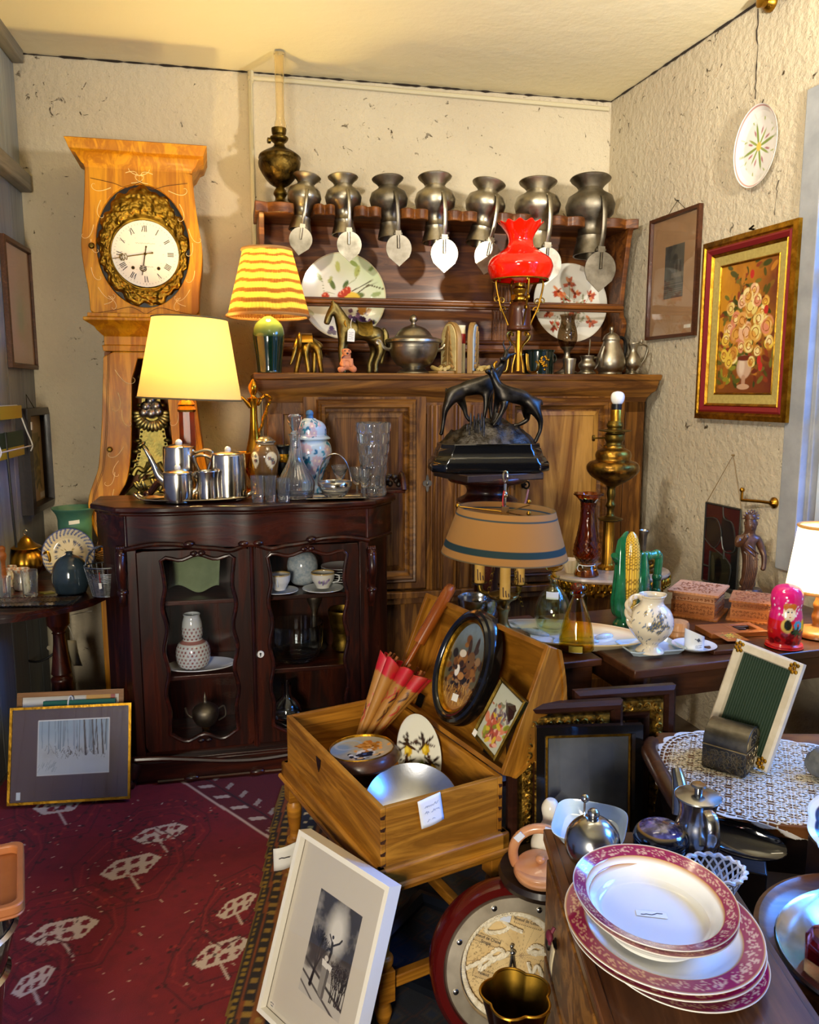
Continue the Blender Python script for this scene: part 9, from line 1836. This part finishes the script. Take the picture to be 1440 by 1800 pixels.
P=onZ(1436,1366,DT); b=MB(); b.ell((0,0,.032),(.045,.04,.036),None,28,18); b.v=[(x*(1+.2*noise.noise((x*40,y*40,z*40))),y*(1+.2*noise.noise((y*40,x*40,z*40))),max(0,z*(1+.2*noise.noise((z*40,y*40,x*30))))) for x,y,z in b.v]; o=b.build('grey_stone',plain('stone_grey','#7d7d78',.7,'#5a5a56',30,bmp=.4),None); o.location=(P.x+.02,P.y,DT+.001); tag(o,'rough grey stone on the lace doily at the right edge','stone')
P=onY(1300,1480,1.50); M=Matrix.Translation((P.x,P.y,P.z))@RZ(-24)@RX(38)@RY(8); t=thing('dark_dish','long dark polished dish lying tilted in the shadow below the lace doily','dish',M=M); b=MB(); b.lathe([(0,.0),(.7,.004),(1,.016),(1.02,.013),(.7,-.002),(0,-.004)],48,S3(.085,.036,1)); b.build('dish_body',MT['gloss_black'],t)
P.z-=.03; b=MB(); b.bx(-.06,.06,-.05,.05,0,P.z-.012); o=b.build('dark_crate',MT['dark_wood'],None,bev=.004); o.location=(P.x,P.y+.02,0); o.rotation_euler=(0,0,math.radians(-20)); tag(o,'dark wooden crate standing under the low doily table','crate')
# ================= round table at the right edge =================
RZt=.64; RC=Vector((.755,1.13,0)); rw=wood('oak_round','#8f5f32','#6f4420',0,.8,.3,.3)
t=thing('round_side_table','round oak side table with a raised rim at the lower right edge','table',RC,0)
b=MB(); b.lathe([(0,RZt-.03),(.185,RZt-.03),(.205,RZt-.015),(.208,RZt+.006),(.200,RZt+.010),(.186,RZt+.001),(0,RZt)],80); b.build('top',rw,t); b=MB(); b.lathe([(0,0),(.14,0),(.12,.03),(.04,.06),(.035,.3),(.05,.5),(.06,RZt-.03)],32); b.build('pedestal',MT['dark_wood'],t)
P=Vector((RC.x-.003,RC.y-.05,RZt+.0012)); t=thing('silver_platter','large oval silver platter with a raised rim on the round table','platter',P,0)
b=MB(); b.lathe([(0,.006),(.66,.006),(.72,.008),(.80,.022),(.97,.030),(1,.034),(1.01,.03),(.8,.016),(.7,.0),(0,0)],90,S3(.198,.175,1)); b.build('platter_body',MT['silver'],t)
P=Vector((RC.x-.0,RC.y+.06,RZt+.036)); P=onZ(1418,1560,RZt+.036); t=thing('glass_cloche','clear glass cloche dome with a knob standing in the silver platter','cloche',(.775,1.17,RZt+.0085),0)
b=MB(); b.lathe([(.098,0),(.1,.002)]+[(.1*cos(a)**.8,.045+.07*sin(a)) for a in np.linspace(0,1.5,14)]+[(.006,.116),(.016,.128),(.014,.14),(0,.144)]+[(0,.112)]+[(.097*cos(a)**.8,.045+.067*sin(a)) for a in np.linspace(1.5,0,14)]+[(.098,0)],56); b.build('dome',pane('cloche_glass','#f3f8ff',.0,1.4),t)
P=onZ(1442,1716,RZt+.02); t=thing('pink_glass_bottle','square pink glass bottle with a chamfered shoulder at the right edge','bottle',(P.x+.014,P.y+.0,RZt+.008),20)
pk=pane('pink_glass','#e89a9a',.01,1.8); b=MB(); b.lathe([(0,0),(.034,0),(.038,.004),(.038,.06),(.028,.078),(.014,.082),(.014,.1),(.012,.1),(.012,.084),(.025,.078),(.034,.058),(.034,.008),(0,.006)],8,RZ(22.5)); b.build('bottle_body',pk,t,smooth=25)
b=MB(); b.lathe([(0,.005),(.03,.005),(.034,.008),(.034,.03),(0,.03)],8,RZ(22.5)); b.build('rose_liquid',pane('rose_liquid','#c0485a'),t)
P=onZ(1452,1448,RZt+.12); M=Matrix.Translation((.80,1.36,RZt+.07))@RZ(20)@RX(35)@RY(-20); t=thing('scalloped_dish','turquoise centred white dish with a scalloped blue-lined rim at the right edge','dish',M=M); R=.075
b=MB(); q=[(R*.6*k/6,.004) for k in range(7)]+[(R*(.6+.4*k/12),.004+.016*(k/12)) for k in range(1,13)]+[(R*.99,.017),(R*.6,0),(0,0)]; b.lathe(q,130,None,lambda a,zz:1+.06*abs(sin(5*a))); V=b.XY(); an=np.arctan2(V[:,1],V[:,0]); rr=np.hypot(V[:,0],V[:,1])/R/(1+.06*np.abs(np.sin(5*an))); p=PT(V[:,0],V[:,1],'#dfe3e4'); p.m((rr<.72),'#4fb0a6'); p.m((np.abs(rr-.78)<.05),'#27345c'); p.m((rr>.95),'#cfd6dc'); b.build('dish_body',PT_GLOSS,t,col=p.c)
t=thing('dish_stand','small wooden block propping the scalloped dish at the right edge','block',(.80,1.385,0)); b=MB(); b.bx(-.05,.05,-.03,.03,0,RZt+.035); b.build('block_body',MT['dark_wood'],t,bev=.003)
# stack of dark trays below the round table's rim at the front
P=Vector((.80,.98,0)); t=thing('dark_tray','large dark round tray with a thin gold edge below the silver platter','tray',(.79,1.06,.52)); b=MB(); b.lathe([(0,0),(.2,0),(.225,.02),(.235,.045),(.23,.045),(.215,.018),(0,.006)],80); b.build('tray_body',MT['gloss_black'],t); b=MB(); b.lathe([(.229,.044),(.235,.044),(.236,.048),(.23,.048)],80); b.build('gold_edge',MT['gilt'],t)
# ================= porthole shadow box =================
PR=.188; pc_=onY(905,1690,1.66); M=Matrix.Translation((pc_.x,1.66,.0045))@RZ(8)@RX(-14)@T3(0,0,PR); t=thing('porthole_picture','round porthole picture of sailor knots with a steel ring and dark red rim','picture',M=M)
b=MB(); b.lathe([(PR*.82,-.022),(PR*.86,-.034),(PR*.95,-.034),(PR,-.02),(PR*.99,.02),(PR*.8,.02)],80,RX(90)@S3(1,1,-1)@T3(0,0,0)); 
b.v=[(x,y,z) for x,y,z in b.v]; b.build('red_rim',plain('oxblood','#4d0d0c',.2,coat=.5),t)
b=MB(); b.lathe([(PR*.64,-.006),(PR*.645,-.030),(PR*.66,-.034),(PR*.82,-.034),(PR*.84,-.028),(PR*.84,-.004)],80,RX(90)@S3(1,1,-1)); rg=b.build('steel_ring',metal('porthole_steel','#d8cdb8','#b5a994',.42,7),t)
for k in range(8): a=2*PI*(k+.35)/8; b=MB(); b.lathe([(.0065,0),(.0065,.002),(.004,.004),(0,.0042)],14,align((PR*.745*cos(a),-.034,PR*.745*sin(a)),(0,-1,0))); b.build('screw_head',MT['steel'],rg)
# face chart, ropes, labels
def chart(p):
    n=fbm(p.x*7,p.y*7); p.m(np.clip(n*1.6-.6,0,1)*.6,'#a8834a'); r=random.Random(5)
    for k in range(18): a=2*PI*k/18; p.line(.62,.55,.62+cos(a),.55+sin(a),.0016,'#a08560')
    for k in range(260): x,y=r.gauss(.22,.08),r.gauss(.5,.16); p.ell(x,y,.005,.004,'#8a7048')
    for x,y,w_,a in((.15,.745,.27,-.42),(.56,.86,.28,-.36),(.13,.42,.2,-.4),(.78,.42,.2,-.3)):
        ca,sa=cos(a),sin(a); P=[(x+u*w_*ca-v*sa*.075,y+u*w_*sa+v*ca*.075) for u,v in((0,0),(1,0),(1,1),(0,1))]; p.poly(P,'#c0a274',.6); p.pl(P+[P[0]],.0025,'#4a3a24')
cd=art('sea_chart',PR*1.3,PR*1.3,chart,PT_MAT,t,150,-.004,-PR*.65,-PR*.65,'#dcc08a',mask=lambda x,z:(x-.5)**2+(z-.5)**2<.249)
def rope(b,pts,r,M=None):
    q=sm(pts,8)
    for ph in(0,2.1,4.2): b.tube([(x+r*.55*cos(i*.8+ph),y+r*.3*sin(i*.8+ph),z+r*.55*sin(i*.8+ph)) for i,(x,y,z) in enumerate(q)],r*.7,6)
rpm=plain('hemp_rope','#f2e8d2',.8,'#d6c8a8',90)
b=MB(); rope(b,[(PR*.61*cos(a),-.012,PR*.61*sin(a)) for a in np.linspace(0,2*PI,60)],.0075); b.build('rope_border',rpm,t)
U=PR*.65
for nm,pts in (('rope_knot',[(-.45,.62),(-.4,.8),(-.15,.82),(0,.68),(-.1,.6),(-.35,.59),(-.46,.66),(-.2,.84),(.05,.66),(.25,.56)]),('rope_knot',[(-.85,.0),(-.5,.12),(-.25,.28),(-.12,.2),(-.4,.05),(-.6,-.06),(-.5,.14),(-.2,.12),(-.02,.2)]),('rope_knot',[(.35,-.02),(.42,-.3),(.5,-.45),(.6,-.3),(.52,-.1),(.42,-.3),(.6,-.55)]),('rope_knot',[(.35,.2),(.5,.28),(.65,.2),(.5,.12),(.36,.2),(.7,.1)])):
    b=MB(); rope(b,[(x*U,-.010,z*U) for x,z in pts],.004); b.build(nm,rpm,t)
b=MB(); b.tube([(.05*U,-.01,.2*U),(-.05*U,-.01,-.25*U)],.0035,6); b.tube([(.05*U,-.01,.2*U),(.1*U,-.01,-.3*U)],.003,6); b.ell((.05*U,-.012,.2*U),.007); b.ell((.04*U,-.012,.32*U),.005); b.tube([(.03*U,-.01,.3*U),(.05*U,-.01,.2*U)],.003,6); b.build('divider',MT['steel'],t)
def words(txt,size,x,z,rot,par,mat):
    c=bpy.data.curves.new('lettering','FONT'); c.body=txt; c.size=size; c.align_x='CENTER'; c.extrude=.0002; o=bpy.data.objects.new('lettering',c); COL.objects.link(o); me=bpy.data.meshes.new_from_object(o); bpy.data.objects.remove(o); o=bpy.data.objects.new('lettering',me); COL.objects.link(o); me.materials.clear(); me.materials.append(mat); o.parent=par; o.rotation_euler=(PI/2,math.radians(rot),0); o.location=(x,-.0052,z); return o
S=PR*1.3; X_=lambda x:-PR*.65+x*S
for tx,x,z,rt in(('Noeud de Chaise',.29,.728,24),('Simple',.272,.692,24),('Noeud',.237,.412,23),('Noeud de Cabestan',.703,.84,20)): words(tx,.0095,X_(x),X_(z),rt,cd,MT['ink'])
b=MB(); b.bx(-.012,.012,-.0135,-.012,-.010,.010,T3(-.05*U,0,.86*U)@RY(18)); b.build('price_sticker',MT['sticker'],t,smooth=0)
b=MB(); b.lathe([(0,-.0),(PR*.645,-.0)],64,T3(0,-.026,0)@RX(90)); b.build('glass_disc',pane('thin_glass'),t,smooth=0)
# ================= copper vase at the front =================
VY=1.15; vc=onY(908,1747,VY); t=thing('copper_vase','tall dark copper vase with a lobed brass-edged mouth in the foreground','vase',(vc.x,VY,0)); zt=vc.z; cop=metal('old_copper','#5c2a18','#34150c',.3,9,.08); 
lob=lambda a,z:.84+.17*abs(sin(2.5*a+.4))*max(0,min(1,(z-zt+.16)/.16))
q=sm([(.075,0.001),(.08,.02),(.06,.08),(.045,.2),(.04,zt-.16),(.042,zt-.08),(.052,zt-.02),(.057,zt)],5)
b=MB(); b.lathe([(0,.001)]+q,90,None,lob); b.build('body',cop,t,smooth=60)
b=MB(); b.lathe([(.0565,zt),(.049,zt-.03),(.038,zt-.09),(.034,zt-.18),(0,zt-.2)],90,None,lob); b.build('inside_wall',metal('inner_brass','#8a6a24','#4a3612',.35,9),t)
b=MB(); b.tube([(.0568*lob(a,zt)*cos(a),.0568*lob(a,zt)*sin(a),zt) for a in np.linspace(0,2*PI,90,endpoint=False)],.0022,6,True); b.build('rim',MT['brass'],t)
b=MB(); 
for a in(4.4,5.6): b.tube([((r_*lob(a,z)+.001)*cos(a),(r_*lob(a,z)+.001)*sin(a),z) for r_,z in q],.0025,6)
b.build('brass_seam',MT['brass'],t)
# ================= every standing piece is set down exactly on what carries it =================
RAISE='crystal_bowl brass_cup silver_candlestick glass_carafe metal_teapot gourd_vase porcelain_teapot saucer'.split()
SETTLE='silver_teapot silver_coffee_pot silver_sugar_bowl silver_creamer gilt_ewer gilt_cup brown_ginger_jar blue_ginger_jar bronze_goblet wine_glass glass_tumbler crystal_decanter crystal_vase glass_basket bouillotte_lamp corn_jug blue_bottle_vase brass_teapot green_vase clear_glass wire_basket wicker_basket pepper_mill flared_stem_vase nesting_doll window_lamp wooden_jar amber_vase shell_dish pewter_beaker pewter_measure pewter_coffee_pot pewter_jug hurricane_goblet green_pot pewter_tureen pleated_table_lamp oil_lamp steel_coffee_pot glass_decanter floral_jug elephant_figurine horse_figurine bear_figurine red_glass_lamp brass_oil_lamp column_table_lamp metal_bowl'.split()
bpy.context.view_layer.update()
for o in [q for q in bpy.data.objects if q.parent is None and q.type=='EMPTY']:
    nm=o.name.split('.')[0]
    if nm not in RAISE and nm not in SETTLE: continue
    ms=[c for c in o.children_recursive if c.type=='MESH']; dg=bpy.context.evaluated_depsgraph_get()
    zs=[v.co.z for c in ms for v in c.evaluated_get(dg).data.vertices]; z0,z1=min(zs),max(zs)
    if abs(z0)<.0008: continue
    if nm in RAISE: o.location.z-=z0; continue
    zc=z0+.4*(z1-z0)
    for c in ms:
        for v in c.data.vertices:
            if v.co.z<zc: v.co.z=.0004+(v.co.z-z0)*(zc-.0004)/(zc-z0)
